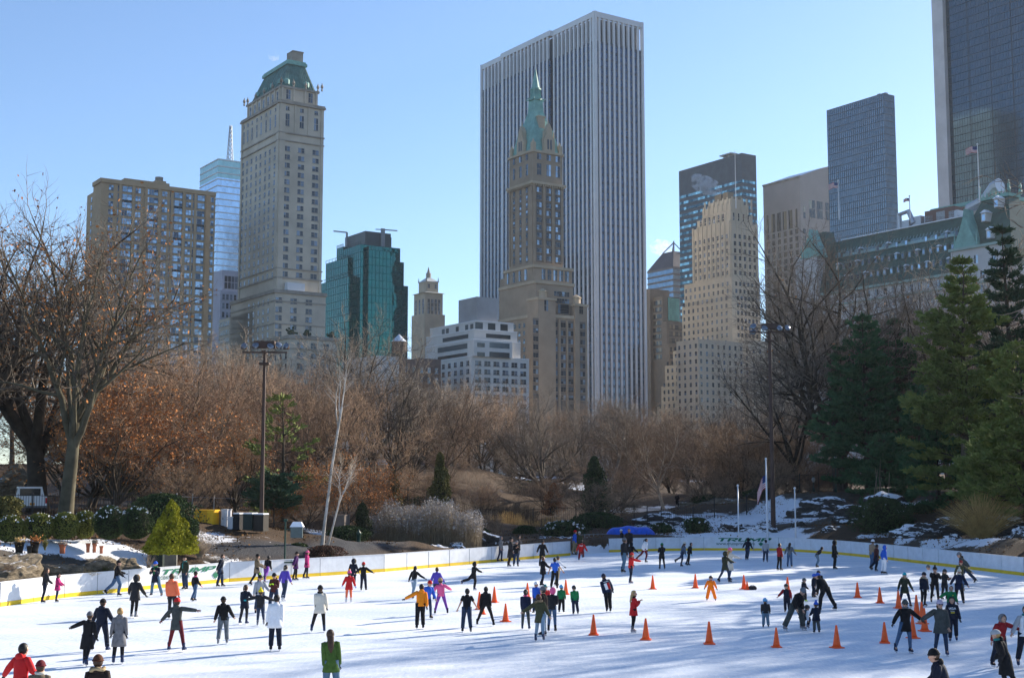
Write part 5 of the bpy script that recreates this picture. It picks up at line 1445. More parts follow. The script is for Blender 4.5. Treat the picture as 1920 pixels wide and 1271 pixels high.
pine(1925, 100, 640, 'bright green pine bough reaching in at the right edge', 107, 6.2, 15, 9, ND_LIT)
pine(1660, 126, 815, 'low dark pine sapling under the tall shaded pines', 108, 4.6, 9, 8, start=.02)
pine(1760, 116, 800, 'low bushy dark pine at the foot of the sunlit pine', 109, 4.6, 10, 8, start=.02)
pine(1860, 108, 790, 'low bushy pine with sunlit tips right of the sunlit pine', 110, 4.4, 10, 8, ND_LIT, start=.02)
pine(530, 99, 735, 'airy green hemlock with long level boughs right of the left mast', 111, 4.4, 13, 5, ND_LIT, name='hemlock_tree', gap=.30, dens=.55)
pine(515, 94, 895, 'dark low hemlock boughs above the green bins', 112, 4.6, 6, 7, ND_BLUE, name='hemlock_tree', start=.35)
pine(48, 75, 968-60, 'yellow green evergreen bush at the left edge before the pickup', 113, 1.9, 8, 7, ND_LIT, name='evergreen_bush', start=.05, tuft=.25) if False else None
for x, y, H, sd_ in ((50,80,20,121),(60,73,22,122),(66,98,23,123),(54,64,17,124),(49,52,14,125),(47,94,19,126)):
    T, Br, V, F = (pine_mesh(sd_, H, 5.0, 15, 6, dens=.7))
    r = tree_at('pine_tree', (x,y,tz(x,y)), 'pine on the bank beyond the right edge of the picture', 'tree', 'pines right of the rink beyond the picture edge')
    mesh_obj('trunk', T.mesh('trunk', BK_DARK), r); mesh_obj('branches', Br.mesh('branches', BK_DARK), r); mesh_obj('crown', npmesh('crown', V, F, ND_DARK), r)

# --- dense conifers and clipped shrubs: leaf-sized faces through the volume of the plant
def foliage(seed, n, shape, size, m, flat=.2, lump=.22, freq=1.2, ar=.55):
    """shape(u) -> radius at height fraction u; returns mesh of n small leaves, lumpy outline"""
    rg = np.random.default_rng(seed); h, rad = shape
    u = rg.uniform(0,1,n); az = rg.uniform(0,6.283,n); q = rg.uniform(0,1,n)**.33
    r = np.array([rad(x) for x in u]); x = np.cos(az)*r*q; y = np.sin(az)*r*q; z = u*h
    k = np.array([1 + lump*mnoise.noise(Vector((a*freq+seed, b*freq, c*freq))) + lump*.6*mnoise.noise(Vector((a*freq*2.7, b*freq*2.7+seed, c*freq*2.7))) for a, b, c in zip(x,y,z)])
    return leaves_mesh('foliage', np.column_stack([x*k, y*k, z]), size, m, rg, flat, ar)
def core(shape, f, m, n=12, k=9):
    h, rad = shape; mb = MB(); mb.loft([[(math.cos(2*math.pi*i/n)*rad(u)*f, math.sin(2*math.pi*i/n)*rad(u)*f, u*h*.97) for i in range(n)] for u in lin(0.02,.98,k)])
    return mb.mesh('shade_core', m, True)
M_BOX = needle('boxwood_leaf', (.085,.100,.024), (.24,.245,.065))
M_BOXD = needle('dark_boxwood_leaf', (.026,.046,.020), (.070,.100,.040))
M_THUJA = needle('golden_thuja', (.11,.125,.014), (.40,.37,.03))
M_CYP = needle('olive_cypress', (.085,.085,.030), (.19,.17,.06))
M_CORE = mat('shrub_shade_core', (.012,.014,.008), .95, scale=2)  # near-black solid core: shade inside the shrubs put into its colour
def ballshape(h, w): return (h, lambda u: w/2*math.sqrt(max(.02, 1-(2*u-1)**2))**.9)
def coneshape(h, w, p=.8): return (h, lambda u: w/2*((1-u)**p)*min(1, .55+u*5))
def shrub(name, px, D, wpx, top, label, m, shape='ball', n=5000, size=.05, snow=0, cat='shrub', group=None, lump=.22, seed=None, base=None):
    pz = put(px, 0, D); w_ = wpx*D/FPX
    if base is not None: pz.z = at(px, base, D).z
    h = at(px, top, D).z - pz.z
    shp = ballshape(h, w_) if shape == 'ball' else coneshape(h, w_, .8 if shape == 'cone' else .55)
    seed = seed or int(px*7+D); r = tree_at(name, pz, label, cat, group)
    mesh_obj('shade_core', core(shp, max(.40, .80-.42*lump), M_CORE), r)
    mesh_obj('foliage', foliage(seed, n, shp, size, m, lump=lump), r)
    if snow:
        snow = int(snow*.6); rg = np.random.default_rng(seed); a = rg.uniform(0,6.283,snow); el = np.arccos(rg.uniform(.30,1,snow)); 
        nz = np.array([mnoise.noise(Vector((math.cos(q)*2.2+px, math.sin(q)*2.2, e*3))) for q, e in zip(a, el)]); ok = nz > .22
        a, el = a[ok], el[ok]; rr = shp[1](.5)*1.02
        if shape == 'ball':
            C = np.column_stack([np.cos(a)*np.sin(el)*rr, np.sin(a)*np.sin(el)*rr, h/2+np.cos(el)*h/2*1.02])
        else:
            u = rg.uniform(.1,.95,len(a)); C = np.column_stack([np.cos(a)*np.array([shp[1](q) for q in u])*1.02, np.sin(a)*np.array([shp[1](q) for q in u])*1.02, u*h])
        mesh_obj('snow_cap', leaves_mesh('snow_cap', C, size*1.15, M_SNOW, rg, .75, .8), r)
    return r
for px, D, w_, top, base, m, lb in ((22,71.5,56,966,1015,M_BOX,'snow dusted round boxwood at the left edge, behind the dark tubs'),(76,72,60,962,1013,M_BOX,'round snow capped boxwood second from the left edge'),(123,72.5,55,960,1011,M_BOX,'round olive boxwood third from the left edge, snow on its crown'),
                                   (161,74.5,46,957,1008,M_BOX,'smallest round boxwood of the hedge row, lighter green'),(207,73.5,62,948,1010,M_BOXD,'dark round boxwood fifth along, thick snow on top'),(257,73,64,950,1010,M_BOXD,'large dark round boxwood next to the golden cone shrub')):
    shrub('boxwood_ball', px, D, w_, top, lb, m, 'ball', 6500, .050, 420, 'shrub', 'clipped boxwood balls', .10, base=base)
def thuja():
    D = 71.5; pz = put(322, 0, D); pz.z = at(322, 1038, D).z; r = tree_at('thuja', pz, 'golden yellow green cone shaped arborvitae behind the rink boards', 'shrub')
    k = D/FPX; rg = np.random.default_rng(12); V = []; Fn = 0; cores = MB()
    for i, (dx, dy, hpx, wpx) in enumerate(((0,0,100,64),(-20,.1,62,52),(22,.2,66,50),(10,-.5,80,50),(-10,-.5,76,46),(30,-.1,40,44),(-30,0,40,40),(4,.5,90,44))):
        shp = coneshape(hpx*k, wpx*k, .62); me = foliage(200+i, 3600, shp, .055, M_THUJA, lump=.9, freq=1.9)
        v_ = np.empty(len(me.vertices)*3, np.float32); me.vertices.foreach_get('co', v_); V.append(v_.reshape(-1,3) + np.array([dx*k, dy, 0])); bpy.data.meshes.remove(me)
    V = np.concatenate(V); mesh_obj('foliage', npmesh('foliage', V, np.arange(len(V)).reshape(-1,4), M_THUJA), r)
    mesh_obj('shade_core', core(coneshape(88*k, 60*k, .7), .75, M_CORE), r)
thuja()
shrub('yew_bush', 352, 77, 46, 968, 'dark rounded yew behind the golden arborvitae', M_BOXD, 'ball', 4000, .06, base=1010)
shrub('yew_bush', 305, 80, 120, 925, 'wide dark evergreen bush between hedge balls and wire fence', M_BOXD, 'ball', 9000, .07, base=1000, lump=.5)
shrub('laurel_bush', 14, 76, 56, 930, 'leafy yellow green bush at the left edge before the pickup truck', M_CYP, 'ball', 4000, .07, base=975, lump=.5)
shrub('cypress', 825, 117, 58, 848, 'olive green upright cypress behind the reeds', M_CYP, 'cone2', 12000, .085, lump=.55, cat='tree')
shrub('cypress', 736, 112, 42, 879, 'thin yellowish upright juniper left of the olive cypress', M_YLEAF if False else needle('yellow_juniper', (.11,.085,.03), (.22,.165,.06)), 'cone2', 5000, .08, lump=.8, cat='tree')
shrub('juniper', 680, 97, 42, 942, 'small dark upright juniper left of the reeds', needle('dusky_juniper', (.03,.04,.02), (.07,.08,.04)), 'cone2', 4500, .06, base=1005, lump=.6)
shrub('yew_bush', 655, 93, 80, 985, 'spreading dark yew right of the birch', M_BOXD, 'ball', 7000, .06, base=1020, lump=.4)
shrub('yew_bush', 1118, 126, 100, 960, 'wide dark yew behind the blue cover', M_BOXD, 'ball', 9000, .08, base=1002, lump=.4)
shrub('mugo_pine', 1058, 119, 86, 976, 'frosted low mugo pine by the gate', M_BOXD, 'ball', 7000, .08, 700, base=1016, lump=.4)
shrub('mugo_pine', 1305, 121, 56, 970, 'snow flecked mound shaped dwarf spruce near the left short flagpole', M_BOXD, 'ball', 4500, .08, 200, base=1004, lump=.4)
shrub('mugo_pine', 1238, 121, 50, 980, 'frosted dwarf pine right of the blue cover', M_BOXD, 'ball', 3500, .08, 320, base=1006, lump=.5)
shrub('holly_bush', 1652, 111, 112, 932, 'dark spreading holly over the right hand boards', M_BOXD, 'ball', 12000, .085, 60, base=1022, lump=.5)
shrub('holly_bush', 1725, 114, 60, 945, 'smaller dark bush right of the spreading holly', M_BOXD, 'ball', 6000, .085, base=1012, lump=.5)
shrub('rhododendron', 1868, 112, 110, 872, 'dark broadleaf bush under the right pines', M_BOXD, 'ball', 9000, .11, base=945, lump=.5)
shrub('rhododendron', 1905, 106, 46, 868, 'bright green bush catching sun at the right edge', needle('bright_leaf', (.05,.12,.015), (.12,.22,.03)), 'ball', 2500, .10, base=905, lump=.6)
shrub('dark_evergreen', 1115, 150, 70, 855, 'dark slim evergreen right of the orange shrub', M_BOXD, 'cone2', 8000, .12, base=985, lump=.6, cat='tree')
shrub('dark_evergreen', 195, 140, 60, 850, 'dark evergreen under the trees beside the parked cars', M_BOXD, 'ball', 5000, .12, base=890, lump=.6, cat='tree')
shrub('yew_bush', 225, 108, 70, 895, 'dark yew on the leafy bank above the hedge', M_BOXD, 'ball', 5000, .10, base=935, lump=.5)
shrub('orange_shrub', 1038, 150, 44, 905, 'bright orange twigged shrub below the broad spreading tree', mat('orange_twig_leaf', (.22,.085,.03), .85, col2=(.42,.18,.07), scale=1.5), 'cone2', 5000, .09, base=966, lump=.6)
shrub('yew_bush', 512, 84, 46, 1020, 'low grey green bush beside the thin lamp pole', M_BOXD, 'ball', 3000, .06, base=1037, lump=.5)
shrub('yew_bush', 560, 86, 40, 1018, 'low frosted bush between lamp pole and birch', M_BOXD, 'ball', 2500, .06, 120, base=1035, lump=.5)
shrub('bramble', 610, 83.5, 70, 1022, 'low tangle of dark red brown stems below the birch', mat('bramble_leaf', (.05,.022,.014), .9, col2=(.13,.06,.035), scale=3), 'ball', 4000, .05, base=1048, lump=.5)
for px, D, base, h_, lb in ((1330,150,948,20,'dark bush left of the seated figure'),(1420,150,935,18,'low bush beside the right mast'),(870,240,935,36,'dark hedge mound by the pond path'),(1010,230,955,55,'wide dark bush on the pond bank')):
    shrub('yew_bush', px, D, h_*2.6, base-h_, lb, M_BOXD, 'ball', 3500, .12, base=base, lump=.5)

def stems(name, px, D, wpx, top, label, m, n, seed, spread=.35, seg=4, rad=.012, head=None, cat='plant', kind=None, base=None, depth=None, group=None):
    pz = put(px, 0, D); 
    if base is not None: pz.z = at(px, base, D).z
    H = at(px, top, D).z - pz.z; w_ = wpx*D/FPX; rg = np.random.default_rng(seed); Tb = Tubes(); tips = []
    dp = depth or w_*.6
    for k in range(n):
        x0 = rg.uniform(-.5,.5)*w_; y0 = rg.uniform(-.5,.5)*dp
        if spread > .5: x0 *= .15; y0 *= .15
        h = H*rg.uniform(.55,1.0)*(1-.30*(2*x0/w_)**4 + .10*math.sin(x0*1.7)+.06*math.sin(x0*4.1) if spread < .5 else 1); lx, ly = rg.normal()*spread*h*.4, rg.normal()*spread*h*.4
        if spread > .5: lx = rg.uniform(-.5,.5)*w_; ly = rg.uniform(-.5,.5)*dp; h *= 1-.35*abs(2*lx/w_)
        q = np.linspace(0,1,seg+1); P = np.column_stack([x0+lx*q**1.4, y0+ly*q**1.4, h*q - .02 - (.12*h*q**3 if spread > .5 else 0)])
        Tb.add(P, np.linspace(rad, rad*.4, seg+1), 3); tips.append(P[-1]); tips.append(P[-2]*.3+P[-1]*.7)
    r = tree_at(name, pz, label, cat, group)
    if kind: r['kind'] = kind
    mesh_obj('stems', Tb.mesh('stems', m), r)
    if head:
        t = np.array(tips); t = np.repeat(t, head[1], 0) + rg.normal(size=(len(t)*head[1],3))*np.array([.05,.05,.13])
        mesh_obj('plumes', leaves_mesh('plumes', t, head[2], head[0], rg, 0, .4), r)
    return r
M_REED = mat('dry_reed', (.22,.17,.11), .9, col2=(.46,.37,.25), scale=2)
M_PLUME = mat('reed_plume', (.28,.25,.22), .9, col2=(.55,.50,.46), scale=2)
M_GRASS = mat('golden_grass', (.36,.22,.07), .85, col2=(.70,.48,.19), scale=2)
stems('reed_bed', 800, 101, 205, 944, 'tall bed of dry plumed reeds behind the boards', M_REED, 2600, 5, .12, 3, .014, (M_PLUME, 3, .085), 'reeds', base=1036, depth=5)
stems('ornamental_grass', 1838, 99, 150, 898, 'big arching tuft of golden grass on the right bank', M_GRASS, 900, 6, .9, 6, .012, None, 'grass tuft', base=1020)
stems('dry_grass', 940, 132, 110, 960, 'dry orange grasses behind the pond fence', M_GRASS, 700, 8, .2, 3, .013, None, 'grass tuft', base=1004, depth=4)
stems('dry_grass', 1020, 131, 90, 968, 'straw coloured grasses left of the frosted mugo pine', M_GRASS, 500, 9, .2, 3, .013, None, 'grass tuft', base=1006, depth=4)
stems('bare_shrub', 378, 78, 60, 985, 'pale twiggy shrub against the golden arborvitae', BK_PALE, 260, 10, .9, 5, .008, (M_PLUME, 1, .05), 'shrub', base=1045)
stems('bare_shrub', 405, 77.2, 70, 1032, 'low bleached weeds in the snow above the left lettering', BK_PALE, 220, 12, .8, 4, .007, None, 'shrub', base=1056)
stems('bare_shrub', 470, 79, 40, 1040, 'small pale weeds in snow behind the coated pair', BK_PALE, 120, 13, .8, 4, .007, None, 'shrub', base=1056)
stems('dry_grass', 88, 67, 14, 1002, 'green yucca like tuft beside the dark tubs', M_CYP, 90, 14, .6, 3, .012, None, 'grass tuft', base=1030)
stems('bare_shrub', 282, 72, 34, 1020, 'thin brown stems growing by the dark box', BK_TWIG, 30, 15, .7, 5, .010, None, 'shrub', base=1066)
stems('bare_shrub', 200, 69.6, 26, 1052, 'small green leaves at the foot of the rock', M_CYP, 70, 16, .6, 3, .012, None, 'shrub', base=1078)
stems('bare_shrub', 20, 64, 36, 1050, 'reddish weeds on the rock at the left edge', BK_RED, 140, 17, .8, 4, .008, None, 'shrub', base=1080)
stems('bare_shrub', 160, 68, 60, 1058, 'ochre weeds hanging on the rock behind the boards', M_GRASS, 200, 18, .8, 4, .008, None, 'shrub', base=1086)
stems('bare_shrub', 1160, 148, 40, 945, 'dark bare bush before the snowy pond slope', BK_DARK, 200, 19, .8, 5, .012, None, 'shrub', base=990)
stems('bare_shrub', 860, 185, 120, 888, 'brown bare thicket along the pond wall', BK_TWIG, 700, 20, .3, 4, .02, None, 'shrub', base=940, depth=8)
stems('bare_shrub', 1000, 190, 130, 896, 'dark bare thicket beside the pond', BK_DARK, 700, 21, .35, 4, .02, None, 'shrub', base=958, depth=8)
stems('bare_shrub', 1480, 131, 60, 918, 'small bare bush on the snowy slope by the right mast', BK_DARK, 200, 22, .8, 4, .01, None, 'shrub', base=960)
stems('bare_shrub', 1650, 122, 40, 860, 'two thin bare saplings before the shaded pines', BK_PALE, 6, 23, .25, 5, .035, None, 'shrub', base=935)
stems('bare_shrub', 775, 175, 50, 892, 'tan bare bush left of the olive cypress', BK_PALE, 350, 24, .8, 4, .014, None, 'shrub', base=915)

for i, (px, D, w_, top, base, m, lb) in enumerate(((700,124,90,920,985,BK_TWIG,'brown thicket at the left end of the pond fence'),(770,140,80,935,992,BK_DARK,'dark thicket behind the reeds, below the olive cypress'),(850,142,90,930,990,BK_TWIG,'brown thicket behind the right half of the reeds'),
    (905,126,70,958,1005,BK_TWIG,'tan thicket right behind the plumed reeds'),(965,140,80,940,990,BK_DARK,'dark bare thicket along the pond fence, left of the orange shrub'),(1070,140,60,945,992,BK_TWIG,'brown bare thicket right of the orange shrub'),(930,160,120,935,970,BK_DARK,'low dark bramble on the far pond shore'),(1000,165,90,940,975,BK_TWIG,'low brown bramble on the far pond shore below the spreading tree'))):
    stems('bare_thicket', px, D, w_, top, lb, m, 520, 40+i, .45, 4, .016, None, 'shrub', base=base, depth=5)
for px, D, top, base, w_, lb in ((890,122,985,1016,50,'dark low bush at the right end of the reeds'),(985,124,985,1014,46,'dark low bush under the pond fence'),(760,160,925,955,70,'dark ivy mound left of the olive cypress'),(945,205,905,940,110,'long dark ivy mound below the pond wall')):
    shrub('ivy_mound', px, D, w_, top, lb, M_BOXD, 'ball', 4000, .09, base=base, lump=.5)

# undergrowth along the far right shore and behind the right mast
for i in range(12):
    px = 1330 + i*24 + rnd.uniform(-9,9)
    wood((5,1,2)[i%3], px, rnd.uniform(150, 185), rnd.uniform(3.6, 5.6), 'low bare bush behind the iron fence near the right mast', 'undergrowth behind the right iron fence', None, 1.4)

# fallen leaves and dry grass blades lying on the banks
def litter():
    rg = np.random.default_rng(77); n = 60000
    px = rg.uniform(-40, 1960, n); D = 60 + 95*rg.uniform(0,1,n)**.8
    X = (px-CX)/FPX*D*.995; Y = D; sd = rink_sd(X, Y); ok = sd > .7; X, Y = X[ok], Y[ok]; Z = terr(X, Y)
    k = np.array([mnoise.noise(Vector((x*.25, y*.25, 5.0))) for x, y in zip(X, Y)]); ok = k > -.12; X, Y, Z = X[ok], Y[ok], Z[ok]
    C = np.column_stack([X, Y, Z + rg.uniform(.0,.07,len(X))])
    o = mesh_obj('fallen_leaves', leaves_mesh('fallen_leaves', C, .075, mat('fallen_leaf', (.06,.032,.014), .9, col2=(.24,.13,.05), scale=.6, spec=.1), rg, .35))
    tag(o, 'dead leaves and dry blades scattered over the banks', kind='stuff')
litter()
# ---------------------------------------------------------------- skaters
PAL = dict(blk=(.010,.010,.012), chr=(.022,.022,.025), nav=(.012,.018,.045), dnv=(.010,.014,.028), gry=(.15,.15,.16), lgr=(.34,.35,.37), dgr=(.055,.062,.060), wht=(.74,.75,.78), crm=(.58,.54,.46),
  red=(.50,.018,.020), mar=(.13,.014,.020), drd=(.24,.012,.018), cor=(.80,.17,.075), org=(.85,.25,.012), nor=(.95,.20,.01), pnk=(.72,.045,.22), hpk=(.80,.12,.28), mag=(.45,.03,.16), pur=(.17,.045,.30), vio=(.095,.06,.40), dpu=(.07,.018,.10),
  blu=(.02,.10,.50), lbl=(.10,.35,.62), teal=(.02,.16,.16), tur=(.02,.36,.42), grn=(.01,.16,.055), mos=(.060,.115,.022), olv=(.065,.065,.032), dol=(.030,.036,.022), khk=(.26,.20,.11), tan=(.28,.20,.13), brn=(.055,.032,.022), dbr=(.026,.016,.013), mrn=(.075,.022,.020),
  jen=(.055,.105,.19), djn=(.022,.038,.075), ljn=(.24,.32,.40), sjn=(.10,.17,.24), yel=(.80,.62,.02), lim=(.45,.75,.04), lil=(.42,.36,.46), gld=(.36,.22,.085), blo=(.42,.28,.12), hbr=(.055,.028,.014), hbk=(.010,.008,.008), aub=(.085,.030,.014), fur=(.24,.17,.10), gfr=(.36,.27,.15), cot=(.12,.14,.16), twd=(.17,.13,.085), bgr=(.08,.11,.16), socks=(.6,.62,.7), boot=(.03,.045,.10), bbk=(.012,.014,.02), bgy=(.22,.22,.24), bwh=(.62,.62,.64))
def cloth(c):
    return mat('cloth_'+c, PAL[c], .82, var=.30 if max(PAL[c]) < .2 else .08, scale=7.0, spec=.2, bump=.25)
M_SKIN = {0: mat('skin_light', (.52,.30,.21), .55, var=.06, scale=6), 1: mat('skin_tan', (.36,.19,.115), .55, var=.06, scale=6), 2: mat('skin_dark', (.13,.065,.04), .55, var=.06, scale=6)}
M_EYE = mat('eye_dark', (.015,.01,.01), .3); M_LIP = mat('lips', (.32,.10,.09), .5)
M_BLADE = mat('skate_blade', (.55,.57,.60), .25, metal=.9)
M_FUR = mat('fur_trim', PAL['fur'], .95, var=.5, scale=14)
M_HELM = lambda c: mat('helmet_'+c, PAL[c], .3, var=.08, scale=3, spec=.5)

LEGS = {  # own left: forward, out, knee; own right: forward, out, knee (degrees)
 'st': (2,5,5, -2,5,5), 'tog': (3,2,8, 0,2,6), 'gl': (14,4,14, -12,5,10), 'gr': (-12,5,10, 14,4,14), 'sl': (20,5,28, -26,7,16), 'sr': (-26,7,16, 20,5,28), 'wide': (3,15,6, -2,15,6), 'wd2': (8,24,14, -4,22,10),
 'pl': (4,3,10, 2,20,4), 'pr': (2,20,4, 4,3,10), 'kl': (62,8,75, -6,6,92), 'bend': (34,12,44, 4,14,30), 'fall': (70,16,95, 78,14,110), 'bl': (10,4,16, -38,10,26), 'br': (-38,10,26, 10,4,16), 'sit': (14,8,10, -10,8,4)}
ARMS = {'dn': (3,6,12, 6,7,12), 'out': (4,48,14, 4,48,14), 'hi': (2,80,6, 2,80,6), 'w': (6,26,14, 6,26,14), 'L': (5,58,12, 4,12,16), 'Rr': (4,12,16, 5,58,12), 'fw': (32,10,30, 32,10,30), 'fwR': (6,10,14, 58,8,18), 'fwL': (58,8,18, 6,10,14),
 'fold': (26,8,98, 24,8,100), 'pk': (-8,20,34, -8,20,34), 'face': (62,14,128, 62,14,128), 'hipL': (-10,34,62, 4,10,12), 'dnb': (-14,12,8, -14,12,8), 'LoRd': (4,40,8, 2,86,4), 'LdRo': (2,86,4, 4,40,8), 'sw': (40,12,20, -26,14,10), 'ws': (-26,14,10, 40,12,20), 'cam': (40,10,90, 40,10,90), 'swing': (30,30,10,-30,30,10)}

def ell(c, ax, ay, rx, ry, n=12, ph=0): return [c + ax*(rx*math.cos(2*math.pi*i/n+ph)) + ay*(ry*math.sin(2*math.pi*i/n+ph)) for i in range(n)]

BODIES = []
def person(px, head, foot, face, legs='st', arms='dn', top=('j','blk'), bot=('s','djn'), hd=('hair','hbr'), label='', H=None, lean=0, side=0, look=None, glove=None, skate='boot', skin=0, extra=(), D=None, child=False, puff=1.0, group=None, turn=0, zoff=0.0, drop=0.0):
    if D is None:
        g = gnd(px, foot)
    else:
        q = at(px, 1150 if D < 60 else 930, D); g = Vector((q.x, D, 0))
    if zoff: g.z = zoff
    if H is None: H = at(px, head, g.y).z - g.z - .05
    s = H/1.75; hs = s*1.17*(1.0 if H > 1.5 else (1.75/H)**.45)      # children have larger heads
    legs = LEGS[legs] if isinstance(legs, str) else legs; arms = ARMS[arms] if isinstance(arms, str) else arms
    # nobody stands quite straight: small differences of balance, knees and arms
    q_ = random.Random(int(px*13+head*7)); g_ = lambda a: q_.uniform(-a, a)
    legs = tuple(v_+g_(a) for v_, a in zip(legs, (6,3,5,6,3,5))); legs = tuple(max(3, v_+5) if i in (2,5) else v_ for i, v_ in enumerate(legs))
    arms = tuple(v_+g_(a) for v_, a in zip(arms, (10,6,9,10,6,9))); arms = tuple(max(4, v_+6) if i in (2,5) else v_ for i, v_ in enumerate(arms))
    lean = lean + q_.uniform(1,7); side = side + g_(4); look = (look or 0) + g_(22)
    root = empty('person', g, -R(face)); tag(root, label, 'person', group)
    bw = 1.0 if H > 1.5 else 1.0 + min(.2, (1.5-H)*.5)      # children are stockier
    X, Y, Z = Vector((1,0,0)), Vector((0,1,0)), Vector((0,0,1))
    def swing(f, o, sx):       # unit vector of a limb that hangs down: swung forward f, outward o (sx: -1 left, +1 right)
        f, o = R(f), R(o); return Vector((sx*math.sin(o), math.sin(f)*math.cos(o), -math.cos(f)*math.cos(o)))
    th, sh = .43*s, .42*s; bootH = (.115+.055)*s
    hipw = .088*s; J = {}
    low = 1e9
    for k, sx in ((0,-1),(1,1)):
        f, o, kn = legs[3*k:3*k+3]
        hp = Vector((sx*hipw,0,0)); kne = hp + swing(f,o,sx)*th; ank = kne + swing(f-kn,o*.85,sx)*sh
        J['hip',k], J['knee',k], J['ank',k] = hp, kne, ank; low = min(low, ank.z)
    up = bootH - low
    for q in list(J): J[q] = J[q] + Z*up
    pel = Vector((0,0,up))
    # spine
    T = Matrix.Rotation(-R(lean), 3, 'X') @ Matrix.Rotation(R(side), 3, 'Y')
    sp = lambda h, y=0, x=0: pel + T @ Vector((x, y, h))
    chest, nk, hdc = sp(.38*s), sp(.505*s, -.005), sp(.505*s)
    hl = (look or 0) ; HT = Matrix.Rotation(-R(lean*.45), 3, 'X') @ Matrix.Rotation(R(side*.4), 3, 'Y') @ Matrix.Rotation(-R(hl), 3, 'Z')
    if drop: HT = Matrix.Rotation(-R(lean*.45+drop), 3, 'X') @ Matrix.Rotation(-R(hl), 3, 'Z')
    hc = nk + T @ Vector((0,.012*s,.050*s)) + HT @ Vector((0,.015*hs,.085*hs))     # head centre
    shw = .172*s*bw
    for k, sx in ((0,-1),(1,1)):
        f, o, el = arms[3*k:3*k+3]
        a = sp(.437*s, -.01*s, sx*shw*.96)
        d1 = T @ swing(f-lean*.35,o,sx); ua, fa = .285*s, .245*s
        e = a + d1*ua
        # the forearm bends toward the front (and inward for strongly bent elbows)
        inw = max(0, (el-70)/60)*.9
        d2 = (Matrix.Rotation(0,3,'X') @ (d1*math.cos(R(el)) + (T @ Vector((-sx*inw,1,.15)).normalized() - d1*(d1.dot(T @ Vector((-sx*inw,1,.15)).normalized())))*math.sin(R(el)))).normalized()
        w_ = e + d2*fa
        J['sho',k], J['elb',k], J['wri',k], J['hdir',k] = a, e, w_, d2
    # ---- body: one skinned figure with head, hands of five fingers and feet
    bv = []; be = []; br = []
    def v(p, r, par=None):
        bv.append(p); br.append(r if hasattr(r,'__len__') else (r,r))
        if par is not None: be.append((par, len(bv)-1))
        return len(bv)-1
    p0 = v(pel+Z*.03*s, .10*s); p1 = v(sp(.2*s), .095*s, p0); p2 = v(chest, .105*s, p1); p3 = v(sp(.475*s), .065*s, p2); p4 = v(nk+T@Vector((0,.01,.03))*s, .047*s, p3)
    h1 = v(hc - HT@Vector((0,-.012,.062))*hs, .058*hs, p4); h2 = v(hc+HT@Vector((0,.006,-.01))*hs, (.078*hs,.090*hs), h1); h3 = v(hc + HT@Vector((0,-.006,.055))*hs, (.072*hs,.082*hs), h2); h4 = v(hc + HT@Vector((0,-.006,.088))*hs, .045*hs, h3)
    v(hc + HT@Vector((0,.108,-.022))*hs, .013*hs, h2)   # nose
    v(hc + HT@Vector((0,.075,-.085))*hs, .024*hs, h1)   # chin
    for sx in (-1,1): v(hc + HT@Vector((sx*.086,-.005,-.012))*hs, .016*hs, h2)   # ears
    hands = []
    for k, sx in ((0,-1),(1,1)):
        a, e, w_, d2 = J['sho',k], J['elb',k], J['wri',k], J['hdir',k]
        i0 = v(a, .055*s, p2); i1 = v(a+(e-a)*.5, .048*s, i0); i2 = v(e, .040*s, i1); i3 = v(w_, .026*s, i2)
        # palm frame
        side_ = d2.cross(T@Y); side_ = (side_ if side_.length > .2 else d2.cross(Z)).normalized(); pn = side_.cross(d2).normalized()
        pm = v(w_ + d2*.055*s, (.034*s,.018*s), i3); hands.append(w_ + d2*.09*s)
        for fi, (off, ln) in enumerate(((-.030,.062),(-.010,.075),(.010,.070),(.029,.055))):
            b1 = v(w_ + d2*.10*s + side_*off*s, .0085*s, pm); b2 = v(w_ + d2*(.10+ln*.55)*s + side_*off*1.1*s + pn*.012*s, .0080*s, b1); v(w_ + d2*(.10+ln*.9)*s + side_*off*1.1*s + pn*.034*s, .0070*s, b2)
        t1 = v(w_ + d2*.045*s - side_*sx*.045*s + pn*.012*s, .0105*s, pm); v(w_ + d2*.085*s - side_*sx*.058*s + pn*.028*s, .0085*s, t1)
        l0 = v(J['hip',k], .085*s, p0); l1 = v(J['hip',k]*.5+J['knee',k]*.5, .070*s, l0); l2 = v(J['knee',k], .052*s, l1); l3 = v(J['knee',k]*.55+J['ank',k]*.45, .050*s, l2); l4 = v(J['ank',k], .034*s, l3)
        v(J['ank',k] + Vector((sx*.02,.13,-.06))*s, .030*s, l4)
    me = bpy.data.meshes.new('body'); me.from_pydata([tuple(q) for q in bv], be, [])
    bo = mesh_obj('body', me, root)
    sk = bo.modifiers.new('skin', 'SKIN'); sk.use_smooth_shade = True
    for i, q in enumerate(me.skin_vertices[0].data): q.radius = br[i]; q.use_root = (i == 0)
    sb = bo.modifiers.new('sub', 'SUBSURF'); sb.levels = 1; sb.render_levels = 1
    BODIES.append((bo, M_SKIN[skin], cloth(glove) if glove else None, hands, .115*s, hc.copy(), HT.copy(), hs, abs(((face+(look or 0)+180) % 360)-180) > 55))
    # ---- trousers
    kind, bc = bot; wf = {'s':(.097,.070,.064,.050),'r':(.110,.086,.083,.075),'w':(.115,.10,.10,.10),'f':(.095,.070,.075,.095)}[kind]; wf = tuple(q_*bw for q_ in wf)
    tb = MB()
    tb.loft([ell(pel+T@Vector((0,0,h))*s, X, Y, rx*s, ry*s) for h, rx, ry in ((-.10,.06,.06),(-.07,.14,.11),(.0,.172,.122),(.08,.158,.112),(.13,.145,.105))])
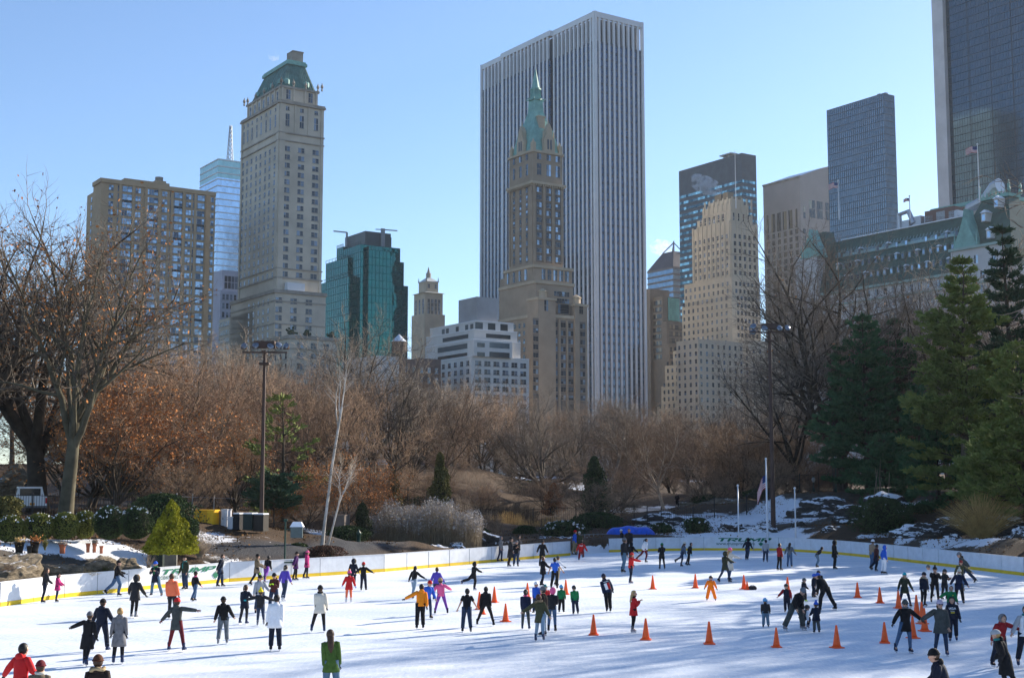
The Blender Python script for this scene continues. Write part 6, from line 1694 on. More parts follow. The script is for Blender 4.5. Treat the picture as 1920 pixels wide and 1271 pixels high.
    for k, sx in ((0,-1),(1,1)):
        hp, kn, an = J['hip',k], J['knee',k], J['ank',k]
        rings = []
        ft = Vector((0,1,0))
        for q, rr in ((hp+Z*.03*s, wf[0]*1.12),(hp.lerp(kn,.3), wf[0]),(hp.lerp(kn,.7), (wf[0]+wf[1])/2),(kn, wf[1]),(kn.lerp(an,.12), wf[1]*1.02),(kn.lerp(an,.42), wf[2]),(kn.lerp(an,.78),(wf[2]+wf[3])/2),(an+ (kn-an)*.02, wf[3])):
            rings.append((q, rr*s))
        tb.tube([q for q, _ in rings], [r_ for _, r_ in rings], 10)
    tb.build('trousers', cloth(bc), root, True)
    # ---- jacket
    kt, jc = top[0], top[1]; pf = puff*(1.0 if kt in 'st' else 1.10)
    prof = {'j': [(-.10,.172,.128),(-.04,.170,.130),(.10,.156,.122),(.25,.168,.130)], 's': [(-.04,.160,.115),(.08,.150,.112),(.25,.168,.122)], 't': [(-.06,.168,.120),(.08,.160,.115),(.25,.172,.122)],
            'c': [(-.30,.206,.160),(-.15,.186,.146),(0,.166,.130),(.12,.146,.118),(.25,.162,.128)], 'l': [(-.50,.225,.175),(-.30,.205,.158),(-.12,.184,.142),(.02,.162,.126),(.12,.148,.116),(.25,.164,.128)], 'v': [(-.10,.176,.126),(.1,.166,.124),(.25,.178,.132)]}[kt]
    prof = prof + [(.35,.176,.128),(.405,.168,.122),(.445,.142,.108),(.475,.108,.090),(.505,.080,.078),(.54,.074,.072)]
    jm = [cloth(jc)] + [cloth(c_) for c_ in top[2:]]
    jb = MB(); rings = []
    legm = (J['knee',0]+J['knee',1])/2 - pel
    for h, rx, ry in prof:
        if h < 0: c = pel + Vector((legm.x*.5, legm.y*.55, legm.z))*(-h*s/ (abs(legm.z)+.05*s)) if abs(legm.z) > .2*s else pel+T@Vector((0,0,h*s*.4))
        else: c = pel + T@Vector((0,0,h*s))
        A, B = (T@X, T@Y) if h >= 0 else (X, Y)
        rings.append(ell(c, A, B, rx*1.0*bw*s*(pf if h < .5 else 1), ry*1.05*bw*s*(pf if h < .5 else 1), 14))
    jb.loft(rings)
    slv = len(top) > 2 and top[1] != top[2]
    for k, sx in ((0,-1),(1,1)):
        a, e, w_ = J['sho',k], J['elb',k], J['wri',k]
        a0 = a - T@Vector((sx*.05,0,-.012))*s
        if kt == 't': jb.tube([a0, a, a.lerp(e,.35), a.lerp(e,.62)], [.060*s,.074*s,.066*s,.064*s], 10)
        elif kt == 'v': pass
        else: jb.tube([a0, a, a.lerp(e,.5), e, e.lerp(w_,.5), w_, w_+J['hdir',k]*.015*s], [.054*s,.070*s*pf*bw,.072*s*pf*bw,.067*s*pf*bw,.061*s*pf*bw,.051*s*pf,.042*s], 10, mi=(1 if slv else 0))
    jo = jb.build('jacket' if kt != 't' else 'shirt', jm, root, True)
    # ---- skates
    sm = cloth({'boot':'boot'}.get(skate, skate)) if skate in PAL else cloth('boot')
    for k, sx in ((0,-1),(1,1)):
        an = J['ank',k]; yaw = -sx*R(6); shin = (J['ank',k]-J['knee',k]).normalized()
        # the boot tips with the shin when that leg is off the ice
        lift = an.z - bootH; tilt = math.atan2(-shin.y, -shin.z) if lift > .04*s else math.atan2(-shin.y, -shin.z)*.25
        M = Matrix.Translation(an) @ Matrix.Rotation(yaw, 4, 'Z') @ Matrix.Rotation(-tilt if lift > .04*s else 0, 4, 'X')
        bb = MB(); q = s
        bb.tube([(0,-.005*q,.13*q),(0,0,.05*q),(0,.0,-.03*q),(0,.0,-.085*q)], [.052*q,.048*q,.050*q,.048*q], 10)
        bb.loft([[(x*q, y*q, z*q) for x, y, z in ring] for ring in ([(-.038,-.055,-.02),(.038,-.055,-.02),(.038,-.055,-.105),(-.038,-.055,-.105)], [(-.042,.05,.0),(.042,.05,.0),(.044,.05,-.105),(-.044,.05,-.105)], [(-.038,.12,-.045),(.038,.12,-.045),(.044,.12,-.105),(-.044,.12,-.105)], [(-.022,.175,-.07),(.022,.175,-.07),(.030,.175,-.105),(-.030,.175,-.105)])])
        bo_ = bb.xf(M).build('skate', sm, root, True)
        kb = MB(); kb.box(-.004*q,-.07*q,-.170*q,.004*q,.185*q,-.135*q); kb.box(-.008*q,-.05*q,-.14*q,.008*q,-.01*q,-.10*q); kb.box(-.008*q,.09*q,-.14*q,.008*q,.13*q,-.10*q)
        kb.xf(M).build('blade', M_BLADE, bo_)
    # ---- head wear and hair
    HM = Matrix.Translation(hc) @ HT.to_4x4()
    def cap(name, m, r, keep, c=(0,-.008,.012), parent=root, noise=0):
        mb = MB(); mb.ball(Vector(c)*hs, (r[0]*hs, r[1]*hs, r[2]*hs), 14, 10, keep=lambda d: keep(d/hs)); mb.xf(HM); return mb.build(name, m, parent, True)
    def hairfall(m, ln, w=.075):
        mb = MB(); P = []
        down = T@Vector((0,0,-1)); back = T@Vector((0,-1,0))
        b0 = hc + HT@Vector((0,-.045,.03))*hs
        pts = [b0, hc+HT@Vector((0,-.085,-.05))*hs, nk + back*.105*s + down*.02*s, nk + back*.135*s + down*ln*.55*s, nk+back*.130*s + down*ln*s]
        rr = [.06*hs, .078*hs, w*1.1*s, w*s, w*.35*s]
        rings = [ell(p, T@X, T@Y, r_, r_*.55, 10) for p, r_ in zip(pts, rr)]
        mb.loft(rings); return mb.build('hair', m, root, True)
    def tail(m):
        mb = MB(); b0 = hc + HT@Vector((0,-.095,.035))*hs; dn = Vector((0,0,-1)); bk = HT@Vector((0,-1,0))
        mb.tube([b0, b0+bk*.06*s+dn*.02*s, b0+bk*.09*s+dn*.10*s, b0+bk*.09*s+dn*.22*s], [.022*s,.036*s,.034*s,.008*s], 8); return mb.build('ponytail', m, root, True)
    hk, hcx = hd[0], hd[1]; hairc = hd[2] if len(hd) > 2 else 'hbr'
    HMt = mat('hair_'+hairc, PAL[hairc], .55, var=.35, scale=20, spec=.35) if hk not in ('hair','long','tail','bald') else mat('hair_'+hcx, PAL[hcx], .55, var=.35, scale=20, spec=.35)
    hairkeep = lambda d: d.y < .02 + .055*max(0,(d.z-.02)/.07) or d.z > .072
    if hk in ('hair','long','tail'):
        cap('hair', HMt, (.090,.106,.112), lambda d: hairkeep(d) and d.z > -.085)
        if hk == 'long': hairfall(HMt, .30)
        if hk == 'tail': tail(HMt)
    if hk in ('beanie','pom','beaniel','poml','beret','cap','hat'):
        c_ = cloth(hcx)
        h = cap('hat', c_, (.094,.108,.122) if hk != 'beret' else (.118,.125,.105), lambda d: d.z > .012-.02*(d.y < 0), (0,-.008,.020))
        mb = MB(); mb.tube([Vector((math.cos(a)*.092, math.sin(a)*.106-.008, .030 - .012*math.sin(a)*0))*hs for a in lin(0,2*math.pi,15)], .014*hs, 6); mb.xf(HM)
        mb.build('hat_brim' if hk != 'cap' else 'hat_band', c_, h, True)
        if hk in ('pom','poml'):
            mb = MB(); mb.ball((0,-.01*hs,.165*hs), .042*hs, 8, 6); mb.xf(HM); mb.build('pompom', cloth(hd[3]) if len(hd) > 3 else c_, h, True)
        if hk == 'cap':
            mb = MB(); mb.loft([[Vector((x,y,z))*hs for x,y,z in r_] for r_ in ([(-.07,.07,.035),(.07,.07,.035),(.07,.07,.047),(-.07,.07,.047)],[(-.05,.165,.022),(.05,.165,.022),(.05,.165,.030),(-.05,.165,.030)])]); mb.xf(HM); mb.build('peak', c_, h)
        cap('hair', HMt, (.088,.104,.108), lambda d: d.y < .0 and -.08 < d.z < .04)
        if hk in ('beaniel','poml'): hairfall(HMt, .26)
    if hk in ('helmet',):
        h = cap('helmet', M_HELM(hcx), (.108,.128,.118), lambda d: d.z > .0-.02*(d.y < 0), (0,-.006,.022))
        mb = MB(); 
        for sx in (-1,1): mb.tube([Vector((sx*.095,.0,.02))*hs, Vector((sx*.085,.03,-.07))*hs, Vector((0,.06,-.115))*hs], .006*hs, 4)
        mb.xf(HM); mb.build('chin_strap', cloth('blk'), h)
        cap('hair', HMt, (.088,.104,.108), lambda d: d.y < .0 and -.07 < d.z < .03)
    if hk in ('hood','hoodfur'):
        c_ = cloth(hcx); h = cap('hood', c_, (.112,.128,.138), lambda d: d.y < .055 and d.z > -.13, (0,-.012,.004))
        if hk == 'hoodfur':
            mb = MB(); mb.tube([Vector((math.cos(a)*.105, .05, math.sin(a)*.128))*hs for a in lin(-.9,math.pi+.9,16)], [.030*hs*(1+.25*math.sin(i*2.3)) for i in range(16)], 7); mb.xf(HM); mb.build('fur_trim', mat('fur_'+(hd[2] if len(hd) > 2 else 'fur'), PAL[hd[2] if len(hd) > 2 else 'fur'], .95, var=.5, scale=18), h, True)
        else: cap('hair', HMt, (.088,.104,.108), lambda d: d.y < .03 and d.z > .0)
    # ---- extras
    for ex in extra:
        k = ex[0]
        if k == 'scarf':
            mb = MB(); mb.tube([nk + T@Vector((math.cos(a)*.085, math.sin(a)*.082+.01, .025+.02*math.sin(a)))*s for a in lin(0,2*math.pi,13)], .036*s, 8)
            if len(ex) > 2: mb.tube([nk+T@Vector((.03,.10,.0))*s, nk+T@Vector((.04,.150,-.14))*s, nk+T@Vector((.04,.150,-.34))*s], [.03*s,.038*s,.034*s], 8, sq=.5)
            mb.build('scarf', cloth(ex[1]), root, True)
        if k == 'downhood':       # hood lying on the back
            mb = MB(); mb.ball(nk+T@Vector((0,-.085,-.01))*s, (.115*s,.060*s,.085*s), 12, 8); ho = mb.build('hood', cloth(ex[1]), root, True)
            if len(ex) > 2:
                m2 = MB(); m2.tube([nk+T@Vector((math.cos(a)*.135, math.sin(a)*.12-.035, .01+.02*math.sin(a*3)))*s for a in lin(0,2*math.pi,17)], [.036*s*(1+.2*math.sin(i*2.1)) for i in range(17)], 7); m2.build('fur_trim', mat('fur_'+ex[2], PAL[ex[2]], .95, var=.5, scale=18), ho, True)
        if k == 'glasses':
            mb = MB()
            for sx in (-1,1): mb.ball(Vector((sx*.034,.086,.010))*hs, (.030*hs,.012*hs,.022*hs), 8, 6)
            mb.bar(Vector((-.08,.05,.012))*hs, Vector((.08,.085,.012))*hs, .006*hs) if False else mb.box(-.01*hs,.088*hs,.008*hs,.01*hs,.096*hs,.016*hs); mb.xf(HM); mb.build('sunglasses', cloth('blk'), root, True)
        if k == 'text' or k == 'panel':
            pass
        if k == 'hem':
            mb = MB(); mb.loft([ell(pel+T@Vector((0,0,h))*s, T@X, T@Y, rx*s, rx*.74*s, 14) for h, rx in ((-.10,.166),(-.02,.160))]); mb.build('undershirt', cloth(ex[1]), root, True)
        if k == 'cuffs':
            for kk in (0,1):
                an, kn = J['ank',kk], J['knee',kk]; mb = MB(); mb.tube([an.lerp(kn,.20), an.lerp(kn,.45)], [.054*s,.056*s], 10); mb.build('sock', cloth(ex[1]), root, True)
        if k == 'print':          # lettering or panels lying on the chest (+1) or back (-1)
            sgn, hz_, items = ex[1], ex[2], ex[3]
            for it in items:
                if it[0] == 'txt':
                    me2 = text_mesh(it[1], it[2]*s, cloth(it[3]), ext=.002, bold=.004*s, sx=it[5] if len(it) > 5 else 1.0)
                    B = Matrix(((sgn*-1,0,0,0),(0,0,sgn,sgn*(.140*pf)*s),(0,1,0,(it[4])*s),(0,0,0,1)))
                    me2.transform(Matrix.Translation(pel) @ T.to_4x4() @ B); o2 = mesh_obj('lettering', me2, jo)
                else:
                    _, x0, z0, x1, z1, c_ = it; mb = MB(); yy = .139*pf*s*sgn; n_ = 6; vs = []; fs = []
                    for i in range(n_+1):
                        x = (x0+(x1-x0)*i/n_)*s
                        for z in (z0, z1):
                            rx, ry = .190*bw*pf*s, .145*bw*pf*s; y = ry*math.sqrt(max(.05, 1-(x/rx)**2))*sgn*1.03
                            vs.append(pel+T@Vector((x,y,z*s)))
                    for i in range(n_): fs.append((2*i,2*i+2,2*i+3,2*i+1))
                    mb.add(vs, fs); mb.build('panel', cloth(c_), jo)
    return root

def finish_bodies():
    bpy.context.view_layer.update(); dg = bpy.context.evaluated_depsgraph_get()
    for bo, sm, gm_, hands, rad, hc, HT, hs, seen in BODIES:
        me = bpy.data.meshes.new_from_object(bo.evaluated_get(dg)); me.name = 'body'
        bo.modifiers.clear(); old = bo.data; bo.data = me; bpy.data.meshes.remove(old)
        me.materials.clear(); me.materials.append(sm); me.materials.append(gm_ or sm); me.materials.append(M_EYE); me.materials.append(M_LIP)
        mi = []
        inv = HT.transposed()
        for p in me.polygons:
            c = Vector(p.center); m_ = 1 if any((c-h).length < rad for h in hands) else 0
            mi.append(m_)
        me.polygons.foreach_set('material_index', mi); me.polygons.foreach_set('use_smooth', [True]*len(mi))
        if seen:
            # eyes and mouth set into the face
            bm = bmesh.new(); bm.from_mesh(me)
            for x, z, rx, rz, m_ in ((-.032,.008,.014,.009,2),(.032,.008,.014,.009,2),(0,-.055,.022,.007,3)):
                q = hc + HT@Vector((x*hs, (.088 if m_ == 2 else .084)*hs, z*hs))
                r = bmesh.ops.create_icosphere(bm, subdivisions=1, radius=1.0, matrix=Matrix.Translation(q) @ HT.to_4x4() @ Matrix.Diagonal((rx*hs,.010*hs,rz*hs,1)))
                for v_ in r['verts']:
                    for f in v_.link_faces: f.material_index = m_
            bm.to_mesh(me); bm.free()

# (photo x, head row, foot row, facing: 0 away, 90 right, 180 towards, 270 left, ...)
p_ = person
p_(83,1064,1130,55,'st','fw',('j','chr'),('s','dnv'),('long','hbr'),'person in black jacket with long brown hair by the boards, beside the pink coated child',skate='bbk')
p_(107,1075,1128,80,'st','fw',('c','mag'),('s','djn'),('hair','hbk'),'child in a magenta hooded coat by the left boards',extra=(('downhood','mag'),),skate='bbk')
p_(218,1049,1117,70,'sr','fw',('j','blk'),('r','jen'),('beanie','blk'),'person in black jacket and blue jeans gliding along the left boards',glove='nav',skate='bbk')
p_(252,1078,1158,15,'st','w',('c','chr'),('s','blk'),('hoodfur','chr','gld'),'person in black quilted coat with a golden fur hood, seen from behind',glove='blk',extra=(('cuffs','socks'),),puff=1.08,skate='bgy')
p_(291,1051,1118,185,'wide','cam',('c','dnv'),('r','sjn'),('beanie','blu'),'person in navy coat, green scarf and blue beanie with legs wide apart',extra=(('scarf','grn',1),),skate='nav')
p_(321,1075,1160,5,'tog','dn',('j','cor'),('s','chr'),('hair','hbr'),'person in a bright coral puffer jacket seen from behind',puff=1.12,glove='gry',extra=(('downhood','cor'),),skate='bbk')
p_(346,1043,1106,205,'tog','LoRd',('j','dol'),('r','djn'),('hair','hbr'),'person in olive jacket and teal scarf leaning on the lettered boards',extra=(('scarf','teal',1),),skate='bbk') if False else p_(346,1043,1106,205,'tog','dn',('j','dol'),('r','djn'),('hair','hbr'),'person in olive jacket and teal scarf leaning on the lettered boards',extra=(('scarf','teal',1),),skate='bbk')
p_(365,1071,1127,40,'gl','w',('j','blk'),('r','jen'),('beanie','blk'),'child in black jacket and jeans with pink gloves before the maple leaf',glove='hpk',extra=(('scarf','hpk'),),skate='bbk')
p_(412,1038,1100,75,'sit','dnb',('c','dnv'),('r','djn'),('hair','hbr'),'person in navy coat perched against the boards by the maple leaf',extra=(('scarf','lgr'),),skate='bbk',lean=8)
p_(330,1120,1221,10,'wide','LoRd',('c','dgr'),('s','mar'),('beanie','red'),'person with red beanie and maroon trousers, arms spread',extra=(('downhood','dgr'),),glove='mar',skate='boot')
p_(189,1121,1220,10,'wide','w',('j','dnv'),('r','dnv'),('beanie','blk'),'person in dark navy padded jacket and trousers skating ahead of the grey coat',extra=(('downhood','dnv'),),puff=1.1,skate='boot')
p_(162,1146,1247,5,'gl','L',('l','blk'),('s','blk'),('beanie','gry'),'person in long black coat and grey beanie with left arm out',extra=(('cuffs','blk'),),glove='blk',skate='boot')
p_(222,1139,1244,350,'st','dn',('l','gry'),('s','blk'),('hair','gld'),'person in belted grey wool coat with dark blond hair',extra=(('downhood','gry'),('cuffs','lgr')),glove='blk',skate='boot')
p_(418,1118,1207,350,'gr','pk',('j','blk'),('r','cot'),('beanie','blk'),'person in black hooded jacket and grey trousers, hands in pockets',extra=(('downhood','blk'),),skate='bgy')
p_(458,1096,1170,20,'st','fwR',('c','dnv'),('s','chr'),('tail','hbr'),'child in navy coat with brown ponytail left of the yellow beanie',skate='boot')
p_(488,1104,1173,350,'sl',(10,76,8,10,66,8),('j','chr'),('s','djn'),('pom','yel','hbr'),'child in yellow beanie striding with arms stretched out',glove='tur',skate='bgy')
p_(487,1077,1152,165,'gl','hipL',('j','lgr'),('r','djn'),('pom','blk','hbr','lim'),'person in light grey top and black beanie with lime pompom',skate='bbk',look=20)
p_(513,1073,1146,195,'gr','fold',('j','mrn'),('r','djn'),('hat','blk'),'person in maroon jacket and black cap looking down, lime gloves',glove='lim',extra=(('downhood','mrn'),),skate='bbk',drop=14)
p_(515,1114,1220,352,'st','dn',('c','wht'),('r','dnv'),('hair','hbk'),'person in a big white jacket and dark jeans seen from behind',glove='blk',puff=1.15,skate='bbk')
p_(533,1058,1127,35,'gl','w',('j','vio'),('f','teal'),('tail','hbk'),'person in purple jacket with dark ponytail and flared jeans, white skates',extra=(('scarf','crm'),),skate='bwh') if False else p_(533,1058,1127,35,'gl','w',('j','vio'),('f','djn'),('tail','hbk'),'person in purple jacket with dark ponytail and flared jeans, white skates',extra=(('scarf','crm'),),skate='bwh')
p_(481,1038,1098,70,'gr','fw',('c','tan' if False else 'twd'),('s','dnv'),('beanie','blk'),'person in grey brown coat facing the purple trousers at the boards',skate='bbk')
p_(499,1040,1093,20,'bl','fw',('j','blk'),('r','pur'),('hair','hbk'),'person in black jacket and purple trousers leaning over the boards',lean=18,skate='nav')
p_(554,1034,1088,80,'st','dnb',('c','dpu'),('s','blk'),('hat','blk'),'person in dark purple coat leaning back on the boards',skate='bbk')
p_(575,1032,1085,85,'st','dn',('c','mag'),('s','dnv'),('hat','hpk'),'person in pink coat and pink hat standing at the boards',extra=(('downhood','mag'),),skate='bbk')
p_(662,1048,1100,10,'st','w',('c','dnv'),('s','blk'),('hoodfur','dnv','fur'),'person in navy parka with raised fur hood behind the small red coat',skate='bbk')
p_(654,1070,1129,350,'st','w',('c','red'),('s','cor'),('pom','hpk','hbr','org'),'child in red coat, coral trousers and pink bobble hat',glove='blu',skate='bwh')
p_(681,1054,1107,10,'st','out',('j','blk'),('r','dnv'),('beanie','red'),'child all in black with red beanie, arms held out',skate='bbk')
p_(600,1097,1185,350,'pr','dn',('c','crm'),('s','blk'),('beanie','blk'),'person in long cream pullover, black scarf and leggings',extra=(('scarf','blk'),),glove='blk',puff=1.1,skate='boot')
p_(622,1180,0,350,'st','dn',('c','mos'),('r','sjn'),('long','hbr'),'person in moss green jacket with long brown hair, nearest the bottom edge',glove='blk',D=34.8,skate='bbk')
p_(776,1060,1122,35,'gl',(10,30,10,8,62,14),('s','blk'),('s','ljn'),('long','hbk'),'person in black sweater over white shirt with long dark hair and pale jeans',extra=(('hem','wht'),),glove='blk',skate='bbk')
p_(818,1063,1125,20,'st','w',('j','vio'),('s','djn'),('hair','hbr'),'person in violet jacket with red waistband behind the pink jacket',extra=(('hem','red'),),glove='teal',skate='bbk')
p_(800,1085,1160,150,'gl','w',('j','blu'),('s','djn'),('hat','red'),'person in blue jacket and red cap partly hidden behind the orange jacket',lean=20,skate='bbk')
p_(788,1094,1179,350,'gr','L',('j','org'),('r','blk'),('hair','hbk'),'person in a vivid orange jacket and black trousers',extra=(('downhood','org'),),glove='blk',skate='bbk',lean=6,side=6)
p_(827,1083,1151,350,'wide',(6,46,14,8,52,46),('j','hpk'),('s','pur'),('beanie','blo'),'person in hot pink jacket and purple trousers, legs apart',skate='bbk')
p_(888,1053,1106,60,'br','fwR',('c','blk'),('r','blk'),('hood','blk'),'child in black hooded coat gliding alone near the boards',skate='boot')
p_(875,1102,1185,355,'gl','w',('t','blk'),('r','djn'),('hair','hbk'),'person in black short sleeved shirt with bare arms and jeans',skate='bbk')
p_(911,1097,1173,10,'wd2','dn',('j','blk'),('s','blk'),('hair','hbk'),'person in black jacket and tights pushing off beside the overlapping cones',extra=(('downhood','blk'),),glove='blk',skate='bbk')
p_(939,1005,1053,110,'st','dn',('j','gry'),('s','djn'),('hood','gry'),'person in grey hooded top standing alone at the far boards',skate='bbk')
p_(957,1007,1062,80,'tog','dn',('l','chr'),('r','dbr'),('beanie','blk'),'person in long black coat and brown trousers in the far group of three',skate='bbk')
p_(968,1013,1062,170,'st','fold',('j','blk'),('r','djn'),('beanie','gry'),'person in black jacket and grey beanie in the far group of three',skate='bbk')
p_(972,1003,1052,90,'st','dn',('j','dnv'),('r','djn'),('hair','hbk'),'tall person in navy standing behind the far group of three',skate='bbk')
p_(1017,1012,1062,20,'st','w',('c','blk'),('s','blk'),('hat','blk'),'person in black coat skating behind the pair holding hands',skate='bbk')
p_(1018,1042,1099,55,'gl','fw',('c','blk'),('s','dnv'),('hair','aub'),'person in dark coat holding hands with the white sleeved skater',skate='bbk')
p_(1046,1042,1098,60,'gl',(10,50,10,10,62,6),('s','wht'),('r','khk'),('beanie','dgr'),'person in white long sleeves and grey beanie behind the bright blue shirt',glove='blk',skate='bbk')
p_(1041,1045,1104,10,'gr','w',('t','blu'),('r','blk'),('hair','hbk'),'child in bright blue short sleeved shirt and black trousers',skin=1,skate='bbk')
p_(1077,994,1041,100,'st','dn',('j','blu'),('r','khk'),('hat','red'),'person in blue jacket, red hat and khaki trousers at the gate',skate='bbk')
p_(1086,996,1040,190,'st','dn',('l','olv'),('s','blk'),('beanie','crm'),'person in olive coat and cream hat beside the gate',skate='bbk')
p_(1090,1022,1051,10,'kl','w',('j','red'),('r','drd'),('hair','hbk'),'kneeling rink worker in red with white letters on the back',H=1.68,extra=(('print',-1,0,(('txt','STAFF',.10,'wht',.30),)),),skate='bbk')
p_(985,1105,1180,10,'st','dn',('j','nav'),('s','teal' if False else 'dgr'),('tail','hbk'),'person in navy jacket with pink collar and dark hair beside the olive parka',extra=(('scarf','hpk'),),skate='boot')
p_(1013,1112,1203,10,'sl','L',('c','olv'),('s','ljn'),('hair','aub'),'person in olive fur hooded parka and pale jeans reaching out an arm',extra=(('downhood','olv','fur'),),skate='boot',side=-4)
p_(1021,1100,1192,285,'tog','dn',('j','dbr'),('s','ljn'),('beanie','gry'),'person in dark brown jacket and grey beanie inside the huddle',skate='bbk')
p_(1035,1101,1184,10,'st','fold',('j','chr'),('s','jen'),('hood','hpk'),'person with a hot pink hood and black jacket inside the huddle',skate='bbk')
p_(1006,1091,1150,200,'st','dn',('j','blu'),('r','djn'),('helmet','wht'),'child in blue jacket and white helmet behind the huddle',skate='bbk')
p_(1023,1096,1152,170,'st','dn',('j','red'),('r','djn'),('helmet','teal'),'child in red jacket and teal helmet behind the huddle',skate='bbk')
p_(1053,1097,1148,20,'st','dn',('j','grn'),('r','blk'),('helmet','lbl'),'child in dark green jacket and sky blue helmet',skate='bbk',child=True)
p_(1078,1098,1151,345,'st','dn',('j','grn'),('r','nav'),('helmet','blk'),'child in green jacket with black helmet and navy trousers',skate='bbk',glove='blk')
p_(1140,1074,1147,352,'gr','dn',('j','nav'),('r','blk'),('cap','nav'),'person leaning into a turn in a navy jacket with white and red back panels',lean=12,side=-14,puff=1.15,glove='blk',extra=(('print',-1,0,(('pan',-.13,.02,.0,.32,'wht'),('pan',.0,.02,.13,.32,'red'),('txt','T O M M Y',.05,'wht',.36))),('scarf','nav')),skate='bbk')
p_(1188,1107,1186,70,'tog','fold',('c','red'),('s','blk'),('long','blo'),'person in red ski jacket with blond hair standing with folded arms',extra=(('scarf','blk'),('print',-1,0,(('pan',-.12,.33,.12,.36,'wht'),))),skate='bgy')
p_(1170,1008,1074,60,'gl','dn',('j','chr'),('r','sjn'),('beanie','gry'),'person in dark jacket and jeans with grey hat beside the red hatted skater',skate='bbk')
p_(1184,1016,1062,50,'st',(6,12,16,6,34,14),('j','blk'),('r','blk'),('hood','blk'),'person in black jacket with an arm held away, behind the red hatted skater',skate='bbk')
p_(1183,1036,1094,70,'tog',(8,10,16,74,6,10),('j','red'),('s','dnv'),('hat','red'),'person in red jacket and red hat pointing to the right',skate='boot')
p_(1167,992,1034,250,'tog','dn',('c','blk'),('s','blk'),('beanie','wht'),'person in black with white cap sitting on the far boards before the blue cover',skate='bwh')
p_(1180,991,1040,180,'st','dn',('j','blk'),('r','blk'),('hair','hbk'),'large person in black standing before the blue cover',puff=1.1,skate='bbk')
p_(1209,1008,1054,70,'sr','w',('j','wht'),('s','mar'),('tail','hbk'),'person in white jacket and maroon leggings skating right',glove='blk',lean=6,skate='bbk')
p_(1241,1018,1067,355,'st','cam',('c','blk'),('s','dnv'),('beanie','grn'),'person in black coat with green beanie seen from behind',extra=(('downhood','blk'),),skate='bbk')
p_(1280,1015,1062,70,'bl','w',('j','bgr'),('s','djn'),('beaniel','crm','hbr'),'person in slate blue jacket and cream beanie, one leg trailing',glove='tur',lean=8,skate='bbk')
p_(1292,1016,1060,75,'gl','w',('j','blk'),('s','blk'),('hair','hbk'),'person in black leaning on the slate blue skater',glove='tur',lean=10,skate='bbk')
p_(1333,1079,1126,185,'wide','w',('j','nor'),('w','nor'),('helmet','blk'),'small child in a neon orange snowsuit and black helmet',glove='blk',extra=(('scarf','dpu'),),skate='bbk')
p_(1360,1033,1092,60,'gr','fwR',('c','dol'),('s','djn'),('hoodfur','dol','fur'),'person in olive fur trimmed parka beside the cream coat',skate='bbk')
p_(1369,1027,1088,70,'st','fwR',('l','crm'),('s','jen'),('beaniel','hpk','gld'),'person in cream coat and pink beanie with long fair hair',skate='bbk')
p_(1402,1007,1050,30,'sl','w',('j','dnv'),('r','djn'),('hood','blk'),'person in dark hooded jacket striding before the green lettering',skate='bbk')
p_(1436,1011,1054,20,'gl','dn',('j','lgr'),('r','djn'),('hair','hbk'),'person in pale grey top and jeans right of the maple leaf',skate='bgy')
p_(1462,1018,1069,60,'tog','dn',('j','drd'),('s','blk'),('hair','hbk'),'child in plain red sweatshirt and black trousers',skate='bbk')
p_(1481,1017,1063,30,'st','w',('j','cot'),('r','jen'),('long','hbk'),'person in grey blue top with long black hair beside the red sweatshirt',skate='bbk')
p_(1532,1021,1063,80,'bend','swing',('s','blk'),('r','sjn'),('hair','hbk'),'child bent forward with arms spread, green print on a black shirt',H=1.5,lean=38,extra=(('print',1,0,(('pan',-.09,.22,.09,.38,'lim'),)),),skate='bbk')
p_(1565,1013,1067,85,'tog','w',('c','blk'),('s','blk'),('hoodfur','blk','gfr'),'person in black coat with fur hood and long fair hair near the far boards',extra=(('scarf','aub'),),skate='bbk')
p_(1636,1011,1068,60,'gl','dn',('j','tan'),('r','jen'),('beanie','wht'),'person in tan jacket and white cap skating with the brown coat',skate='bbk')
p_(1644,1019,1071,75,'sl','dn',('c','mrn'),('r','dnv'),('hair','hbk'),'person in dark brown coat striding beside the tan jacket',skate='bbk')
p_(1658,1022,1076,80,'tog','w',('j','blu'),('r','wht'),('hood','blu'),'child in blue hooded jacket and white trousers',skate='bbk')
p_(1476,1095,1148,205,'st',(6,10,12,8,36,10),('j','dnv','drd'),('r','dnv'),('helmet','blk'),'child in navy vest with red sleeves behind the bending man',skate='bbk')
p_(1507,1084,1128,130,'gl','fw',('j','dnv'),('r','blk'),('helmet','dgr'),'small child in dark jacket and grey helmet with a lime skate',extra=(('downhood','dnv','fur'),),skate='lim')
p_(1526,1076,1120,110,'st','dn',('j','dnv'),('r','dnv'),('helmet','blu'),'small child in dark clothes and bright blue helmet',skate='bbk')
p_(1537,1070,1117,200,'st','dn',('j','blk'),('r','blk'),('helmet','blk'),'child in black helmet facing the bent over adult',skate='bbk')
p_(1549,1077,1144,325,'wd2','fw',('j','blk'),('r','blk'),('beanie','blu'),'adult in black with blue hat bending over the small children',H=1.78,lean=42,puff=1.1,skate='bbk')
p_(1492,1102,1182,150,'wd2','fw',('j','blk'),('w','dgr'),('beanie','cot'),'adult in black jacket and grey beanie stooping over a fallen child',H=1.78,lean=30,puff=1.1,skate='bgy',drop=20)
p_(1436,1122,1176,5,'st','dn',('j','chr'),('r','sjn'),('helmet','lbl'),'child in dark jacket and light blue helmet, back turned',extra=(('downhood','chr'),),skate='bbk',glove='blk')
p_(1531,1129,1186,350,'st','fw',('c','dnv'),('r','dgr'),('pom','blu','hbr','blu'),'child in navy coat and blue fleece hat, back turned',skate='bbk')
p_(1504,1150,1179,60,'fall','fw',('j','dgr','wht'),('r','dnv'),('helmet','blk'),'fallen child crouching behind the stooping adult',H=1.15,skate='bgy',lean=40)
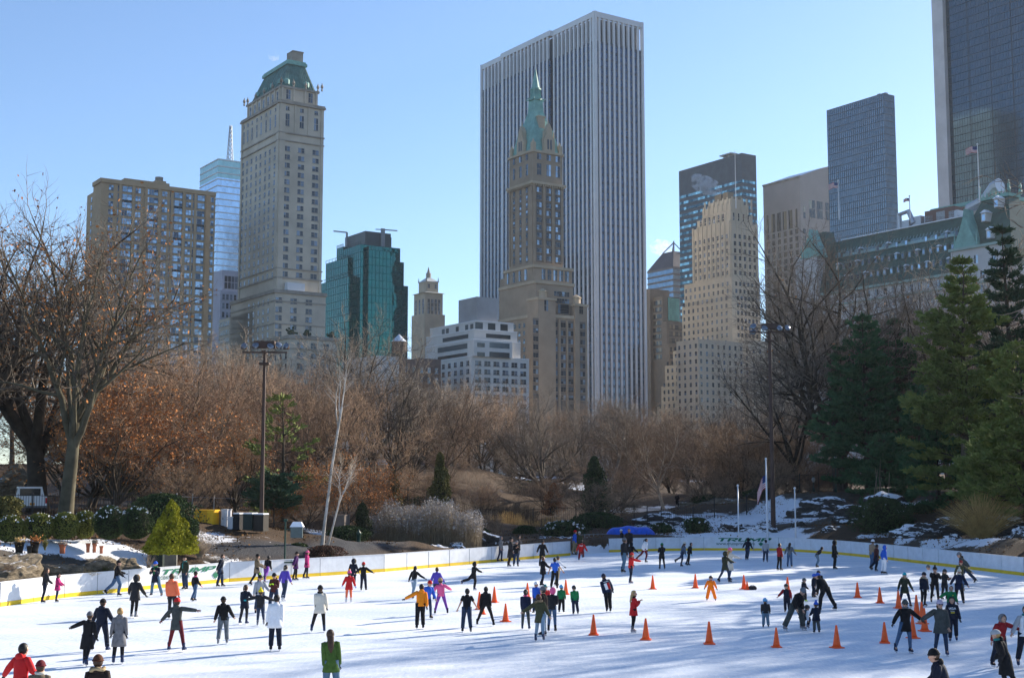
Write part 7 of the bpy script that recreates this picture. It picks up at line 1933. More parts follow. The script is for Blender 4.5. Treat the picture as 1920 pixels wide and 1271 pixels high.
p_(1697,1072,1138,175,'wide','w',('c','dol'),('s','nav'),('beanie','tur'),'person in olive parka with turquoise beanie and blue leggings',extra=(('downhood','dol','fur'),),glove='mar',skate='bbk')
p_(1733,1073,1137,160,'st','dn',('j','dnv'),('s','blk'),('beanie','dnv'),'person in puffy navy parka with pale fur collar and grey scarf',extra=(('downhood','dnv','gfr'),('scarf','cot',1)),puff=1.2,glove='lgr',skate='bbk')
p_(1742,1059,1118,170,'st','dn',('c','wht'),('s','blk'),('beanie','gry'),'person in white coat and grey beanie at the back of the young group',skate='bbk')
p_(1754,1062,1130,190,'gl','face',('j','blk'),('s','blk'),('pom','blk'),'person in black with both hands raised to the face',skate='bbk')
p_(1772,1067,1124,150,'st','cam',('c','chr'),('s','blk'),('beaniel','dgr','hbr'),'person in black puffer and dark grey hat turned sideways',extra=(('scarf','olv'),),skate='bbk')
p_(1799,1065,1131,190,'gl','w',('c','nav'),('r','blk'),('poml','crm','gld','crm'),'person in navy puffer coat and white bobble hat',extra=(('scarf','crm'),),skate='bbk')
p_(1802,1050,1108,190,'st',(6,60,14,10,16,20),('j','olv'),('s','jen'),('beaniel','drd','dbr'),'person in olive jacket with dark red beanie and long brown hair',skate='bbk')
p_(1811,1035,1098,285,(20,4,30,-30,22,6),'dnb',('j','dgr'),('r','djn'),('beanie','gry'),'person in dark jacket and grey beanie leaning hard left by the right boards',H=1.85,lean=24,extra=(('downhood','blk'),),skate='bbk')
p_(1784,1098,1160,185,'st',(8,20,20,14,58,16),('j','grn'),('r','djn'),('hood','wht'),'child in green sports jersey and white hood',glove='mar',puff=1.1,skate='bbk',extra=(('print',1,0,(('pan',-.09,.30,-.05,.34,'yel'),)),))
p_(1788,1118,1203,195,'gr','dn',('j','dnv'),('r','dnv'),('hood','dnv'),'person in navy hooded sweatshirt with white lettering on the chest',glove='blk',extra=(('print',1,0,(('txt','UCLA',.105,'wht',.30),('txt','Bruins',.06,'lgr',.22),('pan',-.08,.17,.07,.20,'yel'))),),skate='boot')
p_(1700,1124,1224,172,'pl','w',('c','blk'),('s','jen'),('beanie','dgr'),'person in black coat, dark cap and sunglasses holding hands with the lilac beret',extra=(('glasses',),('scarf','gry'),('cuffs','jen')),glove='chr',skate='nav') if False else p_(1699,1124,1224,172,'pl',(4,50,4,4,36,10),('c','blk'),('s','jen'),('cap','dgr'),'person in black coat, dark cap and sunglasses with one hand held',extra=(('glasses',),('scarf','gry')),glove='chr',skate='nav')
p_(1766,1124,1229,190,'gl',(4,8,10,4,58,6),('c','dol' if False else 'dgr'),('s','djn'),('beaniel','lil','aub'),'person in dark grey puffer, lilac beanie and sunglasses holding hands',extra=(('glasses',),),puff=1.12,skate='boot')
p_(1873,1146,0,165,'gl',(6,60,8,6,16,18),('j','drd'),('r','dnv'),('hood','gry'),'person in dark red hooded jacket reaching toward the right edge',D=41,H=1.62,lean=16,extra=(('scarf','drd'),),skate='bbk')
p_(1921,1134,0,190,'gl','w',('j','wht','lgr'),('r','dnv'),('hair','hbr'),'person in white and teal jacket half cut off by the right edge',D=41,extra=(('scarf','teal',1),),skate='boot')
p_(1882,1177,0,290,'gl',(10,14,20,14,14,24),('l','blk'),('s','blk'),('beret','lgr','gld'),'person in long black coat, grey beret and teal scarf leaning forward',D=35.8,lean=14,extra=(('scarf','teal'),('downhood','blk')),puff=1.05,glove='dnv',skate='boot')
p_(1766,1214,0,285,'gl','fw',('j','dnv'),('r','dnv'),('beanie','blk','hbr'),'person in dark navy jacket and black beanie at the bottom edge facing left',D=30.2,lean=12,extra=(('downhood','blk'),),puff=1.1,skate='bbk')
p_(43,1205,0,25,'gl',(8,48,10,12,18,34),('j','red'),('r','djn'),('hair','hbk'),'person in red hooded sweatshirt with short black hair at the lower left',D=31.3,glove='chr',lean=6,extra=(('downhood','red'),),skate='bbk')
p_(77,1239,0,350,'st','dn',('c','twd'),('s','blk'),('beanie','mar','hbr'),'person in brown tweed coat and maroon striped knit hat at the bottom edge',D=29.3,puff=1.1,extra=(('scarf','crm'),),skate='bbk')
p_(188,1229,0,355,'st','dn',('c','dbr'),('s','blk'),('hat','aub'),'person in dark brown coat with thick fur hood at the bottom edge',D=29.0,puff=1.15,extra=(('downhood','dbr','gfr'),),skate='bbk')
# walkers in the park behind
G_R = 'walkers in red on the pond path'
for px, h_, f_, fc, c_ in ((886,929,945,120,'dgr'),(893,928,946,180,'red'),(903,929,946,170,'red'),(916,932,946,100,'red'),(921,933,946,200,'red'),(926,933,945,250,'red')):
    Dd = 252; q = put(px, 0, Dd); zz = at(px, f_, Dd).z
    p_(px, h_, f_, fc, 'gl', 'dn', ('j',c_), ('s','blk'), ('hair','hbk'), 'walker in red jacket on the pond path beyond the fence' if c_ == 'red' else 'walker in grey beside the people in red on the pond path', D=Dd, zoff=zz, H=1.72, skate='bbk', group=G_R if c_ == 'red' else None)
def walker(px, f_, D, fc, top, bot, hd, label, legs='gl', H=1.72):
    q = put(px, 0, D); p_(px, 0, 0, fc, legs, 'dn', top, bot, hd, label, D=D, zoff=q.z, H=H, skate='bbk')
walker(48, 0, 104, 40, ('c','blk'), ('s','blk'), ('hat','org'), 'walker in black with an orange hat by the thick trunk')
walker(148, 0, 125, 20, ('c','blk'), ('s','blk'), ('hair','hbk'), 'walker in dark coat on the upper path right of the mossy trunk')
walker(699, 0, 165, 0, ('j','drd'), ('s','blk'), ('hair','hbk'), 'walker in red under the bare trees', )
walker(704, 0, 165, 10, ('j','dnv'), ('s','blk'), ('hair','hbk'), 'walker in navy beside the walker in red under the bare trees')
finish_bodies()
# ---------------------------------------------------------------- boards of the rink
M_BOARD = mat('white_board', (.70,.72,.75), .45, var=.09, scale=2.2, spec=.4)
M_KICK = mat('yellow_kickplate', (.78,.52,.02), .5, var=.10, scale=1.5)
M_GREENINK = mat('green_lettering', (.005,.16,.085), .5, var=.05)
M_GREYINK = mat('grey_lettering', (.16,.24,.22), .5, var=.05)
def boards(name, pts, label):
    r = empty(name, (pts[0][0], pts[0][1], 0)); tag(r, label, 'rink boards')
    ox, oy = pts[0]
    # even panels of about 2.4 m
    P = [Vector(p) for p in pts]
    pan = MB(); kick = MB(); cap = MB(); gap = MB(); post = MB()
    for a, b in zip(P[:-1], P[1:]):
        d = (b-a); Ln = d.length; d.normalize(); nrm = Vector((d.y, -d.x))    # outward side is to the left of travel for this order
        n = max(1, round(Ln/2.4))
        def q(t, o, z): p = a + d*Ln*t + nrm*o; return (p.x-ox, p.y-oy, z)
        for i in range(n):
            t0, t1 = i/n + .004, (i+1)/n - .004
            for mb, o0, o1, z0, z1 in ((pan,.0,.06,.20,1.07),(kick,-.012,.06,.0,.195)):
                mb.add([q(t0,-o0,z0),q(t1,-o0,z0),q(t1,-o1,z0),q(t0,-o1,z0),q(t0,-o0,z1),q(t1,-o0,z1),q(t1,-o1,z1),q(t0,-o1,z1)],[(0,3,2,1),(4,5,6,7),(0,1,5,4),(1,2,6,5),(2,3,7,6),(3,0,4,7)])
            gap.add([q(t1,-.02,0),q((i+1)/n+.004,-.02,0),q((i+1)/n+.004,-.05,0),q(t1,-.05,0),q(t1,-.02,1.07),q((i+1)/n+.004,-.02,1.07),q((i+1)/n+.004,-.05,1.07),q(t1,-.05,1.07)],[(0,3,2,1),(4,5,6,7),(0,1,5,4),(1,2,6,5),(2,3,7,6),(3,0,4,7)])
        cap.add([q(0,.015,1.075),q(1,.015,1.075),q(1,-.09,1.075),q(0,-.09,1.075),q(0,.015,1.11),q(1,.015,1.11),q(1,-.09,1.11),q(0,-.09,1.11)],[(0,3,2,1),(4,5,6,7),(0,1,5,4),(1,2,6,5),(2,3,7,6),(3,0,4,7)])
    pan.add(gap.v, gap.f, 1); pan.build('panels', [M_BOARD, mat('joint_strip', (.30,.31,.33), .7)], r); kick.build('kickplate', M_KICK, r); cap.build('top_rail', M_BOARD, r); 
    return r
LB = boards('rink_boards', LEFT_FOOT, 'white rink boards with yellow kickplate along the left side, up to the gate')
RB = boards('rink_boards', RIGHT_FOOT, 'white rink boards with yellow kickplate from the blue tarpaulin round the right side')

SERIF = { # heavy slab letters on a unit cell, as boxes (x0,y0,x1,y1) or slanted quads
 'T': [[(0,.78),(1,.78),(1,1),(0,1)],[(.36,0),(.64,0),(.64,.78),(.36,.78)]],
 'R': [[(0,0),(.27,0),(.27,1),(0,1)],[(.27,.80),(.85,.80),(.85,1),(.27,1)],[(.70,.45),(1,.52),(1,.92),(.85,1),(.70,.82)],[(.27,.38),(.85,.38),(.95,.52),(.70,.56),(.27,.56)],[(.42,.38),(.70,.38),(1.02,0),(.74,0)]],
 'U': [[(0,.2),(.27,.2),(.27,1),(0,1)],[(.73,.2),(1,.2),(1,1),(.73,1)],[(.10,0),(.90,0),(1,.2),(0,.2)]],
 'M': [[(0,0),(.22,0),(.22,1),(0,1)],[(1.0,0),(1.22,0),(1.22,1),(1.0,1)],[(.22,1),(.22,.6),(.55,.12),(.67,.12),(.67,.45)],[(1.0,1),(1.0,.6),(.67,.12),(.55,.12),(.55,.45)]],
 'P': [[(0,0),(.27,0),(.27,1),(0,1)],[(.27,.80),(.85,.80),(1,.9),(.9,1),(.27,1)],[(.72,.45),(1,.52),(1,.90),(.72,.82)],[(.27,.34),(.88,.34),(1,.52),(.72,.54),(.27,.54)]]}
def sign_frame(p0, p1, off=.022):
    """matrix whose x runs along the boards from p0 to p1 (ground points), y up, z towards the ice"""
    a, b = Vector((p0[0],p0[1],0)), Vector((p1[0],p1[1],0)); x = (b-a).normalized(); y = Vector((0,0,1)); z = x.cross(y)
    o = a + z*off
    return Matrix(((x.x,y.x,z.x,o.x),(x.y,y.y,z.y,o.y),(x.z,y.z,z.z,o.z),(0,0,0,1))), (b-a).length
def word(letters, h, w, gap, shear):
    mb = MB(); x = 0
    for c in letters:
        for poly in SERIF[c]:
            pts = [(x+px*w + py*h*shear, py*h) for px, py in poly]; n = len(pts)
            mb.add([(p[0],p[1],0) for p in pts]+[(p[0],p[1],.006) for p in pts], [tuple(range(n-1,-1,-1)), tuple(range(n,2*n))]+[(i,(i+1)%n,n+(i+1)%n,n+i) for i in range(n)])
        x += w*(1.24 if c == 'M' else 1.02) + gap
    return mb, x
MAPLE = [(0,-.5),(.03,-.5),(.03,-.22),(.26,-.27),(.22,-.16),(.48,.06),(.42,.10),(.47,.26),(.32,.23),(.28,.31),(.16,.17),(.21,.42),(.11,.36),(0,.56)]
MAPLE = MAPLE + [(-x,y) for x,y in reversed(MAPLE[1:-1])]
def put_on(mb_or_me, M, dx, dy, parent, name='lettering', m=None):
    T_ = M @ Matrix.Translation((dx,dy,0))
    if isinstance(mb_or_me, MB): mb_or_me.xf(T_); me = mb_or_me.mesh(name, m or M_GREENINK)
    else: me = mb_or_me; me.transform(T_)
    me.transform(Matrix.Translation(-Vector(parent.location)))
    return mesh_obj(name, me, parent)
def maple(size):
    mb = MB(); pts = [(x*size,y*size) for x,y in MAPLE]; n = len(pts)
    c = [(0,0.02*size,0),(0,.02*size,.006)]
    mb.add([(p[0],p[1],.006) for p in pts]+[(0,.02*size,.006)], [(i,(i+1)%n,n) for i in range(n)]); return mb
# right board: letters between photo columns 1345 and 1450
fp = [P2(1320,1031.5), P2(1460,1032)]
M4, Ln = sign_frame(*fp); sc_ = Ln/140.0           # metres per photo pixel along this stretch
tw, wid = word('TRUMP', .285, .78, .07, .62); put_on(tw, M4, (1344-1320)*sc_, .76, RB)
me = text_mesh('www.trumprink.com', .34, M_GREYINK, 0, .003, .006, 'LEFT', 1.12); put_on(me, M4, (1343-1320)*sc_, .40, RB)
put_on(maple(.42), M4, (1427-1320)*sc_, .52, RB, 'emblem')
# left board: letters between photo columns 297 and 428
fp = [P2(296,1102.5), P2(430,1090.5)]
M4, Ln = sign_frame(*fp); sc_ = Ln/134.0
tw, wid = word('TRUMP', .27, .72, .06, 1.0); put_on(tw, M4, .1, .70, LB)
me = text_mesh('C E N T R A L   P A R K', .25, M_GREYINK, 0, .003, .012, 'LEFT', .86); put_on(me, M4, .15, .40, LB)
put_on(maple(.50), M4, (402-296)*sc_, .42, LB, 'emblem')

# ---------------------------------------------------------------- gate gap, blue cover
g0, g1 = Vector(P2(1072,1041)), Vector(P2(1142,1035))
def gate():
    r = empty('metal_gate', (g0.x, g0.y, 0)); tag(r, 'grey tubular metal gate standing open behind the gap in the boards', 'gate')
    a = Vector(P2(1088,1030)) - g0; b_ = Vector(P2(1138,1028)) - g0; m = MB(); n = 6
    for z in (.25,.75,1.25): m.bar((a.x,a.y,z),(b_.x,b_.y,z),.05)
    for i in range(n+1):
        p = a.lerp(b_, i/n); m.bar((p.x,p.y,0),(p.x,p.y,1.3),.06)
    m.build('gate_frame', M_GREY, r)
gate()
def blue_cover():
    c = put(1182, 0, 117); c.z = at(1182, 1009, 117).z; w_ = 96*117/FPX
    r = mb = MB(); n = 26; rings = []
    for i in range(n+1):
        t = i/n; x = (t-.5)*w_; e = max(.05, (1-(2*t-1)**4)); h = 1.05*e**.6*(1+.06*math.sin(t*17)); d = .9*e**.5
        rings.append([(x+.03*math.sin(j*3+i), math.cos(math.pi*j/9)*d, max(0, math.sin(math.pi*j/9))*h) for j in range(10)])
    mb.loft(rings); o = mb.build('tarpaulin', mat('blue_tarpaulin', (.02,.11,.62), .35, var=.25, scale=2.5, bump=.4), None, True, c)
    tag(o, 'shiny blue tarpaulin covering a long low heap behind the far boards', 'tarpaulin')
blue_cover()

# ---------------------------------------------------------------- cones
M_CONE = mat('cone_orange', (.95,.105,.008), .42, var=.08, scale=3, spec=.4)
def cone_proto():
    r = empty('traffic_cone', (0,0,0)); b_ = MB(); b_.box(-.18,-.18,0,.18,.18,.03); b_.lathe((0,0,0),((.155,.03),(.15,.055)),14)
    base = b_.build('base', M_CONE, r)
    c = MB(); c.lathe((0,0,0), ((.135,.055),(.118,.12),(.082,.36),(.048,.58),(.032,.70),(.026,.715),(.014,.715)), 18); c.build('body', M_CONE, r, True)
    return r
cp = cone_proto(); GC = 'orange training cones on the ice'
CONES = [(1113,1190,37,'cone standing alone left of the red ski jacket'),(1211,1199,39,'cone just right of the red ski jacket'),(1330,1207,41,'cone by itself in the middle foreground, below the orange snowsuit'),(1456,1213,36,'cone in front of the stooping adult'),(1569,1214,41,'cone right of the child in the blue fleece hat'),
 (1659,1205,38,'cone left of the black coated skater in sunglasses'),(1712,1196,40,'cone partly hidden by the leg of the skater in sunglasses'),(1734,1183,42,'cone between the two skaters holding hands'),(1729,1169,40,'cone behind the clasped hands of the two skaters'),(1719,1154,38,'cone behind the shoulder of the skater in sunglasses'),(1685,1140,32,'cone beside the dark cap of the skater in sunglasses'),
 (1650,1130,29,'cone second right of the bending adult'),(1608,1120,28,'cone nearest right of the bending adult'),(1477,1112,30,'cone behind the child with red sleeves'),(1395,1104,26,'tall cone of the pair beside the black bag'),(1401,1105,15,'short cone of the pair beside the black bag'),(1304,1102,26,'cone up left of the orange snowsuit'),(1224,1104,25,'cone far back right of the leaning navy jacket'),
 (1061,1114,27,'cone behind the child with sky blue helmet'),(989,1121,28,'cone behind the head of the navy jacket with pink collar'),(927,1129,29,'cone right of the person in black tights'),(899,1142,32,'cone at the shoulder of the person in black tights'),(905,1151,20,'cone mostly hidden behind the person in black tights'),(948,1165,33,'cone left of the navy jacket with pink collar')]
for i, (px, fy, h, lb) in enumerate(CONES):
    g = gnd(px, fy); o = cp if i == 0 else clone(cp, (0,0,0))
    s_ = h*g.y/FPX/.715; o.location = (g.x, g.y, .004); o.rotation_euler = (0,0,rnd.uniform(-.4,.4)); o.scale = (max(.85,min(1.08,s_)),)*2+(s_,)
    tag(o, 'orange ' + lb, 'traffic cone', GC)
def bag():
    g = gnd(1411,1105); r = empty('bag', g); r.scale = (.62,.62,.62); tag(r, 'small black bag lying on the ice beside two cones', 'bag')
    m = MB(); m.loft([[(x*.34*f, y*.20*f, z) for x, y in ((-1,-.8),(0,-1),(1,-.8),(1.05,0),(1,.8),(0,1),(-1,.8),(-1.05,0))] for f, z in ((.85,.0),(1,.08),(.98,.2),(.75,.3),(.4,.33))]); m.build('bag_body', cloth('chr'), r, True)
    h = MB(); h.tube([(-.2,0,.30),(-.1,0,.38),(.1,0,.38),(.2,0,.30)], .018, 6); h.build('handle', cloth('blk'), r)
bag()

# ---------------------------------------------------------------- floodlight masts
M_RUST = mat('brown_mast_paint', (.075,.045,.035), .6, var=.2, scale=.6)
M_LENS = mat('floodlight_glass', (.22,.24,.27), .12, metal=.6, var=.1)
def mast(px, D, top, w0, label, lamps, ls=1.0):
    b_ = put(px, 0, D); r = empty('floodlight_mast', b_); tag(r, label, 'floodlight'); H = at(px, top, D).z - b_.z
    m = MB(); m.cyl((0,0), w0, -.3, H-.6, 10, w0*.62); m.build('pole', M_RUST, r)
    k = MB(); k.box(-.7,-.3,H-.45,.7,.3,H+.0); k.bar((-1.9*ls,0,H-.75),(1.9*ls,0,H-.75),.10); k.bar((0,-.9,H-.75),(0,.9,H-.75),.12); k.box(-.35,-.3,H-1.6,.35,.3,H-1.45)
    k.build('crossarm', M_RUST, r)
    for x, y, z, az in lamps:
        l = MB(); M = Matrix.Translation((x*ls,y*ls,H+z*ls)) @ Matrix.Rotation(R(az),4,'Z') @ Matrix.Rotation(R(-65),4,'X') @ Matrix.Scale(ls*.9,4)
        l.lathe((0,0,0), ((.10,-.42),(.17,-.3),(.33,-.02),(.36,.0)), 14); l.xf(M); lo_ = l.build('lamp', M_RUST, r, True)
        g = MB(); g.lathe((0,0,0.005), ((.34,0),(.33,.04),(.2,.09),(.02,.11)), 14); g.xf(M); g.build('lens', M_LENS, lo_, True)
mast(491, 90, 640, .155, 'rusty brown floodlight mast with round lamps, by the green hemlock at the left', ((-1.75,-.1,-.42,160),(-.72,-.45,-.4,170),(.55,-.45,-.45,200),(1.2,-.1,-.35,215),(1.75,.2,-.4,150)), .80)
mast(1449, 117, 607, .22, 'dark brown floodlight mast with round lamps, before the big vase shaped tree', ((-1.5,-.1,-.25,150),(-1.45,.2,-.75,160),(-.5,-.4,-.45,185),(.9,-.3,-.45,195),(1.7,0,-.4,200)), .95)

# white flagpoles behind the far boards
def front_pole(px, base, top, D, flag, label):
    a = at(px, base, D); r = empty('flagpole' if not flag else 'flag', (a.x,a.y,tz(a.x,a.y))); tag(r, label, 'flagpole'); h = at(px, top, D).z - tz(a.x,a.y)
    m = MB(); m.cyl((0,0), .10 if flag else .07, -.2, h, 10, .06 if flag else .05); m.lathe((0,0,h), ((.05,0),(.10,.05),(.10,.12),(.02,.2)), 8); m.build('pole', mat('white_pole_paint', (.75,.76,.78), .35, var=.04), r, True)
    if flag:
        o = flag_cloth(r, h-1.2, 2.0, .9, -1); o.scale = (.42, .8, 1.0)
front_pole(1439, 1006, 862, 112.5, True, 'tall white flagpole with a drooping striped flag behind the far lettering')
front_pole(1385, 1003, 912, 113.5, False, 'short white pole left of the tall flagpole')
front_pole(1492, 1006, 917, 113, False, 'short white pole right of the tall flagpole')
# small park lamps and thin green lamp pole
M_GRNP = mat('park_green_paint', (.010,.045,.035), .45, var=.1)
def park_lamp(px, D, top, label, base=None):
    b_ = put(px, 0, D); r = empty('park_lamp', b_); tag(r, label, 'street lamp'); h = at(px, top, D).z - b_.z
    m = MB(); m.lathe((0,0,0), ((.16,0),(.12,.4),(.06,.5),(.045,h-.7),(.09,h-.6)), 8); m.build('post', M_GRNP, r, True)
    l = MB(); l.lathe((0,0,h-.6), ((.08,0),(.17,.18),(.19,.36),(.10,.5)), 10); l.build('globe', mat('lamp_globe', (.5,.5,.48), .3), r, True)
    t = MB(); t.lathe((0,0,h-.1), ((.16,0),(.05,.12),(.01,.22)), 8); t.build('finial', M_GRNP, r)
park_lamp(1568, 134, 854, 'small black park lamp under the dark pine boughs'); park_lamp(1526, 138, 893, 'black park lamp beside the elm trunk on the right slope')
def green_pole():
    a = at(534, 1049, 80); r = empty('lamp_pole', (a.x,a.y,a.z-.2)); tag(r, 'thin dark green pole with a hanging green box, behind the left boards', 'pole')
    h = at(534, 970, 80).z - a.z; m = MB(); m.cyl((0,0),.06,0,h,8,.05); m.build('pole', M_GRNP, r)
    s_ = MB(); s_.loft([[(x,y,z) for x,y in ((.35,-.25),(1.05,-.25),(1.0,.25),(.4,.25))] for z in (h*.60,h*.62,h*.86)]); s_.build('box', mat('grey_green_box', (.07,.10,.105), .5), r)
    c = MB(); c.frus(.3,-.28,1.1,.28,h*.86,.45,-.1,.95,.1,h*.98); c.build('snow_cap', M_SNOW, r); b2 = MB(); b2.bar((0,0,h*.8),(.36,0,h*.8),.06); b2.box(-.1,-.06,h-.02,.12,.06,h+.12); b2.build('bracket', M_GRNP, r)
    bs = MB(); bs.box(-.55,-.3,.02,.55,.3,.10); bs.build('base_plate', M_GRNP, r)
green_pole()

# ---------------------------------------------------------------- fences
M_IRON = mat('black_iron', (.018,.018,.020), .5, var=.1)
def fence(pts, h, label, step=.16, post=2.6, name='iron_fence', wire=False, rail=(.12,.93)):
    P = [Vector((p[0], p[1], tz(p[0],p[1]))) for p in pts]; o = P[0]
    r = empty(name, o); tag(r, label, 'fence'); pk = MB(); rl = MB()
    for a, b_ in zip(P[:-1], P[1:]):
        L_ = (b_-a).length; n = max(1, int(L_/post)); k = max(1, int(L_/step))
        g = lambda t: Vector((a.x+(b_.x-a.x)*t, a.y+(b_.y-a.y)*t, tz(a.x+(b_.x-a.x)*t, a.y+(b_.y-a.y)*t))) - o
        if not wire:
            for i in range(k):
                q = g((i+.5)/k); pk.box(q.x-.011,q.y-.011,q.z+.04,q.x+.011,q.y+.011,q.z+h)
        for i in range(n):
            q0, q1 = g(i/n), g((i+1)/n)
            for f in rail: rl.bar(q0+Vector((0,0,h*f)), q1+Vector((0,0,h*f)), .035)
            ps = MB(); ps.box(q0.x-.035,q0.y-.035,q0.z-.2,q0.x+.035,q0.y+.035,q0.z+h+.1); ps.build('post', M_IRON if not wire else M_GREY, r)
            if wire:
                for j in range(1,7): pass
    if pk.n: pk.build('pickets', M_IRON, r)
    rl.build('rails', M_IRON if not wire else M_GREY, r)
fence([pt(-60,970,86), pt(60,970,86.5), pt(130,970,87), pt(210,970,88)], 1.5, 'black iron picket fence above the boxwood hedge at the left')
fence([pt(212,970,88.5), pt(262,972,89)], 1.9, 'taller dark iron gate section beside the hedge', .12, 1.0, 'iron_gate')
fence([pt(300,972,91), pt(360,975,93), pt(440,972,95)], 1.9, 'wire fence with grey posts behind the yellow cabinet', 1, 1.3, 'wire_fence', True)
fence([pt(690,985,128), pt(800,985,134), pt(900,990,136), pt(1000,992,134), pt(1080,995,132), pt(1165,985,132)], 1.75, 'long black iron picket fence round the pond', .2)
fence([pt(1165,985,132), pt(1240,1000,124), pt(1300,1000,124), pt(1340,990,127), pt(1400,975,130), pt(1445,950,134), pt(1500,935,136), pt(1570,922,139)], 1.9, 'black iron picket fence climbing the snowy slope at the right', .17)

# ---------------------------------------------------------------- rocks
def rock(px, D, wpx, top, base, label, seed, m, depth=.8, flat=1.0, snow=True):
    c = put(px, 0, D); c.z = at(px, base, D).z - .3; w_ = wpx*D/FPX; h = at(px, top, D).z - c.z
    bm = bmesh.new(); bmesh.ops.create_icosphere(bm, subdivisions=5, radius=1.0); rg = random.Random(seed)
    planes = [(Vector((rg.gauss(0,1), rg.gauss(0,1), rg.gauss(0,.7))).normalized(), rg.uniform(.62,.92)) for _ in range(16)]
    for v_ in bm.verts:
        p = v_.co.copy()
        for n_, d_ in planes:
            k = p.dot(n_)
            if k > d_: p -= n_*(k-d_)
        p *= 1 + .17*mnoise.fractal(p*1.7+Vector((seed,0,0)), .9, 2.1, 6) + .045*math.sin(p.z*13+p.x*4+3*mnoise.noise(p*2)) + .05*abs(mnoise.noise(p*5+Vector((seed,3,0))))
        v_.co = Vector((p.x*w_/2, p.y*w_/2*depth, (p.z*.75+.45)*h*.85 if flat else p.z*h))
    zmax = max(v_.co.z for v_ in bm.verts)
    for v_ in bm.verts: v_.co.z *= h/zmax
    me = bpy.data.meshes.new('rock'); bm.to_mesh(me); bm.free(); me.materials.append(m)
    o = mesh_obj('rock', me, None, c); tag(o, label, 'rock'); return o
def rockmat(name, a, b_, snow_lo, snow_hi):
    m, nt, bs = nodes_of(name); L = nt.links; tc = N(nt,'ShaderNodeTexCoord'); 
    n1 = N(nt,'ShaderNodeTexNoise',Scale=1.1,Detail=9.0,Roughness=.7); L.new(tc.outputs['Object'],n1.inputs['Vector'])
    mp = N(nt,'ShaderNodeMapping'); mp.inputs['Scale'].default_value = (1,1,4); mp.inputs['Rotation'].default_value = (.3,.5,0); L.new(tc.outputs['Object'],mp.inputs['Vector'])
    n2 = N(nt,'ShaderNodeTexNoise',Scale=1.6,Detail=8.0,Roughness=.75); L.new(mp.outputs['Vector'],n2.inputs['Vector'])
    rp = N(nt,'ShaderNodeValToRGB'); rp.color_ramp.elements[0].color = (*a,1); rp.color_ramp.elements[1].color = (*b_,1); rp.color_ramp.elements[0].position = .33; rp.color_ramp.elements[1].position = .68
    L.new(n2.outputs['Fac'],rp.inputs['Fac'])
    ge = N(nt,'ShaderNodeNewGeometry'); sx = N(nt,'ShaderNodeSeparateXYZ'); L.new(ge.outputs['True Normal'],sx.inputs[0])
    ad = N(nt,'ShaderNodeMath',_operation='MULTIPLY_ADD'); L.new(n1.outputs['Fac'],ad.inputs[0]); ad.inputs[1].default_value = 1.3; L.new(sx.outputs['Z'],ad.inputs[2])
    mr = N(nt,'ShaderNodeMapRange'); mr.inputs['From Min'].default_value = snow_lo; mr.inputs['From Max'].default_value = snow_hi; L.new(ad.outputs[0],mr.inputs['Value'])
    mx = N(nt,'ShaderNodeMix',_data_type='RGBA'); L.new(mr.outputs['Result'],mx.inputs['Factor']); L.new(rp.outputs['Color'],mx.inputs[6]); mx.inputs[7].default_value = (.80,.82,.86,1)
    L.new(mx.outputs[2],bs.inputs['Base Color']); bs.inputs['Roughness'].default_value = .85; bs.inputs['Specular IOR Level'].default_value = .2
    bp = N(nt,'ShaderNodeBump',Strength=.9,Distance=.15); L.new(n2.outputs['Fac'],bp.inputs['Height']); L.new(bp.outputs['Normal'],bs.inputs['Normal'])
    return m
RK_L = rockmat('brown_schist', (.030,.024,.017), (.33,.265,.18), 1.66, 1.74)
RK_R = rockmat('dark_schist', (.016,.016,.016), (.10,.09,.08), 1.42, 1.50)
RK_S = rockmat('snowy_schist', (.018,.018,.018), (.11,.10,.09), 1.18, 1.28)
def shore_rock(px, off, Ln, wd, top, label, seed, m):
    """rock lying along the left boards, outside them"""
    q = None
    for a_, b_2 in zip(LEFT_FOOT[3:-1], LEFT_FOOT[4:]):
        pa, pb = CX + FPX*a_[0]/a_[1], CX + FPX*b_2[0]/b_2[1]
        if pa <= px <= pb: f = (px-pa)/(pb-pa); q = Vector(a_).lerp(Vector(b_2), f); d = (Vector(b_2)-Vector(a_)).normalized(); break
    if q is None: d = (Vector(LEFT_FOOT[4])-Vector(LEFT_FOOT[3])).normalized(); q = Vector(LEFT_FOOT[3]) - d*1.6
    c = q + Vector((-d.y, d.x))*(off+wd/2)
    o = rock(px, c.y, Ln*FPX/c.y, top, 1100, label, seed, m, wd/Ln); h = at(px, top, c.y).z
    zs = [v_.co.z for v_ in o.data.vertices]; k = (h+.3)/max(zs)
    for v_ in o.data.vertices: v_.co.z *= k
    o.location = (c.x, c.y, -.3); o.rotation_euler = (0,0,math.atan2(d.y, d.x)); return o
shore_rock(-10, .5, 6.5, 3.4, 1036, 'long brown rock outcrop behind the left boards at the edge', 1, RK_L)
shore_rock(95, .45, 5.6, 3.0, 1037, 'broad weathered brown rock below the dark tubs', 5, RK_L)
shore_rock(165, .4, 3.8, 2.0, 1056, 'cracked ochre rock ledge in the middle of the left outcrop', 2, RK_L)
shore_rock(226, .4, 4.4, 2.4, 1040, 'dark blocky rock at the right end of the left outcrop', 3, RK_L)
shore_rock(272, .5, 3.2, 1.8, 1046, 'small dark rock beside the equipment box', 6, RK_L)
for a in ((20,110,66,868,930,'big smooth sunlit boulder at the left edge',4,RK_L,.9),): rock(*a)
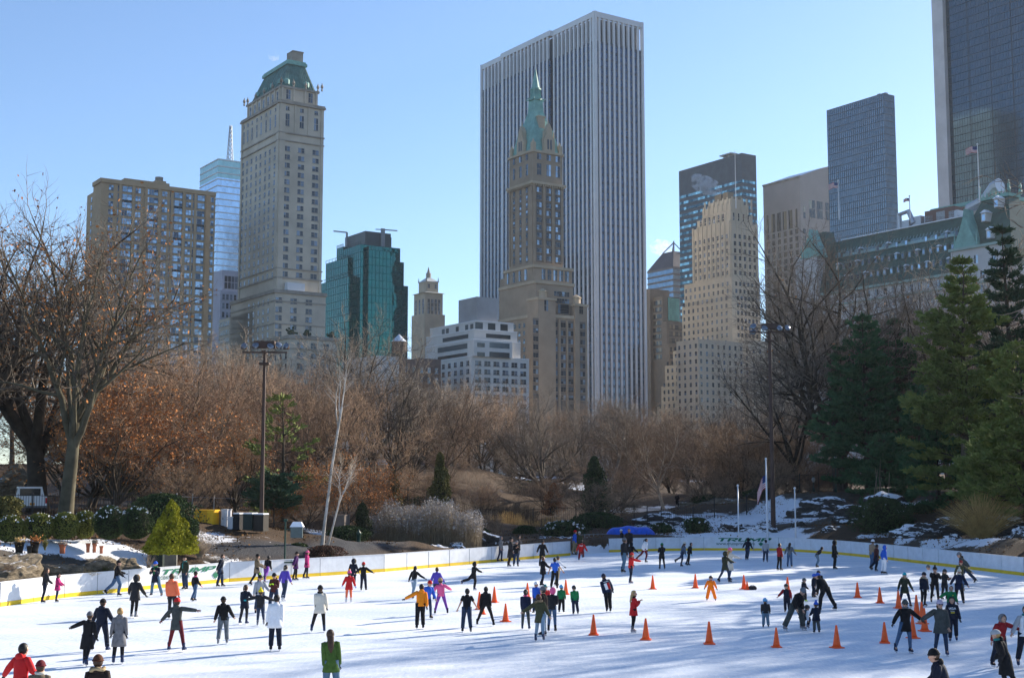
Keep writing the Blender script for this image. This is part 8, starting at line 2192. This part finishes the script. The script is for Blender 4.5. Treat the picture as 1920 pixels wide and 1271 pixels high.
for a in ((1540,124,150,930,985,'large dark outcrop with snow on the right hill',11,RK_R,.7),(1600,119,110,945,1000,'dark rock face under the snowy hump',12,RK_R,.7),(1660,118,120,920,985,'rounded snowy hump of rock above the holly',13,RK_S,.8),(1500,117,60,975,1012,'square dark rock behind the right short pole',14,RK_R,.7),(1430,117,90,980,1010,'low dark ledge behind the tall flagpole',15,RK_S,.6),(1370,119,60,978,1008,'low snowy ledge behind the left short pole',16,RK_S,.6),(1560,113,60,985,1015,'brown block of rock beside the holly',17,RK_R,.7),
          (1715,104,120,978,1014,'dark broken ledge above the right boards',35,RK_S,.5),(1790,103,100,968,1004,'dark ledge behind the golden grass',36,RK_R,.5),(1880,100,110,962,1000,'snow streaked ledge at the right edge above the tall dark rock',37,RK_S,.5),(1590,114,80,992,1016,'snow covered ledge below the spreading holly',38,RK_S,.5),
          (1740,101,60,992,1028,'dark boulder behind the right boards',18,RK_R,.8),(1785,98,60,1000,1036,'snow streaked rock under the golden grass',19,RK_S,.8),(1850,96,90,1008,1042,'flat dark rock right of the golden grass',20,RK_R,.7),(1905,94,60,985,1040,'tall dark rock at the right edge',21,RK_S,.7),(1700,106,50,1003,1024,'small snowy rock right of the holly',22,RK_S,.7),
          (1060,116,70,1005,1028,'snowy rock left of the gate',23,RK_S,.7),(1110,114,60,1006,1024,'low rock heaped with snow at the gate',24,RK_S,.7),(1010,117,50,1012,1030,'small rock under the pond fence',25,RK_S,.7),(820,96,60,1020,1042,'flat rock with snow in front of the reeds',26,RK_S,.6),(855,97,50,1016,1040,'rock with snow right end of the reeds',27,RK_S,.6),(720,92,26,1018,1036,'small grey rock left of the reeds',28,RK_R,.7),(748,93,22,1020,1036,'pale stone before the reeds',29,RK_R,.7),(900,104,70,990,1028,'snowy stones beside the dry grasses',30,RK_S,.7),
          (1370,146,110,932,962,'sunlit boulder above the snowy slope where someone sits',31,RK_L,.8),(1295,150,86,940,960,'flat boulder under the seated figure',32,RK_L,.7),(1250,128,120,958,992,'dark ledge on the snowy slope behind the fence',33,RK_R,.7),(1040,126,60,978,1000,'brown rock behind the frosted mugo pine',34,RK_R,.7)): rock(*a)
# pond embankment wall
def pondwall():
    r = empty('stone_wall', at(960,900,262)); tag(r, 'long dark ivy covered retaining wall beyond the pond path', 'wall'); o = Vector(r.location); m = MB()
    P = [at(755,908,268), at(860,893,268), at(950,895,264), at(1060,908,255)]
    for a, b_ in zip(P[:-1], P[1:]):
        vs = []
        for p in (a, b_):
            for dz in (0, -(p.z-1.0)): 
                for dy in (0, 1.2): vs.append((p.x-o.x, p.y+dy-o.y, p.z+dz-o.z))
        m.add(vs, [(0,1,5,4),(2,6,7,3),(0,4,6,2),(1,3,7,5),(0,2,3,1),(4,5,7,6)])
    m.build('wall_face', mat('dark_wall_stone', (.035,.034,.028), .95, var=.4, scale=.5), r)
    c = MB()
    for a, b_ in zip(P[:-1], P[1:]): c.bar(a-o+Vector((0,.4,.15)), b_-o+Vector((0,.4,.15)), 1.3, .3)
    c.build('snow_coping', M_SNOW, r)
pondwall()

# someone seated on the boulder
p_q = at(1270, 944, 149)
person(1270, 0, 0, 200, 'kl', 'fw', ('j','dbr'), ('s','blk'), ('hair','hbk'), 'person in dark clothes sitting on the boulder above the snowy slope', D=148.5, zoff=p_q.z-.35, H=1.7, skate='bbk'); BODIES_LAST = BODIES[-1:]; BODIES[:] = BODIES_LAST; finish_bodies()

# ---------------------------------------------------------------- vehicles
M_GLASSD = mat('car_glass', (.02,.025,.03), .08, var=.05, spec=.8); M_TYRE = mat('tyre_rubber', (.015,.015,.016), .8, var=.1)
M_RIM = mat('wheel_rim', (.35,.36,.38), .35, metal=.7)
def wheel(parent, x, y, r_):
    t = MB(); t.loft([[(x+dx, y+math.cos(a)*q, r_+math.sin(a)*q) for a in [2*math.pi*i/16 for i in range(16)]] for dx, q in ((-.11,r_*.86),(-.10,r_),(.10,r_),(.11,r_*.86))])
    o = t.build('wheel', M_TYRE, parent); h = MB(); h.loft([[(x+dx, y+math.cos(a)*r_*.6, r_+math.sin(a)*r_*.6) for a in [2*math.pi*i/12 for i in range(12)]] for dx in (-.118,.118)]); h.build('rim', M_RIM, o)
def pickup():
    b_ = at(54, 962, 94); r = empty('pickup_truck', (b_.x, b_.y, b_.z), R(24)); tag(r, 'white pickup truck seen from behind through the iron fence', 'pickup truck')
    W = mat('white_car_paint', (.72,.73,.74), .3, var=.03, spec=.5)
    m = MB(); m.box(-.95,-2.6,.55,.95,-2.35,1.15); m.box(-.95,-2.35,.55,-.87,-.6,1.18); m.box(.87,-2.35,.55,.95,-.6,1.18); m.box(-.86,-2.34,.55,.86,-.61,.72)
    m.loft([[(x,y,z) for x,z in ((-.95,.5),(.95,.5),(.95,1.15),(.78,1.85),(-.78,1.85),(-.95,1.15))] for y in (-.55,.9)]); m.loft([[(-.95,.95,.5),(.95,.95,.5),(.95,.95,1.12),(-.95,.95,1.12)],[(-.9,2.6,.5),(.9,2.6,.5),(.9,2.6,1.0),(-.9,2.6,1.0)]])
    m.build('body', W, r)
    g = MB(); g.box(-.68,-.58,1.22,.68,-.555,1.72); 
    for sx in (-1,1): g.add([(sx*.955,-.4,1.2),(sx*.955,.7,1.2),(sx*.81,.7,1.76),(sx*.81,-.4,1.76)],[(0,1,2,3)])
    g.build('window', M_GLASSD, r)
    for sx in (-1,1):
        l = MB(); l.box(sx*.95-.11*(sx>0)-.0, -2.615, .72, sx*.95+.11*(sx<0), -2.595, 1.1); l.build('tail_light', mat('tail_light_red', (.45,.01,.01), .3), r)
    bp = MB(); bp.box(-.95,-2.75,.42,.95,-2.61,.56); bp.build('bumper', mat('bumper_grey', (.12,.12,.13), .5), r)
    pl = MB(); pl.box(-.16,-2.765,.60,.16,-2.752,.76) if False else pl.box(-.16,-2.625,.60,.16,-2.603,.76); pl.build('number_plate', mat('orange_plate', (.75,.33,.03), .5), r)
    for x in (-.82,.82):
        for y in (-1.7,1.7): wheel(r, x, y, .38)
pickup()
def sedan(px, D, col, label, rz, name='parked_car', group=None, z=None):
    b_ = put(px, 0, D); r = empty(name, b_ if z is None else (b_.x,b_.y,z), rz); tag(r, label, 'car', group); P = mat('car_paint_'+col, PAL[col], .3, var=.04, spec=.5)
    m = MB(); prof = [(-2.2,.45),(-2.25,.8),(-2.0,.95),(-1.35,1.0),(-.75,1.42),(.35,1.45),(1.05,.98),(2.05,.85),(2.25,.65),(2.2,.40)]
    m.loft([[(x*(1 if z_ < 1.05 else .84), y, z_) for y, z_ in prof] for x in (-.88,.88)]); m.build('body', P, r)
    g = MB()
    for sx in (-1,1): g.add([(sx*.885,-1.2,1.02),(sx*.885,.9,1.02),(sx*.755,.3,1.40),(sx*.755,-.7,1.38)],[(0,1,2,3)])
    g.add([(-.66,-1.33,1.05),(.66,-1.33,1.05),(.62,-.80,1.41),(-.62,-.80,1.41)],[(0,1,2,3)]); g.add([(-.66,1.02,1.04),(.66,1.02,1.04),(.62,.42,1.44),(-.62,.42,1.44)],[(0,1,2,3)]); g.build('window', M_GLASSD, r)
    for x in (-.80,.80):
        for y in (-1.4,1.4): wheel(r, x, y, .32)
sedan(107, 152, 'lgr', 'silver car parked on the upper drive left of the mossy trunk', R(80)); sedan(152, 150, 'bgr', 'blue grey car parked on the upper drive right of the mossy trunk', R(78))
sedan(905, 345, 'wht', 'white car on the street beyond the pond wall', R(85)); sedan(930, 348, 'crm', 'cream car on the street right of the white car', R(85)); sedan(880, 342, 'yel', 'yellow cab on the street left of the white car', R(85), 'taxi')

# ---------------------------------------------------------------- yard by the golden arborvitae
def cabinet(px, D, wpx, top, base, m, name, label, cat, dep=.8, door=True, roof=None, sink=0.15):
    a = at(px, base, D); w_ = wpx*D/FPX; h = at(px, top, D).z - a.z; r = empty(name, (a.x, a.y, a.z-sink), R(-12)); tag(r, label, cat); h += sink
    b_ = MB(); b_.box(-w_/2,-dep/2,0,w_/2,dep/2,h); b_.box(-w_/2-.03,-dep/2-.03,h,w_/2+.03,dep/2+.03,h+.06); b_.box(-w_/2-.02,-dep/2-.02,0,w_/2+.02,dep/2+.02,.1); b_.build('cabinet_body', m, r)
    if door:
        d = MB(); d.box(-w_*.42,-dep/2-.03,.14,-.02,-dep/2-.001,h-.1); d.box(.02,-dep/2-.03,.14,w_*.42,-dep/2-.001,h-.1); do = d.build('door', m, r)
        k = MB(); k.box(-.08,-dep/2-.06,h*.5,-.05,-dep/2-.031,h*.62); k.build('handle', M_IRON, do)
    if roof:
        s_ = MB(); s_.box(-w_/2,-dep/2,h+.062,w_/2,dep/2,h+.14); s_.build('snow_cap', M_SNOW, r)
    return r, w_, h
M_YEL = mat('yellow_cabinet_paint', (.80,.42,.01), .45, var=.06, scale=1)
cabinet(382, 89, 27, 957, 987, M_YEL, 'kiosk', 'bright yellow kiosk cabinet standing in the yard left of the white crates', 'kiosk', 1.0)
r, w_, h = cabinet(399, 88.2, 13, 957, 986, mat('yellow_cabinet_front', (.88,.50,.015), .45, var=.05), 'kiosk', 'narrow orange yellow kiosk door unit right of the yellow kiosk', 'kiosk', .9)
cabinet(412, 89, 12, 959, 986, mat('tan_board', (.30,.24,.15), .8), 'crate', 'tan wooden crate beside the yellow kiosk', 'crate', .8, False)
cabinet(424, 88.5, 12, 956, 987, mat('white_cage', (.6,.6,.62), .5), 'cabinet', 'white cabinet with glass doors right of the tan crate', 'cabinet', .7)
cabinet(435, 88, 10, 970, 987, mat('white_cage', (.6,.6,.62), .5), 'crate', 'small white crate left of the black bin', 'crate', .6, False)
cabinet(447, 88, 13, 965, 988, cloth('chr'), 'wheeled_bin', 'tall black bin right of the white crate', 'bin', .8, False, True)
cabinet(469, 87.5, 18, 965, 989, mat('green_black_bin', (.02,.035,.03), .5), 'wheeled_bin', 'dark green bin right of the black bin', 'bin', .9, False, True)
cabinet(489, 87.5, 20, 966, 991, mat('brown_black_bin', (.03,.026,.022), .5), 'wheeled_bin', 'brown black bin behind the hemlock trunk', 'bin', .9, False, True)
cabinet(640, 96, 22, 966, 990, mat('grey_shed_wall', (.16,.13,.11), .8), 'shed', 'little grey brown shed right of the birch', 'shed', 1.2, False)
r, w_, h = cabinet(320, 74.0, 24, 1026, 1064, mat('grey_sign_board', (.16,.15,.13), .7, var=.12), 'sign_board', 'grey blank board leaning on the dark green box by the golden arborvitae', 'board', .12, False, None, .3)
cabinet(298, 75.0, 30, 1033, 1066, mat('dark_green_box', (.008,.022,.018), .5), 'equipment_box', 'dark green equipment box with snow on top behind the blue hat', 'box', 1.0, False, True, .3)
def hydrant():
    b_ = at(672, 1034, 90); r = empty('bollard', (b_.x,b_.y,tz(b_.x,b_.y))); tag(r, 'dark finned bollard light on the path right of the birch', 'bollard'); m = MB(); m.lathe((0,0,0), ((.15,0),(.13,.1),(.13,.55),(.18,.6),(.17,.72),(.06,.86),(.02,.95)), 10); m.build('bollard_post', M_GRNP, r, True)
hydrant()
# pots
def pot(px, base, wpx, hpx, D, m, label, plant=None, group=None):
    a = at(px, base, D); a.z = min(a.z, a.z); w_, h = wpx*D/FPX/2, hpx*D/FPX; r = empty('flower_pot', a); tag(r, label, 'flower pot', group)
    b_ = MB(); b_.lathe((0,0,0), ((w_*.68,-.25),(w_*.70,0),(w_*.95,h*.86),(w_*1.06,h*.86),(w_*1.06,h),(w_*.9,h),(w_*.85,h*.9)), 16); b_.build('pot_body', m, r, True)
    if plant:
        rg = np.random.default_rng(int(px)); n = 160; C = rg.normal(size=(n,3))*np.array([w_*.55,w_*.55,h*.28])+np.array([0,0,h*1.15]); mesh_obj('plant', leaves_mesh('plant', C, .05, plant, rg), r)
M_TERRA = mat('terracotta', (.42,.14,.07), .75, var=.12); M_TUB = mat('black_tub', (.018,.016,.015), .5)
pot(36,1031,19,15,67.0,M_TUB,'black tub with withered plant, left of the two dark tubs',M_GRASS); pot(65,1030,18,15,67.3,M_TUB,'black tub with a rust coloured plant, right of the small dark pot',M_OAKLEAF); pot(55,1033,11,10,66.6,M_TUB,'small dark pot between the two black tubs')
pot(117,1028,14,8,68.5,M_TERRA,'low wide terracotta pot by itself in the snow',BK_PALE); pot(165,1026,9,8,68.6,M_TERRA,'left terracotta pot of the close pair'); pot(177,1026,9,8,68.4,M_TERRA,'right terracotta pot of the close pair',BK_PALE); pot(190,1028,8,5,68.0,M_TERRA,'small sunken terracotta pot right of the close pair')
